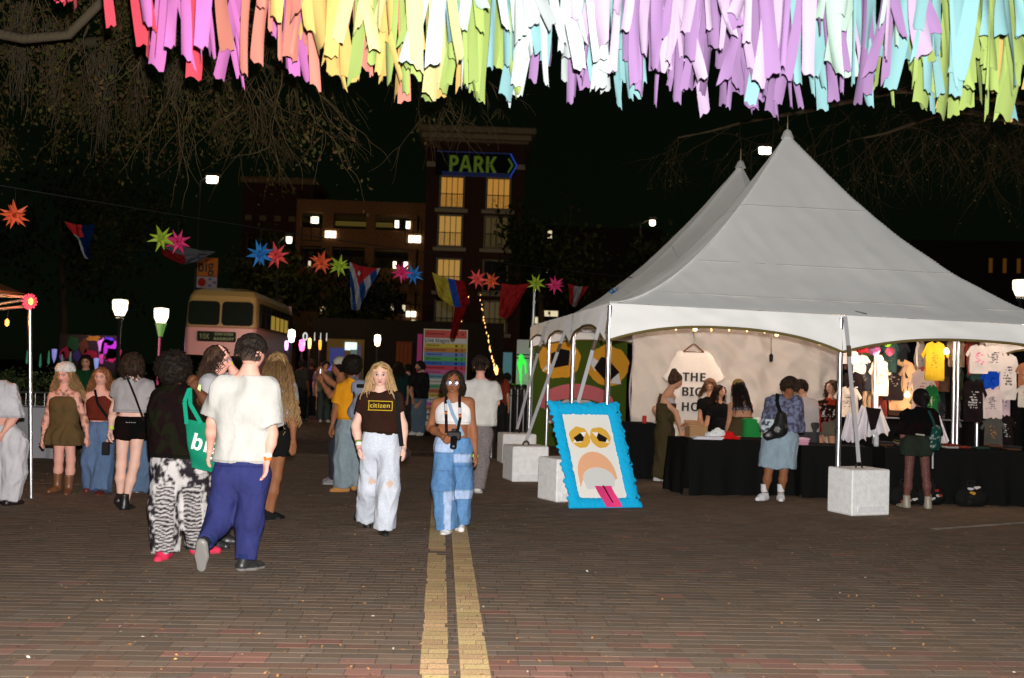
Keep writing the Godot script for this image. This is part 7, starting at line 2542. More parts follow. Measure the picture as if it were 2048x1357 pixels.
func people() -> void:
	var p: Node3D
	var g: Geo
	p = person({"label": "blonde woman in a brown tee with a yellow boxed word and pale baggy jeans", "at": Vector3(-1.241, 0.000, -10.162), "h": 1.7, "face": 0, "skin": lin(0.7, 0.42, 0.33), "bust": 0.8, "cell": 0.0115, "head": {"yaw": 4, "pitch": 0, "lips": lin(0.45, 0.13, 0.11), "brow": lin(0.3, 0.17, 0.1), "nu": 72, "nv": 60, "size": 1.02}, "hair": {"kind": "long", "col": lin(0.34, 0.19, 0.075), "col2": lin(0.72, 0.5, 0.27), "len": 0.31, "wave": 0.012, "freq": 9, "spread": 0.46, "n": 560, "thick": 0.0055, "line": 0.075, "brow": 0.6}, "tops": [{"kind": "tee", "col": lin(0.03, 0.014, 0.01), "sleeve": 0.5, "hem": 0.57, "slope": -0.12, "loose": 0.01, "box": 0.2, "fold": 0.01, "sleeve_r": 0.066, "neck": 0.826}], "bottom": {"kind": "pants", "col": lin(0.62, 0.66, 0.74), "r": [0.105, 0.102, 0.104], "len": 0.93, "waist": 0.595, "denim": true, "waist_r": 0.112, "fold": 0.02, "paint": func(p: Vector3, _n: Vector3) -> Color: return lin(0.70, 0.50, 0.40) if Vector2(absf(p.x) - 0.10, p.y - 0.50).length() < 0.035 + 0.02 * wob.get_noise_2d(p.x * 30.0, p.y * 30.0) else lin(0.66, 0.70, 0.79) * (0.95 + 0.16 * wob.get_noise_3d(p.x * 5.0, p.y * 3.0, p.z * 5.0))}, "shoes": {"kind": "boot", "col": lin(0.014, 0.012, 0.011), "sole": lin(0.01, 0.01, 0.01)}, "footupL": Vector3(0, 0.8, -0.6), "toeL": Vector3(-0.12, -0.75, 0.6), "j": {"head": Vector3(-0.050, 1.547, 0.000), "neck": Vector3(-0.049, 1.378, 0.000), "shL": Vector3(-0.199, 1.304, 0.000), "shR": Vector3(0.112, 1.329, 0.000), "elL": Vector3(-0.279, 1.045, 0.000), "elR": Vector3(0.188, 1.068, -0.020), "wrL": Vector3(-0.235, 0.848, 0.050), "wrR": Vector3(0.210, 0.865, 0.030), "hipL": Vector3(-0.104, 0.848, 0.000), "hipR": Vector3(0.059, 0.853, 0.000), "knL": Vector3(-0.144, 0.426, -0.150), "knR": Vector3(0.075, 0.446, 0.100), "anL": Vector3(-0.195, 0.070, -0.350), "anR": Vector3(0.045, 0.029, 0.050)}})
	lettering("citizen", 0.056, 0.005, glowless("yellow_print", lin(0.45, 0.30, 0.02)), p, Transform3D(Basis(Vector3.BACK, 0.02) * Basis.from_scale(Vector3(1.12, 1, 1)), Vector3(-0.021, 1.257, 0.185)))
	g = Geo.new()
	for e in [[-0.114, 0.0, 0.008, 0.088], [0.114, 0.0, 0.008, 0.088], [0.0, -0.044, 0.236, 0.008], [0.0, 0.044, 0.236, 0.008]]:
		g.box(Vector3(-0.019, 1.258, 0.198) + Vector3(e[0], e[1], -0.30 * absf(e[0])), Vector3(e[2], e[3], 0.006), lin(0.45, 0.30, 0.02))
	piece("print_frame", g, mats["cloth"], p)
	band(p, "wristband", Vector3(-0.243, 0.891, 0.040), Vector3(0.15, -1, 0.2), 0.031, lin(0.18, 0.22, 0.02))
	band(p, "wristband", Vector3(-0.237, 0.872, 0.045), Vector3(0.15, -1, 0.2), 0.031, lin(0.7, 0.7, 0.66))
	strap(p, "bag_strap", [Vector3(0.102, 1.389, 0.060), Vector3(0.139, 1.318, 0.110), Vector3(0.157, 1.124, 0.120), Vector3(0.191, 0.863, 0.080)], 0.045, lin(0.012, 0.012, 0.012))
	g = Geo.new()
	g.lathe([Vector2(0, -0.06), Vector2(0.05, -0.05), Vector2(0.062, 0), Vector2(0.05, 0.05), Vector2(0, 0.06)], 14, Transform3D(Basis(Vector3.RIGHT, 1.2), Vector3(0.212, 0.781, -0.030)), lin(0.02, 0.014, 0.014))
	piece("shoulder_bag", g, mats["leather"], p)
	p = person({"label": "woman in a white crop top and patchwork jeans with a camera and shining round glasses", "at": Vector3(-0.547, 0.000, -10.362), "h": 1.625, "face": 0, "skin": lin(0.25, 0.098, 0.046), "bust": 0.85, "cell": 0.0115, "handL": "grip", "thumbL": Vector3(0.6, 0.6, 0.4), "head": {"yaw": -2, "pitch": -4, "lips": lin(0.16, 0.045, 0.035), "brow": lin(0.02, 0.01, 0.007), "nu": 72, "nv": 60}, "hair": {"kind": "curly", "col": lin(0.01, 0.007, 0.005), "col2": lin(0.022, 0.014, 0.01), "big": 1}, "tops": [{"kind": "tank", "name": "crop_top", "col": lin(0.66, 0.63, 0.62), "hem": 0.665, "loose": 0.008, "box": 0, "fold": 0.006, "neck": 0.815, "sr": 0.052}], "bottom": {"kind": "pants", "col": lin(0.15, 0.3, 0.58), "r": [0.1, 0.108, 0.112], "waist": 0.585, "denim": true, "waist_r": 0.105, "fold": 0.02, "paint": func(p: Vector3, _n: Vector3) -> Color: return patchwork(p)}, "shoes": {"kind": "sneaker", "col": lin(0.7, 0.68, 0.66), "sole": lin(0.74, 0.72, 0.7)}, "j": {"head": Vector3(-0.034, 1.487, 0.000), "neck": Vector3(-0.030, 1.351, 0.000), "shL": Vector3(-0.194, 1.280, 0.000), "shR": Vector3(0.144, 1.301, 0.000), "elL": Vector3(-0.255, 1.033, -0.050), "elR": Vector3(0.182, 1.039, -0.020), "wrL": Vector3(-0.109, 0.963, 0.200), "wrR": Vector3(0.215, 0.804, 0.000), "hipL": Vector3(-0.094, 0.845, 0.000), "hipR": Vector3(0.073, 0.850, 0.000), "knL": Vector3(-0.097, 0.450, 0.060), "knR": Vector3(0.081, 0.437, -0.100), "anL": Vector3(-0.044, 0.041, 0.050), "anR": Vector3(0.062, 0.074, -0.120)}})
	g = Geo.new()
	g.box(Vector3(0.007, 0.980, 0.250), Vector3(0.135, 0.088, 0.05), lin(0.012, 0.012, 0.012), 0.012)
	g.box(Vector3(0.005, 1.034, 0.250), Vector3(0.05, 0.03, 0.04), lin(0.012, 0.012, 0.012), 0.008)
	var cm: MeshInstance3D = piece("camera", g, mats["plastic"], p)
	g = Geo.new()
	g.lathe([Vector2(0.034, 0), Vector2(0.036, 0.03), Vector2(0.033, 0.05), Vector2(0.033, 0.12), Vector2(0.028, 0.122), Vector2(0.0, 0.10)], 18, Transform3D(Basis(Vector3.RIGHT, 2.3), Vector3(0.009, 0.957, 0.270)), lin(0.010, 0.010, 0.011))
	piece("lens", g, mats["plastic"], cm)
	g = Geo.new()
	g.lathe([Vector2(0.024, 0), Vector2(0.016, 0.004), Vector2(0, 0.005)], 14, Transform3D(Basis(Vector3.RIGHT, 2.3), Vector3(0.009, 0.957, 0.270) + Vector3(0, -0.075, 0.075)), lin(0.16, 0.16, 0.18))
	piece("front_glass", g, mats["plastic"], cm)
	strap(p, "camera_strap", [Vector3(-0.094, 1.365, 0.030), Vector3(-0.096, 1.297, 0.125), Vector3(-0.085, 1.179, 0.150), Vector3(-0.069, 1.007, 0.240)], 0.030, lin(0.014, 0.010, 0.010))
	strap(p, "camera_strap", [Vector3(0.037, 1.379, 0.030), Vector3(0.044, 1.302, 0.125), Vector3(0.056, 1.144, 0.160), Vector3(0.035, 1.001, 0.250)], 0.030, lin(0.014, 0.010, 0.010))
	strap(p, "strap_label", [Vector3(-0.092, 1.288, 0.142), Vector3(-0.086, 1.219, 0.158)], 0.024, lin(0.42, 0.40, 0.42))
	strap(p, "strap_label", [Vector3(0.047, 1.253, 0.150), Vector3(0.052, 1.194, 0.165)], 0.024, lin(0.42, 0.40, 0.42))
	strap(p, "orange_tab", [Vector3(-0.086, 1.209, 0.158), Vector3(-0.083, 1.185, 0.165)], 0.024, lin(0.42, 0.12, 0.03))
	strap(p, "orange_tab", [Vector3(0.052, 1.184, 0.165), Vector3(0.055, 1.160, 0.170)], 0.024, lin(0.42, 0.12, 0.03))
	strap(p, "crossbody_strap", [Vector3(-0.072, 1.328, 0.115), Vector3(-0.021, 1.191, 0.145), Vector3(0.036, 1.083, 0.130), Vector3(0.088, 0.973, 0.100)], 0.034, lin(0.20, 0.30, 0.40))
	g = Geo.new()
	g.box(Vector3(0.148, 0.772, -0.060), Vector3(0.05, 0.13, 0.16), lin(0.012, 0.05, 0.05), 0.02)
	piece("small_bag", g, mats["leather"], p)
	glasses(p, 0.034)
	band(p, "wristband", Vector3(0.214, 0.769, 0.000), Vector3(0.05, -1, 0), 0.029, lin(0.50, 0.66, 0.03))
	p = person({"label": "tall man in a plain white tee and navy sweatpants walking away, one sole showing", "at": Vector3(-2.055, 0.000, -8.103), "h": 1.84, "face": 180, "skin": lin(0.68, 0.34, 0.26), "cell": 0.0125, "head": {"yaw": 150, "pitch": 4, "fade": lin(0.05, 0.032, 0.024), "size": 1}, "hair": {"kind": "short", "col": lin(0.008, 0.006, 0.005), "col2": lin(0.03, 0.022, 0.018), "big": 1.07, "faded": true}, "tops": [{"kind": "tee", "col": lin(0.47, 0.455, 0.425), "sleeve": 0.8, "hem": 0.462, "loose": 0.027, "box": 0.15, "fold": 0.034, "sleeve_r": 0.092, "scale": Vector3(4.5, 1.5, 4.5), "sr": 0.062, "neck": 0.836}], "bottom": {"kind": "pants", "col": lin(0.03, 0.034, 0.12), "r": [0.114, 0.102, 0.072], "waist": 0.47, "waist_r": 0.115, "fold": 0.024, "scale": Vector3(6, 2.5, 6), "len": 0.92}, "shoes": {"kind": "low", "col": lin(0.022, 0.022, 0.021), "sole": lin(0.2, 0.19, 0.18)}, "toeL": Vector3(-0.05, -0.93, -0.35), "footupL": Vector3(0.1, 0.35, -0.93), "toeR": Vector3(0.55, -0.05, -0.8), "thumbR": Vector3(-0.5, 0, -0.8), "j": {"head": Vector3(0.004, 1.709, 0.000), "neck": Vector3(-0.006, 1.575, 0.000), "shL": Vector3(-0.222, 1.434, 0.000), "shR": Vector3(0.137, 1.433, 0.000), "elL": Vector3(-0.305, 1.156, -0.050), "elR": Vector3(0.191, 1.085, 0.020), "wrL": Vector3(-0.341, 0.930, -0.150), "wrR": Vector3(0.169, 0.876, 0.060), "hipL": Vector3(-0.144, 0.751, 0.000), "hipR": Vector3(0.061, 0.758, 0.000), "knL": Vector3(-0.211, 0.409, -0.050), "knR": Vector3(0.039, 0.404, 0.000), "anL": Vector3(-0.246, 0.237, 0.220), "anR": Vector3(0.011, 0.079, -0.020)}})
	band(p, "wristband", Vector3(0.172, 0.896, 0.060), Vector3(0.1, -1, 0), 0.034, lin(0.72, 0.16, 0.02))
	band(p, "wristband", Vector3(0.173, 0.919, 0.060), Vector3(0.1, -1, 0), 0.034, lin(0.75, 0.74, 0.70))
	for e in [[Vector3(-0.224, 0.275, 0.170), Vector3(-0.234, 0.249, 0.200), 0.066], [Vector3(0.014, 0.141, 0.000), Vector3(0.016, 0.102, 0.000), 0.066]]:
		g = Geo.new()
		g.tube([e[0], e[1]], e[2], e[2] - 0.012, 14, lin(0.018, 0.024, 0.085))
		piece("trouser_cuff", g, mats["cloth"], p)
	p = person({"label": "person with a big afro, black top, tie dyed baggy trousers and green tote bag", "at": Vector3(-2.686, 0.000, -8.550), "h": 1.7, "face": 180, "skin": lin(0.1, 0.036, 0.017), "cell": 0.0125, "handR": "grip", "thumbR": Vector3(0, 1, 0.2), "fat": 1.12, "head": {"yaw": 170, "pitch": 8}, "hair": {"kind": "afro", "col": lin(0.005, 0.0035, 0.003), "col2": lin(0.016, 0.011, 0.008), "big": 0.93}, "tops": [{"kind": "tee", "col": lin(0.009, 0.008, 0.007), "sleeve": 0.35, "hem": 0.49, "loose": 0.072, "box": 0.7, "fold": 0.018, "sr": 0.065}], "bottom": {"kind": "pants", "col": lin(0.3, 0.3, 0.3), "r": [0.135, 0.125, 0.105], "waist": 0.56, "waist_r": 0.13, "fold": 0.03, "paint": func(p: Vector3, _n: Vector3) -> Color: return tie_dye(p), "name": "tie_dyed_trousers", "scale": Vector3(6, 3, 6)}, "shoes": {"kind": "sneaker", "col": lin(0.6, 0.035, 0.085), "sole": lin(0.4, 0.05, 0.07)}, "toeR": Vector3(0.9, 0, -0.4), "toeL": Vector3(-0.1, 0, 1.0), "j": {"head": Vector3(-0.113, 1.534, 0.000), "neck": Vector3(-0.100, 1.414, 0.000), "shL": Vector3(-0.204, 1.307, 0.000), "shR": Vector3(0.042, 1.314, 0.000), "elL": Vector3(-0.193, 1.060, 0.050), "elR": Vector3(0.202, 1.289, 0.100), "wrL": Vector3(-0.193, 0.855, -0.200), "wrR": Vector3(0.130, 1.425, 0.220), "hipL": Vector3(-0.123, 0.769, 0.000), "hipR": Vector3(0.060, 0.775, 0.000), "knL": Vector3(-0.149, 0.396, 0.000), "knR": Vector3(0.077, 0.410, -0.100), "anL": Vector3(-0.131, 0.058, 0.000), "anR": Vector3(0.086, 0.072, -0.200)}})
	band(p, "wristband", Vector3(0.153, 1.421, 0.200), Vector3(1, -0.1, -0.2), 0.031, lin(0.55, 0.66, 0.30))
	tote(p, Vector3(0.091, 1.408, 0.260))
	p = person({"label": "woman seen from behind in a cropped grey tee and black studded shorts with ankle boots", "at": Vector3(-4.207, 0.000, -11.299), "h": 1.66, "face": 180, "skin": lin(0.7, 0.42, 0.33), "cell": 0.0125, "head": {"yaw": 185, "pitch": 10}, "hair": {"kind": "curly", "col": lin(0.012, 0.007, 0.005), "col2": lin(0.045, 0.025, 0.016), "big": 1.12}, "tops": [{"kind": "tee", "col": lin(0.33, 0.3, 0.3), "sleeve": 0.4, "hem": 0.63, "loose": 0.022, "box": 0.5, "fold": 0.016, "sleeve_r": 0.085}], "bottom": {"kind": "shorts", "name": "shorts", "col": lin(0.008, 0.007, 0.007), "r": [0.108, 0.108], "len": 0.24, "waist": 0.605, "waist_r": 0.108, "fold": 0.012}, "shoes": {"kind": "boot", "col": lin(0.01, 0.009, 0.009), "sole": lin(0.02, 0.018, 0.016)}, "toeL": Vector3(0.1, -0.5, -0.8), "footupL": Vector3(0,0.85,-0.5), "j": {"head": Vector3(0.043, 1.570, 0.000), "neck": Vector3(0.044, 1.422, 0.000), "shL": Vector3(-0.101, 1.340, 0.000), "shR": Vector3(0.207, 1.339, 0.000), "elL": Vector3(-0.175, 1.055, -0.050), "elR": Vector3(0.278, 1.054, -0.020), "wrL": Vector3(-0.132, 0.846, 0.120), "wrR": Vector3(0.377, 0.827, 0.080), "hipL": Vector3(-0.036, 0.853, 0.000), "hipR": Vector3(0.128, 0.858, 0.000), "knL": Vector3(-0.042, 0.469, 0.000), "knR": Vector3(0.119, 0.479, 0.050), "anL": Vector3(-0.037, 0.092, 0.000), "anR": Vector3(0.065, 0.051, 0.120)}})
	band(p, "wristband", Vector3(-0.130, 0.872, 0.100), Vector3(0.1, -1, 0.3), 0.029, lin(0.45, 0.60, 0.05))
	strap(p, "bag_strap", [Vector3(0.021, 1.427, 0.100), Vector3(0.141, 1.220, 0.165), Vector3(0.224, 0.966, 0.110)], 0.022, lin(0.012, 0.011, 0.010))
	g = Geo.new()
	for k in 12:
		g.box(Vector3(-0.024, 0.942, 0.115) + Vector3(0.019 * k, 0.0, -0.0016 * (k - 5.5) * (k - 5.5)), Vector3(0.007, 0.007, 0.006), lin(0.5, 0.48, 0.45))
	piece("studs", g, mats["plastic"], p)
	p = person({"label": "woman in a white cap, strapless olive dress and brown cowboy boots with tattooed arms", "at": Vector3(-5.344, 0.000, -12.421), "h": 1.56, "face": 0, "skin": lin(0.68, 0.34, 0.26), "cell": 0.0125, "ink": 1, "bust": 0.8, "head": {"yaw": -6, "pitch": 4, "lips": lin(0.36, 0.05, 0.04), "nu": 64, "nv": 52, "size": 1.05}, "hair": {"kind": "long", "col": lin(0.2, 0.11, 0.045), "col2": lin(0.42, 0.26, 0.12), "len": 0.36, "wave": 0.022, "freq": 14, "spread": 0.75, "n": 420, "hat": "beret", "hatcol": lin(0.55, 0.53, 0.5)}, "tops": [{"kind": "strapless", "name": "dress_top", "col": lin(0.105, 0.068, 0.03), "hem": 0.5, "loose": 0.012, "box": 0.3, "fold": 0.01, "neck": 0.745}], "bottom": {"kind": "skirt", "name": "dress_skirt", "col": lin(0.105, 0.068, 0.03), "r": [0.125, 0.165], "hem": 0.365, "waist": 0.6, "waist_r": 0.12, "fold": 0.035, "scale": Vector3(8, 2, 8)}, "shoes": {"kind": "cowboy", "col": lin(0.17, 0.068, 0.028), "sole": lin(0.05, 0.02, 0.01)}, "j": {"head": Vector3(-0.056, 1.404, 0.000), "neck": Vector3(-0.055, 1.246, 0.000), "shL": Vector3(-0.197, 1.157, 0.000), "shR": Vector3(0.093, 1.166, 0.000), "elL": Vector3(-0.257, 0.877, 0.000), "elR": Vector3(0.202, 0.892, 0.000), "wrL": Vector3(-0.256, 0.658, 0.060), "wrR": Vector3(0.268, 0.692, 0.050), "hipL": Vector3(-0.091, 0.690, 0.000), "hipR": Vector3(0.030, 0.693, 0.000), "knL": Vector3(-0.084, 0.388, 0.000), "knR": Vector3(0.078, 0.397, 0.040), "anL": Vector3(-0.099, 0.063, 0.000), "anR": Vector3(0.081, 0.042, 0.080)}})
	g = Geo.new()
	g.box(Vector3(-0.255, 0.582, 0.080), Vector3(0.07, 0.045, 0.02), lin(0.01, 0.01, 0.01), 0.006, Basis(Vector3.BACK, 0.5))
	piece("phone", g, mats["plastic"], p)
	g = Geo.new()
	g.tube([Vector3(-0.083, 1.241, 0.060), Vector3(-0.016, 1.178, 0.110), Vector3(0.019, 1.250, 0.060)], 0.004, 0.004, 4, lin(0.05, 0.04, 0.03))
	piece("necklace", g, mats["plastic"], p)
	p = person({"label": "smiling red haired woman in a dark red tank top and blue jeans", "at": Vector3(-4.973, 0.000, -12.518), "h": 1.6, "face": 0, "skin": lin(0.68, 0.34, 0.26), "cell": 0.0125, "bust": 0.8, "head": {"yaw": 6, "pitch": 2, "lips": lin(0.42, 0.12, 0.1), "smile": 1, "nu": 64, "nv": 52, "size": 1.02}, "hair": {"kind": "long", "col": lin(0.13, 0.045, 0.018), "col2": lin(0.34, 0.14, 0.06), "len": 0.3, "wave": 0.02, "freq": 12, "spread": 0.6, "n": 380}, "tops": [{"kind": "tank", "col": lin(0.115, 0.022, 0.014), "hem": 0.545, "loose": 0.008, "box": 0.1, "fold": 0.008, "neck": 0.775, "sr": 0.044}], "bottom": {"kind": "pants", "col": lin(0.1, 0.17, 0.31), "r": [0.105, 0.115, 0.12], "waist": 0.575, "denim": true, "waist_r": 0.107, "fold": 0.022}, "shoes": {"kind": "low", "col": lin(0.16, 0.02, 0.015), "sole": lin(0.1, 0.02, 0.015)}, "j": {"head": Vector3(-0.024, 1.391, 0.000), "neck": Vector3(-0.030, 1.245, 0.000), "shL": Vector3(-0.160, 1.161, 0.000), "shR": Vector3(0.108, 1.170, 0.000), "elL": Vector3(-0.222, 0.883, -0.060), "elR": Vector3(0.145, 0.896, -0.030), "wrL": Vector3(-0.216, 0.654, -0.100), "wrR": Vector3(0.144, 0.693, 0.040), "hipL": Vector3(-0.078, 0.683, 0.000), "hipR": Vector3(0.055, 0.687, 0.000), "knL": Vector3(-0.101, 0.361, 0.000), "knR": Vector3(0.046, 0.335, 0.000), "anL": Vector3(-0.104, 0.064, -0.100), "anR": Vector3(0.063, 0.032, 0.100)}})
	strap(p, "bag_strap", [Vector3(-0.064, 1.245, 0.080), Vector3(-0.003, 1.079, 0.125), Vector3(0.141, 0.878, 0.100)], 0.030, lin(0.010, 0.009, 0.009))
	g = Geo.new()
	g.box(Vector3(0.119, 0.542, 0.130), Vector3(0.09, 0.16, 0.05), lin(0.010, 0.009, 0.009), 0.012)
	piece("black_purse", g, mats["leather"], p)
	p = person({"label": "person in loose blue jeans mostly hidden behind the woman in black shorts", "at": Vector3(-4.551, 0.000, -12.628), "h": 1.6, "face": 180, "skin": lin(0.5, 0.25, 0.15), "cell": 0.016, "head": {"yaw": 180, "pitch": 14, "nu": 24, "nv": 20, "size": 0.95}, "hair": {"kind": "short", "col": lin(0.01, 0.007, 0.005)}, "tops": [{"kind": "tee", "col": lin(0.012, 0.016, 0.012), "sleeve": 0.6, "hem": 0.52, "loose": 0.02}], "bottom": {"kind": "pants", "col": lin(0.1, 0.17, 0.28), "r": [0.11, 0.125, 0.13], "waist": 0.56, "denim": true, "fold": 0.03}, "shoes": {"kind": "low", "col": lin(0.15, 0.13, 0.11)}, "j": {"head": Vector3(-0.058, 1.366, 0.000), "neck": Vector3(-0.053, 1.255, 0.000), "shL": Vector3(-0.160, 1.159, 0.000), "shR": Vector3(0.049, 1.166, 0.000), "elR": Vector3(0.109, 0.904, 0.000), "wrR": Vector3(0.154, 0.709, 0.000), "hipL": Vector3(-0.079, 0.702, 0.000), "hipR": Vector3(0.044, 0.705, 0.000), "knL": Vector3(-0.077, 0.365, 0.000), "knR": Vector3(0.083, 0.351, 0.000), "anL": Vector3(-0.063, 0.041, 0.000), "anR": Vector3(0.023, 0.031, 0.000)}})
	p = person({"label": "person in white jacket and white trousers cut off by the left frame edge", "at": Vector3(-5.496, 0.000, -11.242), "h": 1.7, "face": 165, "skin": lin(0.68, 0.34, 0.26), "cell": 0.0135, "fat": 1.1, "head": {"yaw": 200, "pitch": 14, "nu": 24, "nv": 20}, "hair": {"kind": "short", "col": lin(0.02, 0.01, 0.007)}, "tops": [{"kind": "tee", "name": "jacket", "col": lin(0.5, 0.48, 0.5), "sleeve": 1.6, "hem": 0.56, "loose": 0.045, "box": 0.8, "fold": 0.03, "sr": 0.07, "sleeve_r": 0.09}], "bottom": {"kind": "pants", "col": lin(0.52, 0.5, 0.52), "r": [0.135, 0.115, 0.1], "waist": 0.6, "fold": 0.03}, "shoes": {"kind": "low", "col": lin(0.012, 0.011, 0.01)}, "j": {"head": Vector3(-0.248, 1.564, 0.000), "neck": Vector3(-0.206, 1.369, 0.000), "shL": Vector3(-0.331, 1.244, 0.000), "shR": Vector3(-0.003, 1.244, 0.000), "elR": Vector3(0.091, 0.958, 0.030), "wrR": Vector3(0.032, 0.785, 0.160), "hipL": Vector3(-0.118, 0.650, 0.000), "hipR": Vector3(0.090, 0.656, 0.000), "knL": Vector3(-0.116, 0.377, 0.000), "knR": Vector3(0.104, 0.357, 0.000), "anL": Vector3(-0.090, 0.052, 0.000), "anR": Vector3(0.063, 0.056, 0.000)}})
	p = person({"label": "person in glasses and a grey tee holding a hand to their forehead", "at": Vector3(-2.583, 0.000, -9.172), "h": 1.78, "face": 82, "skin": lin(0.68, 0.34, 0.26), "cell": 0.0125, "handR": "flat", "thumbR": Vector3(-0.6, 0, -0.8), "head": {"yaw": 88, "pitch": 2, "nu": 64, "nv": 52}, "hair": {"kind": "long", "col": lin(0.02, 0.01, 0.007), "col2": lin(0.07, 0.038, 0.024), "len": 0.24, "wave": 0.014, "spread": 0.3, "n": 380}, "tops": [{"kind": "tee", "col": lin(0.33, 0.32, 0.33), "sleeve": 0.7, "hem": 0.5, "loose": 0.03, "box": 0.6, "sleeve_r": 0.085}], "bottom": {"kind": "pants", "col": lin(0.02, 0.02, 0.022), "r": [0.11, 0.09, 0.08], "waist": 0.58}, "shoes": {"kind": "low", "col": lin(0.02, 0.02, 0.02)}, "j": {"head": Vector3(-0.035, 1.645, 0.000), "neck": Vector3(-0.078, 1.510, 0.000), "shL": Vector3(-0.064, 1.441, 0.160), "shR": Vector3(-0.131, 1.434, -0.160), "elL": Vector3(-0.050, 1.171, 0.200), "wrL": Vector3(0.020, 0.955, 0.200), "elR": Vector3(0.115, 1.470, -0.120), "wrR": Vector3(0.045, 1.648, -0.020), "hipL": Vector3(-0.036, 0.893, 0.090), "hipR": Vector3(-0.070, 0.879, -0.090)}})
	glasses(p, 0.030, false)
	band(p, "wristband", Vector3(0.057, 1.621, -0.030), Vector3(-0.5, 1, 0), 0.031, lin(0.48, 0.60, 0.03))
	band(p, "wristband", Vector3(0.049, 1.648, -0.020), Vector3(-0.5, 1, 0), 0.031, lin(0.30, 0.16, 0.50))
	p = person({"label": "person with very long blonde curly hair, grey top and black shorts beside the tall man", "at": Vector3(-2.480, 0.000, -10.771), "h": 1.74, "face": 150, "skin": lin(0.25, 0.098, 0.046), "cell": 0.0125, "head": {"yaw": -150, "pitch": 4, "nu": 32, "nv": 28}, "hair": {"kind": "long", "col": lin(0.1, 0.05, 0.02), "col2": lin(0.4, 0.25, 0.11), "len": 0.62, "wave": 0.017, "freq": 44, "spread": 0.24, "n": 300, "thick": 0.0085}, "tops": [{"kind": "tee", "col": lin(0.3, 0.29, 0.31), "sleeve": 0.5, "hem": 0.62, "loose": 0.02, "box": 0.5}], "bottom": {"kind": "shorts", "name": "shorts", "col": lin(0.01, 0.009, 0.009), "r": [0.112, 0.115], "len": 0.4, "waist": 0.66, "waist_r": 0.112}, "shoes": {"kind": "sneaker", "col": lin(0.014, 0.013, 0.013), "sole": lin(0.1, 0.1, 0.1)}, "j": {"head": Vector3(0.022, 1.622, 0.000), "neck": Vector3(0.038, 1.465, 0.000), "shL": Vector3(-0.105, 1.376, 0.000), "shR": Vector3(0.167, 1.385, 0.000), "elL": Vector3(-0.126, 1.093, 0.000), "elR": Vector3(0.209, 1.103, 0.000), "hipL": Vector3(-0.032, 0.834, 0.000), "hipR": Vector3(0.094, 0.838, 0.000), "knL": Vector3(-0.048, 0.442, 0.000), "knR": Vector3(0.056, 0.445, 0.000), "anL": Vector3(-0.050, 0.077, 0.000), "anR": Vector3(0.008, 0.052, 0.000)}})
	p = person({"label": "person in an orange tee and light baggy jeans with a grey backpack", "at": Vector3(-2.074, 0.000, -13.332), "h": 1.74, "face": 158, "skin": lin(0.25, 0.098, 0.046), "cell": 0.0135, "head": {"yaw": 150, "pitch": 4, "nu": 32, "nv": 28}, "hair": {"kind": "afro", "col": lin(0.005, 0.004, 0.003), "col2": lin(0.018, 0.012, 0.009), "big": 0.82}, "tops": [{"kind": "tee", "col": lin(0.66, 0.27, 0.015), "sleeve": 0.72, "hem": 0.535, "loose": 0.03, "box": 0.6, "sleeve_r": 0.09, "fold": 0.016}], "bottom": {"kind": "pants", "col": lin(0.25, 0.32, 0.36), "r": [0.125, 0.125, 0.13], "waist": 0.575, "denim": true, "waist_r": 0.12, "fold": 0.025}, "shoes": {"kind": "sneaker", "col": lin(0.42, 0.2, 0.06), "sole": lin(0.4, 0.18, 0.06)}, "toeL": Vector3(-0.95, 0, 0.3), "j": {"head": Vector3(0.033, 1.601, 0.000), "neck": Vector3(0.025, 1.464, 0.000), "shL": Vector3(-0.113, 1.330, 0.000), "shR": Vector3(0.159, 1.352, 0.000), "elL": Vector3(-0.182, 1.068, 0.000), "elR": Vector3(0.233, 1.101, 0.000), "wrL": Vector3(-0.217, 0.850, 0.050), "wrR": Vector3(0.268, 0.880, 0.100), "hipL": Vector3(-0.041, 0.787, 0.000), "hipR": Vector3(0.114, 0.792, 0.000), "knL": Vector3(-0.054, 0.412, 0.000), "knR": Vector3(0.115, 0.417, 0.000), "anL": Vector3(-0.041, 0.063, 0.000), "anR": Vector3(0.113, 0.094, 0.000)}})
	backpack(p, Vector3(0.184, 1.190, 0.220))
	p = person({"label": "person in a pale patterned cap and white tank holding up a phone with both hands", "at": Vector3(-2.362, 0.000, -14.180), "h": 1.74, "face": -80, "skin": lin(0.25, 0.098, 0.046), "cell": 0.0135, "handL": "grip", "handR": "grip", "thumbL": Vector3(0, 1, 0), "thumbR": Vector3(0, 1, 0), "head": {"yaw": -86, "pitch": 2, "nu": 44, "nv": 36}, "hair": {"kind": "short", "col": lin(0.006, 0.005, 0.004), "hat": "cap", "hatcol": lin(0.33, 0.3, 0.24), "brim": -1}, "tops": [{"kind": "tank", "col": lin(0.5, 0.49, 0.48), "hem": 0.55, "loose": 0.02, "box": 0.4}], "bottom": {"kind": "pants", "col": lin(0.022, 0.026, 0.04), "r": [0.11, 0.1, 0.095], "waist": 0.57, "denim": true}, "shoes": {"kind": "sneaker", "col": lin(0.2, 0.19, 0.2), "sole": lin(0.3, 0.29, 0.3)}, "j": {"head": Vector3(-0.010, 1.598, 0.000), "neck": Vector3(0.031, 1.420, 0.000), "shL": Vector3(-0.016, 1.319, -0.140), "shR": Vector3(0.044, 1.313, 0.140), "elL": Vector3(-0.155, 1.399, -0.120), "elR": Vector3(-0.092, 1.212, 0.120), "wrL": Vector3(-0.246, 1.508, -0.060), "wrR": Vector3(-0.240, 1.398, 0.060), "hipL": Vector3(0.015, 0.725, -0.080), "hipR": Vector3(0.042, 0.735, 0.080)}})
	g = Geo.new()
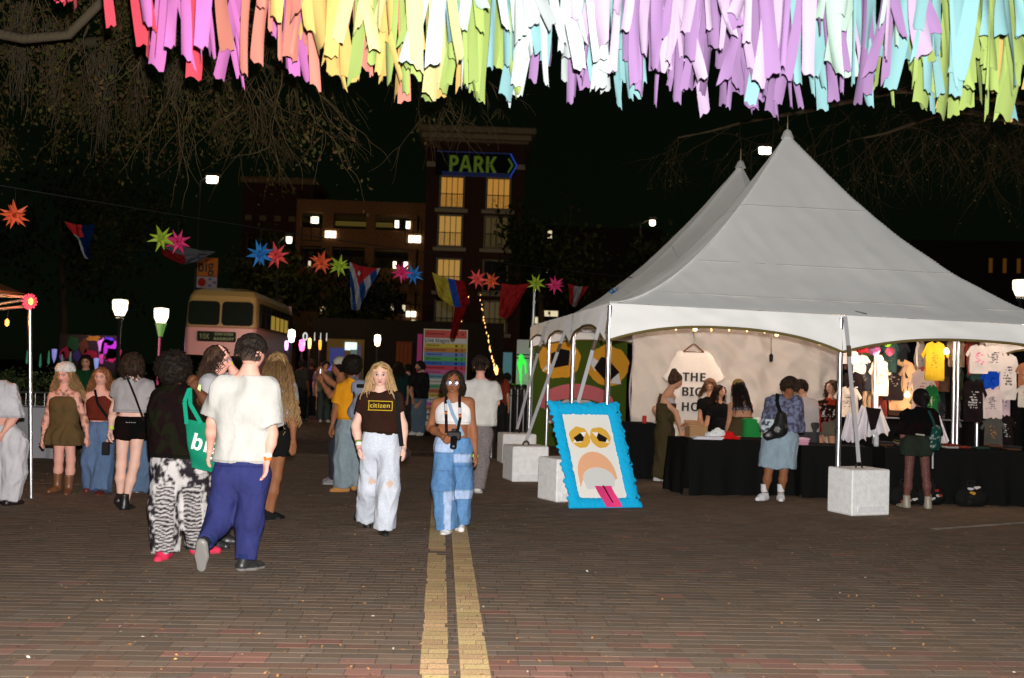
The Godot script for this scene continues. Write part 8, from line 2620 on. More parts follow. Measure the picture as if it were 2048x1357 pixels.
	g.box(Vector3(-0.283, 1.507, 0.000), Vector3(0.012, 0.15, 0.075), lin(0.02, 0.02, 0.02), 0.004, Basis(Vector3.BACK, -0.05))
	var ph: MeshInstance3D = piece("phone", g, mats["plastic"], p)
	g = Geo.new()
	g.box(Vector3(-0.283, 1.507, 0.000) + Vector3(0.0085, 0, 0), Vector3(0.003, 0.135, 0.066), Color.WHITE, 0.0, Basis(Vector3.BACK, -0.05))
	piece("phone_screen", g, glow("phone_screen", lin(0.85, 0.85, 1.0), 1.5), ph)
	p = person({"label": "man seen from behind in a white tee and speckled grey trousers near the bollards", "at": Vector3(-0.397, 0.000, -13.773), "h": 1.8, "face": 180, "skin": lin(0.68, 0.34, 0.26), "cell": 0.0135, "head": {"yaw": 172, "pitch": 4, "fade": lin(0.035, 0.02, 0.015)}, "hair": {"kind": "short", "col": lin(0.01, 0.007, 0.005), "col2": lin(0.04, 0.026, 0.018), "faded": true, "big": 1.06}, "tops": [{"kind": "tee", "col": lin(0.6, 0.58, 0.54), "sleeve": 0.74, "hem": 0.49, "loose": 0.034, "box": 0.7, "sleeve_r": 0.095, "fold": 0.016}], "bottom": {"kind": "pants", "col": lin(0.2, 0.18, 0.18), "r": [0.115, 0.1, 0.095], "waist": 0.57, "paint": func(p: Vector3, _n: Vector3) -> Color: return lin(0.20, 0.17, 0.17) * (1.0 + 0.5 * fine.get_noise_3d(p.x * 40.0, p.y * 40.0, p.z * 40.0))}, "shoes": {"kind": "sneaker", "col": lin(0.62, 0.6, 0.56), "sole": lin(0.66, 0.64, 0.6)}, "toeR": Vector3(0.15, -0.6, -0.8), "footupR": Vector3(0, 0.8, -0.6), "j": {"head": Vector3(-0.014, 1.673, 0.000), "neck": Vector3(-0.015, 1.498, 0.000), "shL": Vector3(-0.200, 1.398, 0.000), "shR": Vector3(0.176, 1.397, 0.000), "elL": Vector3(-0.244, 1.122, 0.000), "elR": Vector3(0.216, 1.195, -0.050), "wrL": Vector3(-0.230, 0.880, -0.150), "wrR": Vector3(0.072, 1.144, -0.220), "hipL": Vector3(-0.085, 0.745, 0.000), "hipR": Vector3(0.063, 0.750, 0.000), "knL": Vector3(-0.086, 0.391, 0.000), "knR": Vector3(0.035, 0.399, 0.050), "anL": Vector3(-0.113, 0.065, -0.100), "anR": Vector3(0.008, 0.052, 0.100)}})
	p = person({"label": "bearded man in a black tee and blue jeans beside the schedule board", "at": Vector3(-2.184, 0.000, -24.676), "h": 1.77, "face": -40, "skin": lin(0.4, 0.2, 0.13), "cell": 0.019, "fat": 1.15, "head": {"yaw": -70, "pitch": -2, "beard": lin(0.03, 0.016, 0.01), "nu": 32, "nv": 28}, "hair": {"kind": "short", "col": lin(0.01, 0.008, 0.006)}, "tops": [{"kind": "tee", "col": lin(0.012, 0.012, 0.012), "sleeve": 0.75, "hem": 0.5, "loose": 0.035, "box": 0.7}], "bottom": {"kind": "pants", "col": lin(0.08, 0.13, 0.19), "r": [0.115, 0.1, 0.095], "waist": 0.57, "denim": true}, "shoes": {"kind": "sneaker", "col": lin(0.6, 0.58, 0.56), "sole": lin(0.6, 0.58, 0.56)}, "j": {"elL": Vector3(-0.200, 1.063, 0.050), "wrL": Vector3(-0.130, 0.854, 0.200), "elR": Vector3(0.181, 1.050, 0.000), "wrR": Vector3(0.016, 0.763, 0.200)}})
	p = person({"label": "dark silhouetted person in a checked shirt under the pink lamp", "at": Vector3(-5.963, 0.000, -29.261), "h": 1.72, "face": 150, "skin": lin(0.1, 0.036, 0.017), "cell": 0.022, "head": {"nu": 24, "nv": 20}, "hair": {"kind": "short", "col": lin(0.01, 0.008, 0.006)}, "tops": [{"kind": "tee", "col": lin(0.03, 0.028, 0.025), "sleeve": 0.7, "hem": 0.5, "loose": 0.03, "box": 0.6}], "bottom": {"kind": "pants", "col": lin(0.012, 0.012, 0.012), "r": [0.11, 0.095, 0.085], "waist": 0.57}, "shoes": {"kind": "low", "col": lin(0.05, 0.05, 0.05)}, "group": "people in the dim crowd down the street"})
	p = person({"label": "woman in a striped short skirt seen from behind, left of the phone holder", "at": Vector3(-5.652, 0.000, -30.648), "h": 1.66, "face": 170, "skin": lin(0.68, 0.34, 0.26), "cell": 0.022, "head": {"nu": 24, "nv": 20}, "hair": {"kind": "long", "col": lin(0.012, 0.008, 0.006), "len": 0.3, "n": 150, "thick": 0.009}, "tops": [{"kind": "tee", "col": lin(0.1, 0.095, 0.085), "sleeve": 0.7, "hem": 0.5, "loose": 0.03, "box": 0.6}], "bottom": {"kind": "skirt", "name": "skirt", "col": lin(0.14, 0.13, 0.11), "r": [0.115, 0.14], "hem": 0.4, "waist": 0.58, "paint": func(p: Vector3, _n: Vector3) -> Color: return lin(0.16, 0.15, 0.13) if fmod(p.y * 22.0, 1.0) < 0.5 else lin(0.05, 0.045, 0.04)}, "shoes": {"kind": "low", "col": lin(0.05, 0.05, 0.05)}, "group": "people in the dim crowd down the street"})
	p = person({"label": "person all in black between the checked shirt and the striped skirt", "at": Vector3(-6.052, 0.000, -31.014), "h": 1.76, "face": 190, "skin": lin(0.1, 0.036, 0.017), "cell": 0.022, "head": {"nu": 24, "nv": 20}, "hair": {"kind": "short", "col": lin(0.01, 0.008, 0.006)}, "tops": [{"kind": "tee", "col": lin(0.01, 0.01, 0.01), "sleeve": 0.7, "hem": 0.5, "loose": 0.03, "box": 0.6}], "bottom": {"kind": "pants", "col": lin(0.01, 0.01, 0.01), "r": [0.11, 0.095, 0.085], "waist": 0.57}, "shoes": {"kind": "low", "col": lin(0.05, 0.05, 0.05)}, "group": "people in the dim crowd down the street"})
	p = person({"label": "person in pale grey top lit by the orange lamp", "at": Vector3(-5.211, 0.000, -28.890), "h": 1.7, "face": 20, "skin": lin(0.5, 0.25, 0.15), "cell": 0.022, "head": {"nu": 24, "nv": 20}, "hair": {"kind": "short", "col": lin(0.01, 0.008, 0.006)}, "tops": [{"kind": "tee", "col": lin(0.12, 0.115, 0.11), "sleeve": 0.7, "hem": 0.5, "loose": 0.03, "box": 0.6}], "bottom": {"kind": "pants", "col": lin(0.04, 0.05, 0.05), "r": [0.11, 0.095, 0.085], "waist": 0.57}, "shoes": {"kind": "low", "col": lin(0.4, 0.4, 0.4)}, "group": "people in the dim crowd down the street"})
	p = person({"label": "dark haired person in dark teal top behind the blonde woman", "at": Vector3(-2.745, 0.000, -24.969), "h": 1.74, "face": 200, "skin": lin(0.5, 0.25, 0.15), "cell": 0.022, "head": {"nu": 24, "nv": 20}, "hair": {"kind": "long", "col": lin(0.012, 0.008, 0.006), "len": 0.3, "n": 150, "thick": 0.009}, "tops": [{"kind": "tee", "col": lin(0.015, 0.03, 0.032), "sleeve": 0.7, "hem": 0.5, "loose": 0.03, "box": 0.6}], "bottom": {"kind": "pants", "col": lin(0.02, 0.03, 0.045), "r": [0.11, 0.095, 0.085], "waist": 0.57}, "shoes": {"kind": "low", "col": lin(0.05, 0.05, 0.05)}, "group": "people in the dim crowd down the street"})
	p = person({"label": "person in black with one pale arm showing left of the bearded man", "at": Vector3(-2.553, 0.000, -25.461), "h": 1.68, "face": 185, "skin": lin(0.68, 0.34, 0.26), "cell": 0.022, "head": {"nu": 24, "nv": 20}, "hair": {"kind": "short", "col": lin(0.01, 0.008, 0.006)}, "tops": [{"kind": "tee", "col": lin(0.015, 0.013, 0.012), "sleeve": 0.7, "hem": 0.5, "loose": 0.03, "box": 0.6}], "bottom": {"kind": "pants", "col": lin(0.03, 0.03, 0.03), "r": [0.11, 0.095, 0.085], "waist": 0.57}, "shoes": {"kind": "low", "col": lin(0.05, 0.05, 0.05)}, "group": "people in the dim crowd down the street"})
	p = person({"label": "person in a dull red top left of the bollards", "at": Vector3(-0.280, 0.000, -22.685), "h": 1.68, "face": 170, "skin": lin(0.5, 0.25, 0.15), "cell": 0.022, "head": {"nu": 24, "nv": 20}, "hair": {"kind": "long", "col": lin(0.012, 0.008, 0.006), "len": 0.3, "n": 150, "thick": 0.009}, "tops": [{"kind": "tee", "col": lin(0.2, 0.035, 0.02), "sleeve": 0.7, "hem": 0.5, "loose": 0.03, "box": 0.6}], "bottom": {"kind": "pants", "col": lin(0.02, 0.02, 0.02), "r": [0.11, 0.095, 0.085], "waist": 0.57}, "shoes": {"kind": "low", "col": lin(0.05, 0.05, 0.05)}, "group": "people in the dim crowd down the street"})
	p = person({"label": "person in a mustard top far behind the bollards", "at": Vector3(-0.090, 0.000, -24.060), "h": 1.55, "face": 180, "skin": lin(0.5, 0.25, 0.15), "cell": 0.022, "head": {"nu": 24, "nv": 20}, "hair": {"kind": "short", "col": lin(0.01, 0.008, 0.006)}, "tops": [{"kind": "tee", "col": lin(0.16, 0.11, 0.02), "sleeve": 0.7, "hem": 0.5, "loose": 0.03, "box": 0.6}], "bottom": {"kind": "pants", "col": lin(0.02, 0.02, 0.02), "r": [0.11, 0.095, 0.085], "waist": 0.57}, "shoes": {"kind": "low", "col": lin(0.05, 0.05, 0.05)}, "group": "people in the dim crowd down the street"})
	p = person({"label": "person in a dark green top between the white cap woman and the red haired woman", "at": Vector3(-7.308, 0.000, -17.630), "h": 1.66, "face": 10, "skin": lin(0.5, 0.25, 0.15), "cell": 0.022, "head": {"nu": 24, "nv": 20}, "hair": {"kind": "long", "col": lin(0.012, 0.008, 0.006), "len": 0.3, "n": 150, "thick": 0.009}, "tops": [{"kind": "tee", "col": lin(0.012, 0.05, 0.02), "sleeve": 0.7, "hem": 0.5, "loose": 0.03, "box": 0.6}], "bottom": {"kind": "pants", "col": lin(0.012, 0.012, 0.014), "r": [0.11, 0.095, 0.085], "waist": 0.57}, "shoes": {"kind": "low", "col": lin(0.05, 0.05, 0.05)}, "group": "people in the dim crowd down the street"})
	p = person({"label": "dark figure in the crowd just right of the blonde woman's head", "at": Vector3(-3.187, 0.000, -26.386), "h": 1.7, "face": 175, "skin": lin(0.1, 0.036, 0.017), "cell": 0.022, "head": {"nu": 24, "nv": 20}, "hair": {"kind": "short", "col": lin(0.01, 0.008, 0.006)}, "tops": [{"kind": "tee", "col": lin(0.016, 0.015, 0.014), "sleeve": 0.7, "hem": 0.5, "loose": 0.03, "box": 0.6}], "bottom": {"kind": "pants", "col": lin(0.012, 0.012, 0.014), "r": [0.11, 0.095, 0.085], "waist": 0.57}, "shoes": {"kind": "low", "col": lin(0.05, 0.05, 0.05)}, "group": "people in the dim crowd down the street"})
	p = person({"label": "woman with a bun in olive overalls over a white tank, leaning on the table", "at": Vector3(2.408, 0.000, -15.941), "h": 1.66, "face": 112, "skin": lin(0.5, 0.25, 0.15), "cell": 0.0135, "bust": 0.5, "head": {"yaw": 95, "pitch": 22, "nu": 48, "nv": 40}, "hair": {"kind": "bun", "col": lin(0.022, 0.012, 0.008), "col2": lin(0.09, 0.05, 0.03)}, "tops": [{"kind": "tank", "name": "tank_top", "col": lin(0.42, 0.43, 0.45), "hem": 0.55, "loose": 0.008, "box": 0.1, "fold": 0.006, "sr": 0.05}, {"kind": "strapless", "name": "overalls_bib", "col": lin(0.055, 0.042, 0.02), "hem": 0.55, "neck": 0.725, "loose": 0.026, "box": 0.3}], "bottom": {"kind": "pants", "name": "overalls", "col": lin(0.055, 0.042, 0.02), "r": [0.125, 0.12, 0.105], "waist": 0.7, "waist_r": 0.128, "fold": 0.025}, "shoes": {"kind": "sneaker", "col": lin(0.5, 0.48, 0.46), "sole": lin(0.55, 0.53, 0.5)}, "toeL": Vector3(1, 0, 0.3), "toeR": Vector3(1, 0, 0.3), "j": {"head": Vector3(0.160, 1.554, 0.000), "neck": Vector3(0.056, 1.388, 0.000), "shL": Vector3(-0.080, 1.270, 0.100), "shR": Vector3(0.128, 1.294, -0.100), "elL": Vector3(0.147, 1.072, 0.160), "wrL": Vector3(0.225, 0.793, 0.200), "elR": Vector3(-0.140, 1.106, -0.100), "wrR": Vector3(-0.057, 0.942, 0.000), "hipL": Vector3(-0.032, 0.746, 0.080), "hipR": Vector3(0.039, 0.739, -0.080), "knL": Vector3(-0.019, 0.368, 0.060), "knR": Vector3(0.061, 0.360, -0.060), "anL": Vector3(-0.085, 0.056, 0.040), "anR": Vector3(0.048, 0.064, 0.080)}})
	strap(p, "overall_strap", [Vector3(-0.082, 1.026, 0.160), Vector3(-0.130, 1.194, 0.190), Vector3(-0.088, 1.348, 0.140)], 0.045, lin(0.055, 0.042, 0.020))
	strap(p, "overall_strap", [Vector3(0.027, 0.983, 0.160), Vector3(0.094, 1.108, 0.150)], 0.045, lin(0.055, 0.042, 0.020))
	p = person({"label": "person in patterned blue jacket and long denim shorts with black shoulder bag", "at": Vector3(3.568, 0.000, -13.650), "h": 1.7, "face": 178, "skin": lin(0.25, 0.098, 0.046), "cell": 0.0125, "head": {"yaw": 160, "pitch": 34, "nu": 32, "nv": 28}, "hair": {"kind": "short", "col": lin(0.012, 0.007, 0.005), "col2": lin(0.045, 0.028, 0.018), "big": 1.25}, "tops": [{"kind": "tee", "name": "jacket", "col": lin(0.2, 0.2, 0.3), "sleeve": 1.75, "hem": 0.545, "loose": 0.045, "box": 0.7, "fold": 0.028, "sr": 0.068, "sleeve_r": 0.1, "paint": func(p: Vector3, _n: Vector3) -> Color: return lin(0.17, 0.19, 0.30).lerp(lin(0.06, 0.055, 0.085), clampf(0.5 + 1.6 * fine.get_noise_3d(p.x * 16.0, p.y * 16.0, p.z * 16.0), 0.0, 1.0)).lerp(lin(0.5, 0.58, 0.60), 1.0 if p.y < 1.10 and p.x < -0.02 and fine.get_noise_3d(p.x * 12.0, p.y * 12.0, p.z * 5.0) > -0.05 else 0.0)}], "bottom": {"kind": "shorts", "name": "long_shorts", "col": lin(0.3, 0.4, 0.48), "r": [0.14, 0.15], "len": 0.92, "waist": 0.6, "denim": true, "waist_r": 0.13, "fold": 0.022}, "shoes": {"kind": "sneaker", "col": lin(0.66, 0.66, 0.68), "sole": lin(0.7, 0.7, 0.7)}, "toeL": Vector3(-0.7, 0, 0.6), "toeR": Vector3(-0.25, 0, 0.9), "j": {"head": Vector3(0.151, 1.509, 0.000), "neck": Vector3(0.100, 1.375, 0.000), "shL": Vector3(-0.085, 1.316, 0.000), "shR": Vector3(0.235, 1.326, 0.000), "elL": Vector3(-0.118, 1.020, -0.050), "elR": Vector3(0.272, 0.992, -0.060), "wrL": Vector3(-0.117, 0.837, -0.200), "wrR": Vector3(0.248, 0.818, -0.250), "hipL": Vector3(-0.046, 0.826, 0.000), "hipR": Vector3(0.126, 0.831, 0.000), "knL": Vector3(-0.103, 0.427, 0.000), "knR": Vector3(0.096, 0.433, 0.000), "anL": Vector3(-0.155, 0.094, 0.000), "anR": Vector3(0.064, 0.101, 0.000)}})
	strap(p, "bag_strap", [Vector3(-0.039, 1.440, 0.120), Vector3(-0.073, 1.330, 0.210), Vector3(-0.022, 1.182, 0.230), Vector3(-0.048, 1.038, 0.240)], 0.05, lin(0.010, 0.009, 0.009))
	g = Geo.new()
	blob(g, [[Vector3(-0.012, 1.142, 0.220), Vector3(-0.033, 0.986, 0.240), 0.07, 0.10, 0.7], [Vector3(-0.046, 0.960, 0.240), Vector3(-0.178, 0.888, 0.200), 0.08, 0.06, 0.7]], 0.013, 55.0, Vector3.BACK, [], 0.012, Vector3(9, 9, 9), lin(0.011, 0.010, 0.010))
	piece("shoulder_bag", g, mats["leather"], p)
	for e in [Vector3(-0.156, 0.134, 0.000), Vector3(0.063, 0.141, 0.000)]:
		g = Geo.new()
		g.tube([e, e + Vector3(0, 0.10, 0)], 0.046, 0.050, 14, lin(0.62, 0.62, 0.64))
		piece("sock", g, mats["cloth"], p)
	p = person({"label": "person in black jacket, dark green shorts and fishnet tights at the right", "at": Vector3(5.365, 0.000, -13.431), "h": 1.6, "face": 182, "skin": lin(0.24, 0.1, 0.085), "cell": 0.0125, "net": true, "head": {"yaw": 176, "pitch": 6, "nu": 32, "nv": 28}, "hair": {"kind": "tied", "col": lin(0.006, 0.005, 0.004), "hat": "cap", "hatcol": lin(0.01, 0.009, 0.01), "brim": 1}, "tops": [{"kind": "tee", "name": "jacket", "col": lin(0.008, 0.007, 0.007), "sleeve": 1.6, "hem": 0.6, "loose": 0.042, "box": 0.6, "fold": 0.022, "sr": 0.066, "sleeve_r": 0.09}], "bottom": {"kind": "shorts", "name": "shorts", "col": lin(0.022, 0.028, 0.02), "r": [0.125, 0.125], "len": 0.34, "waist": 0.615, "waist_r": 0.122, "fold": 0.016}, "shoes": {"kind": "boot", "col": lin(0.3, 0.26, 0.2), "sole": lin(0.03, 0.03, 0.03)}, "j": {"head": Vector3(0.011, 1.422, 0.000), "neck": Vector3(0.014, 1.304, 0.000), "shL": Vector3(-0.168, 1.207, 0.000), "shR": Vector3(0.159, 1.217, 0.000), "elL": Vector3(-0.215, 0.970, 0.000), "elR": Vector3(0.216, 0.984, 0.000), "wrL": Vector3(-0.126, 0.788, -0.120), "wrR": Vector3(0.234, 0.820, -0.100), "hipL": Vector3(-0.108, 0.830, 0.000), "hipR": Vector3(0.062, 0.835, 0.000), "knL": Vector3(-0.126, 0.438, 0.000), "knR": Vector3(0.096, 0.445, 0.000), "anL": Vector3(-0.158, 0.060, 0.000), "anR": Vector3(0.129, 0.056, 0.000)}})
	strap(p, "green_bag_strap", [Vector3(0.070, 1.284, 0.120), Vector3(0.121, 1.139, 0.160), Vector3(0.166, 1.003, 0.120)], 0.03, lin(0.012, 0.05, 0.04))
	g = Geo.new()
	blob(g, [[Vector3(0.180, 1.028, 0.100), Vector3(0.151, 0.846, 0.100), 0.07, 0.085, 0.6]], 0.013, 55.0, Vector3.BACK, [], 0.012, Vector3(9, 9, 9), func(pp: Vector3, _n: Vector3) -> Color: return lin(0.25, 0.30, 0.26) if absf(fine.get_noise_3d(pp.x * 9.0, pp.y * 9.0, pp.z * 3.0)) < 0.06 else lin(0.008, 0.05, 0.042))
	piece("green_bag", g, mats["cloth"], p)
	g = Geo.new()
	g.tube([Vector3(0.140, 0.742, 0.100), Vector3(0.144, 0.535, 0.100)], 0.012, 0.012, 6, lin(0.45, 0.45, 0.45))
	piece("hanging_strap", g, mats["cloth"], p)
	strap(p, "belt", [Vector3(-0.105, 0.977, 0.150), Vector3(0.012, 0.967, 0.150)], 0.018, lin(0.35, 0.32, 0.28))
	p = person({"label": "woman in black behind the table, long dark hair, looking sideways", "at": Vector3(3.734, 0.000, -18.109), "h": 1.62, "face": 0, "skin": lin(0.5, 0.25, 0.15), "cell": 0.0145, "head": {"yaw": 38, "pitch": 4, "nu": 48, "nv": 40}, "hair": {"kind": "long", "col": lin(0.008, 0.005, 0.004), "col2": lin(0.05, 0.02, 0.012), "len": 0.42, "n": 320, "wave": 0.01}, "tops": [{"kind": "tee", "col": lin(0.01, 0.009, 0.009), "sleeve": 0.55, "hem": 0.5, "loose": 0.015, "box": 0.3}], "bottom": {"kind": "pants", "col": lin(0.012, 0.012, 0.012), "r": [0.11, 0.1, 0.09], "waist": 0.57}, "shoes": {"kind": "low", "col": lin(0.03, 0.03, 0.03)}, "j": {"head": Vector3(-0.035, 1.363, 0.000), "neck": Vector3(-0.056, 1.177, 0.000), "shL": Vector3(-0.204, 1.084, 0.000), "shR": Vector3(0.114, 1.077, 0.000), "elL": Vector3(-0.269, 0.823, 0.100), "wrL": Vector3(-0.363, 0.637, 0.250), "elR": Vector3(0.163, 0.799, 0.050), "wrR": Vector3(0.048, 0.612, 0.200)}})
	p = person({"label": "woman with loose reddish hair behind the dark haired woman at the table", "at": Vector3(3.680, 0.000, -18.552), "h": 1.68, "face": 0, "skin": lin(0.5, 0.25, 0.15), "cell": 0.0145, "head": {"yaw": -12, "pitch": 26, "nu": 44, "nv": 36}, "hair": {"kind": "long", "col": lin(0.08, 0.035, 0.015), "col2": lin(0.22, 0.11, 0.05), "len": 0.32, "n": 300, "wave": 0.018, "spread": 0.6}, "tops": [{"kind": "tee", "col": lin(0.012, 0.01, 0.01), "sleeve": 0.4, "hem": 0.5, "loose": 0.015, "box": 0.3}], "bottom": {"kind": "pants", "col": lin(0.012, 0.012, 0.012), "r": [0.11, 0.1, 0.09], "waist": 0.57}, "shoes": {"kind": "low", "col": lin(0.03, 0.03, 0.03)}, "j": {"head": Vector3(-0.074, 1.468, 0.000), "neck": Vector3(-0.069, 1.269, 0.000), "shL": Vector3(-0.229, 1.156, 0.000), "shR": Vector3(0.079, 1.165, 0.000), "elL": Vector3(-0.248, 0.869, 0.050), "wrL": Vector3(-0.181, 0.664, 0.200)}})
	p = person({"label": "long haired woman in a patterned crop top, olive skirt and straw coloured cap", "at": Vector3(3.961, 0.000, -17.321), "h": 1.64, "face": 172, "skin": lin(0.5, 0.25, 0.15), "cell": 0.0145, "head": {"yaw": 200, "pitch": 12, "nu": 32, "nv": 28}, "hair": {"kind": "long", "col": lin(0.007, 0.005, 0.004), "col2": lin(0.022, 0.014, 0.01), "len": 0.46, "n": 320, "wave": 0.006, "spread": 0.25, "hat": "cap", "hatcol": lin(0.26, 0.17, 0.06)}, "tops": [{"kind": "tank", "name": "crop_top", "col": lin(0.2, 0.2, 0.2), "hem": 0.66, "loose": 0.01, "box": 0.1, "sr": 0.05, "paint": func(p: Vector3, _n: Vector3) -> Color: return lin(0.10, 0.075, 0.09).lerp(lin(0.34, 0.30, 0.33), clampf(0.5 + 2.0 * fine.get_noise_3d(p.x * 34.0, p.y * 34.0, p.z * 34.0), 0.0, 1.0))}], "bottom": {"kind": "skirt", "name": "skirt", "col": lin(0.075, 0.055, 0.026), "r": [0.125, 0.15], "hem": 0.4, "waist": 0.595, "waist_r": 0.108}, "shoes": {"kind": "low", "col": lin(0.03, 0.03, 0.03)}, "j": {"head": Vector3(-0.112, 1.461, 0.000), "neck": Vector3(-0.082, 1.276, 0.000), "shL": Vector3(-0.231, 1.154, 0.000), "shR": Vector3(0.089, 1.164, 0.000), "elL": Vector3(-0.247, 0.864, -0.050), "wrL": Vector3(-0.271, 0.637, -0.150), "elR": Vector3(0.120, 0.873, -0.100), "wrR": Vector3(0.063, 0.679, -0.200)}})
	p = person({"label": "person in a long pale shirt with one red sleeve, bowed head hidden", "at": Vector3(4.874, 0.000, -16.805), "h": 1.7, "face": 170, "skin": lin(0.5, 0.25, 0.15), "cell": 0.0145, "head": {"yaw": 170, "pitch": 30, "nu": 32, "nv": 28}, "hair": {"kind": "short", "col": lin(0.01, 0.007, 0.005), "col2": lin(0.04, 0.026, 0.018), "big": 1.15}, "tops": [{"kind": "tee", "col": lin(0.36, 0.33, 0.33), "sleeve": 0.95, "hem": 0.46, "loose": 0.04, "box": 0.6, "sleeve_r": 0.085, "paint": func(p: Vector3, _n: Vector3) -> Color: return lin(0.40, 0.02, 0.02) if p.x > 0.165 else lin(0.38, 0.35, 0.35)}], "bottom": {"kind": "pants", "col": lin(0.05, 0.05, 0.055), "r": [0.11, 0.1, 0.09], "waist": 0.57}, "shoes": {"kind": "low", "col": lin(0.03, 0.03, 0.03)}, "j": {"head": Vector3(-0.116, 1.483, 0.000), "neck": Vector3(-0.080, 1.336, 0.000), "shL": Vector3(-0.209, 1.250, 0.000), "shR": Vector3(0.087, 1.227, 0.000), "elR": Vector3(0.158, 0.968, 0.000), "wrR": Vector3(0.126, 0.728, -0.150)}})
	p = person({"label": "laughing woman in a dark brown sweater with white flowers and a grey skirt", "at": Vector3(5.365, 0.000, -17.340), "h": 1.68, "face": -14, "skin": lin(0.5, 0.25, 0.15), "cell": 0.0145, "head": {"yaw": -60, "pitch": 0, "smile": 1, "nu": 48, "nv": 40}, "hair": {"kind": "long", "col": lin(0.022, 0.012, 0.008), "col2": lin(0.09, 0.05, 0.03), "len": 0.3, "n": 340, "wave": 0.016, "spread": 0.7}, "tops": [{"kind": "tee", "name": "sweater", "col": lin(0.03, 0.01, 0.008), "sleeve": 1.8, "hem": 0.545, "loose": 0.035, "box": 0.5, "sleeve_r": 0.08, "paint": func(p: Vector3, _n: Vector3) -> Color: return (lin(0.30, 0.035, 0.012) if p.y > 1.22 and fine.get_noise_3d(p.x * 7.0, p.y * 9.0, 2.0) > 0.02 else (lin(0.45, 0.42, 0.40) if fine.get_noise_3d(p.x * 14.0, p.y * 14.0, 7.0) > 0.26 and p.y > 1.02 and p.y < 1.24 else (lin(0.32, 0.10, 0.10) if fine.get_noise_3d(p.x * 11.0, p.y * 11.0, 17.0) > 0.30 and p.y < 1.1 else lin(0.022, 0.008, 0.006))))}], "bottom": {"kind": "skirt", "name": "skirt", "col": lin(0.12, 0.1, 0.075), "r": [0.13, 0.14], "hem": 0.42, "waist": 0.58}, "shoes": {"kind": "low", "col": lin(0.03, 0.03, 0.03)}, "j": {"head": Vector3(0.068, 1.511, 0.000), "neck": Vector3(0.072, 1.333, 0.000), "shL": Vector3(-0.095, 1.218, 0.000), "shR": Vector3(0.227, 1.212, 0.000), "elL": Vector3(-0.121, 0.880, 0.000), "wrL": Vector3(-0.097, 0.702, 0.100), "elR": Vector3(0.267, 0.892, 0.000), "wrR": Vector3(0.190, 0.644, 0.100)}})

func glowless(key: String, col: Color) -> StandardMaterial3D:
	return mat(key, col, 0.9)

func patchwork(p: Vector3) -> Color:   # joined patches of pale and mid blue denim, with pale seams
	var light := lin(0.42, 0.54, 0.78)
	var midb := lin(0.115, 0.27, 0.52)
	var deep := lin(0.075, 0.19, 0.40)
	var c := midb
	var e := 9.0
	if p.x < 0.0:
		if p.y > 0.80:
			c = light; e = p.y - 0.80
		elif p.y > 0.42:
			c = midb if p.y > 0.62 else deep.lerp(midb, 0.6); e = minf(absf(p.y - 0.80), absf(p.y - 0.62))
		else:
			c = midb if p.x < -0.085 + 0.06 * (0.42 - p.y) else light; e = absf(p.y - 0.42)
	else:
		if p.y > 0.79:
			c = midb; e = p.y - 0.79
		elif p.y > 0.70:
			c = light; e = minf(0.79 - p.y, p.y - 0.70)
		elif p.y > 0.42:
			c = deep.lerp(midb, 0.7); e = minf(0.70 - p.y, p.y - 0.42)
			if absf(p.y - 0.665) < 0.012:
				c = deep
		elif p.y > 0.33:
			c = light; e = 0.42 - p.y
		else:
			c = midb; e = 0.33 - p.y
	if e < 0.006 or absf(p.x) < 0.006:
		c = c * 0.7
	return c * (0.94 + 0.22 * fine.get_noise_3d(p.x * 22.0, p.y * 14.0, p.z * 22.0))

func tie_dye(p: Vector3) -> Color:   # blotches above, scrunched stripes down the legs
	var a := fine.get_noise_3d(p.x * 7.0, p.y * 5.5, p.z * 7.0) + 0.6 * fine.get_noise_3d(p.x * 21.0, p.y * 16.0, p.z * 21.0)
	var k := clampf(0.5 + a * 3.2, 0.0, 1.0)
	if p.y < 0.62 and absf(p.x + (0.12 if p.x < 0.0 else -0.08)) < 0.075:
		k = clampf(0.35 + 0.75 * sin(p.y * 190.0 + 6.0 * fine.get_noise_3d(p.x * 8.0, p.y * 4.0, p.z * 8.0)), 0.0, 1.0)
	return lin(0.020, 0.019, 0.022).lerp(lin(0.46, 0.43, 0.42), k)

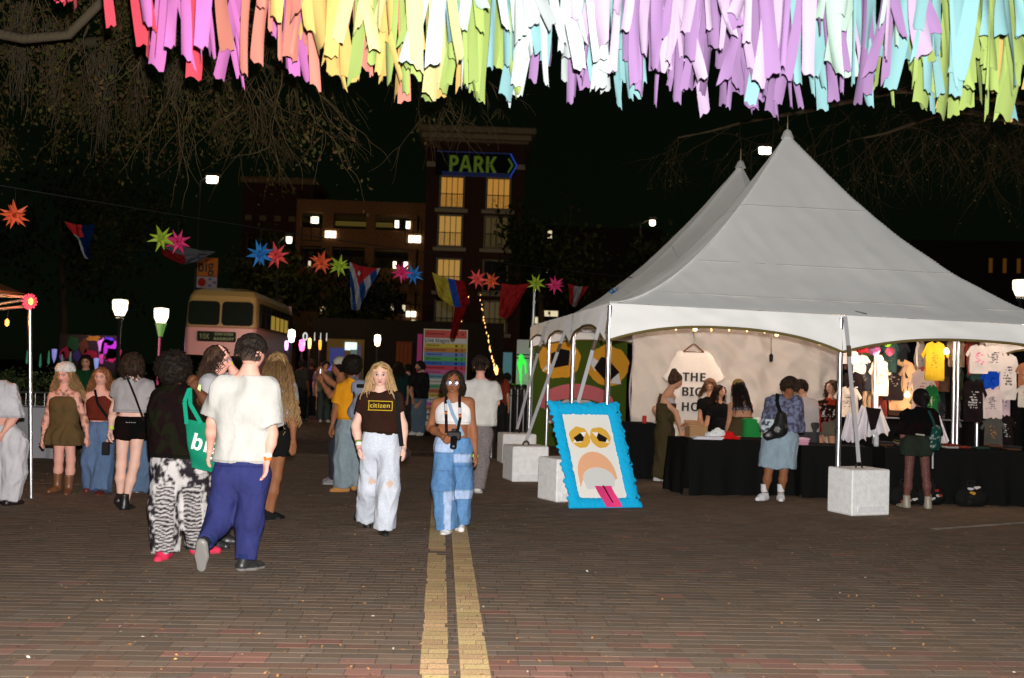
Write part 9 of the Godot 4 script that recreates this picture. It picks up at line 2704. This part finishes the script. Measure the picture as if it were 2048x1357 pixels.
func glasses(p: Node3D, r: float, shine := true) -> void:
	var J: Dictionary = p.get_meta("joints")
	var bd: MeshInstance3D = p.get_node("body")
	var hd: Transform3D = Transform3D(Basis(Vector3.UP, deg_to_rad(-2.0 if shine else 88.0)), J.head)
	var g := Geo.new()
	for s in [-1, 1]:
		var ring := []
		for k in 17:
			ring.append(hd * Vector3(s * 0.034 + cos(TAU * k / 16.0) * r * 0.86, 0.006 + sin(TAU * k / 16.0) * r * 0.78, 0.098))
		g.tube(ring, 0.0022, 0.0022, 5, lin(0.05, 0.04, 0.035), false)
		g.tube([hd * Vector3(s * 0.062, 0.010, 0.096), hd * Vector3(s * 0.080, 0.008, 0.02), hd * Vector3(s * 0.078, 0.0, -0.015)], 0.002, 0.002, 4, lin(0.03, 0.025, 0.02))
	g.tube([hd * Vector3(-0.007, 0.010, 0.099), hd * Vector3(0.007, 0.010, 0.099)], 0.002, 0.002, 4, lin(0.05, 0.04, 0.035))
	var fr := piece("glasses", g, mats["plastic"], p)
	for s in [-1, 1]:   # lenses curve slightly, so that the flash glints in them
		g = Geo.new()
		g.grid(12, 12, func(a: float, b: float) -> Vector3:
			var an := a * TAU
			var q := Vector2(cos(an) * r * 0.84, sin(an) * r * 0.76) * b
			return hd * Vector3(s * 0.034 + q.x, 0.006 + q.y, 0.0985 - q.length_squared() * 3.0), lin(1, 1, 1))
		var lm := mat("lens_glass", lin(0.10, 0.10, 0.16), 0.10)
		lm.metallic = 0.85
		lm.albedo_color = Color(0.85, 0.85, 0.95)  # bluish white of the flash glint is put into the lens colour
		if shine:
			piece("lens", g, lm, fr)

func tote(p: Node3D, at: Vector3) -> void:
	var g := Geo.new()
	var green := lin(0.008, 0.17, 0.095)
	g.grid(20, 26, func(a: float, b: float) -> Vector3:
		var an := a * TAU
		var w := lerpf(0.115, 0.155, b)
		var d := lerpf(0.010, 0.040, sin(b * PI * 0.85))
		return at + Vector3(0.075 + 0.115 * b + w * cos(an), -0.26 - 0.40 * b - 0.02 * cos(an) * (1.0 - b) - 0.03 * (cos(an)) * b, -0.02 + d * sin(an) + 0.012 * sin(b * 9.0 + an)), green)
	var bag := piece("tote_bag", g, mats["cloth"], p)
	g = Geo.new()
	g.grid(12, 3, func(a: float, b: float) -> Vector3:
		return at + Vector3(0.19 + (a - 0.5) * 0.31, -0.66 - 0.03 * cos(PI * a) , -0.02 + 0.02 * (b - 0.5)), green)
	piece("tote_base", g, mats["cloth"], bag)
	strap(p, "tote_handle", [at, at + Vector3(-0.03, -0.10, 0.01), at + Vector3(-0.005, -0.28, 0.01)], 0.032, lin(0.010, 0.22, 0.13))
	strap(p, "tote_handle", [at + Vector3(0.0, 0.01, -0.02), at + Vector3(0.02, -0.12, 0.02), at + Vector3(0.11, -0.27, 0.01)], 0.032, lin(0.010, 0.22, 0.13))
	lettering("big", 0.17, 0.004, mat("white_print", lin(0.62, 0.64, 0.60), 0.9), bag, Transform3D(Basis(Vector3.BACK, -0.22), at + Vector3(0.165, -0.44, 0.036)))

func backpack(p: Node3D, at: Vector3) -> void:
	var g := Geo.new()
	blob(g, [[at + Vector3(-0.05, 0.16, 0), at + Vector3(0.06, 0.16, 0), 0.10, 0.10, 0.8], [at + Vector3(-0.06, -0.14, 0.0), at + Vector3(0.06, -0.14, 0.0), 0.12, 0.12, 0.8], [at + Vector3(0, 0, 0.02), at + Vector3(0, -0.1, 0.04), 0.11, 0.11]], 0.013, 60.0, Vector3.BACK, [], 0.012, Vector3(9, 7, 9), lin(0.21, 0.235, 0.30))
	var b := piece("backpack", g, mats["cloth"], p)
	g = Geo.new()
	g.box(at + Vector3(0.02, 0.19, 0.085), Vector3(0.17, 0.05, 0.03), lin(0.012, 0.012, 0.012), 0.01)
	g.box(at + Vector3(-0.10, -0.05, 0.06), Vector3(0.02, 0.34, 0.03), lin(0.012, 0.012, 0.012), 0.006)
	piece("zip_band", g, mats["cloth"], b)
	strap(p, "backpack_strap", [at + Vector3(-0.06, 0.26, -0.02), at + Vector3(-0.13, 0.30, -0.12), at + Vector3(-0.20, 0.22, -0.22)], 0.05, lin(0.14, 0.15, 0.18))
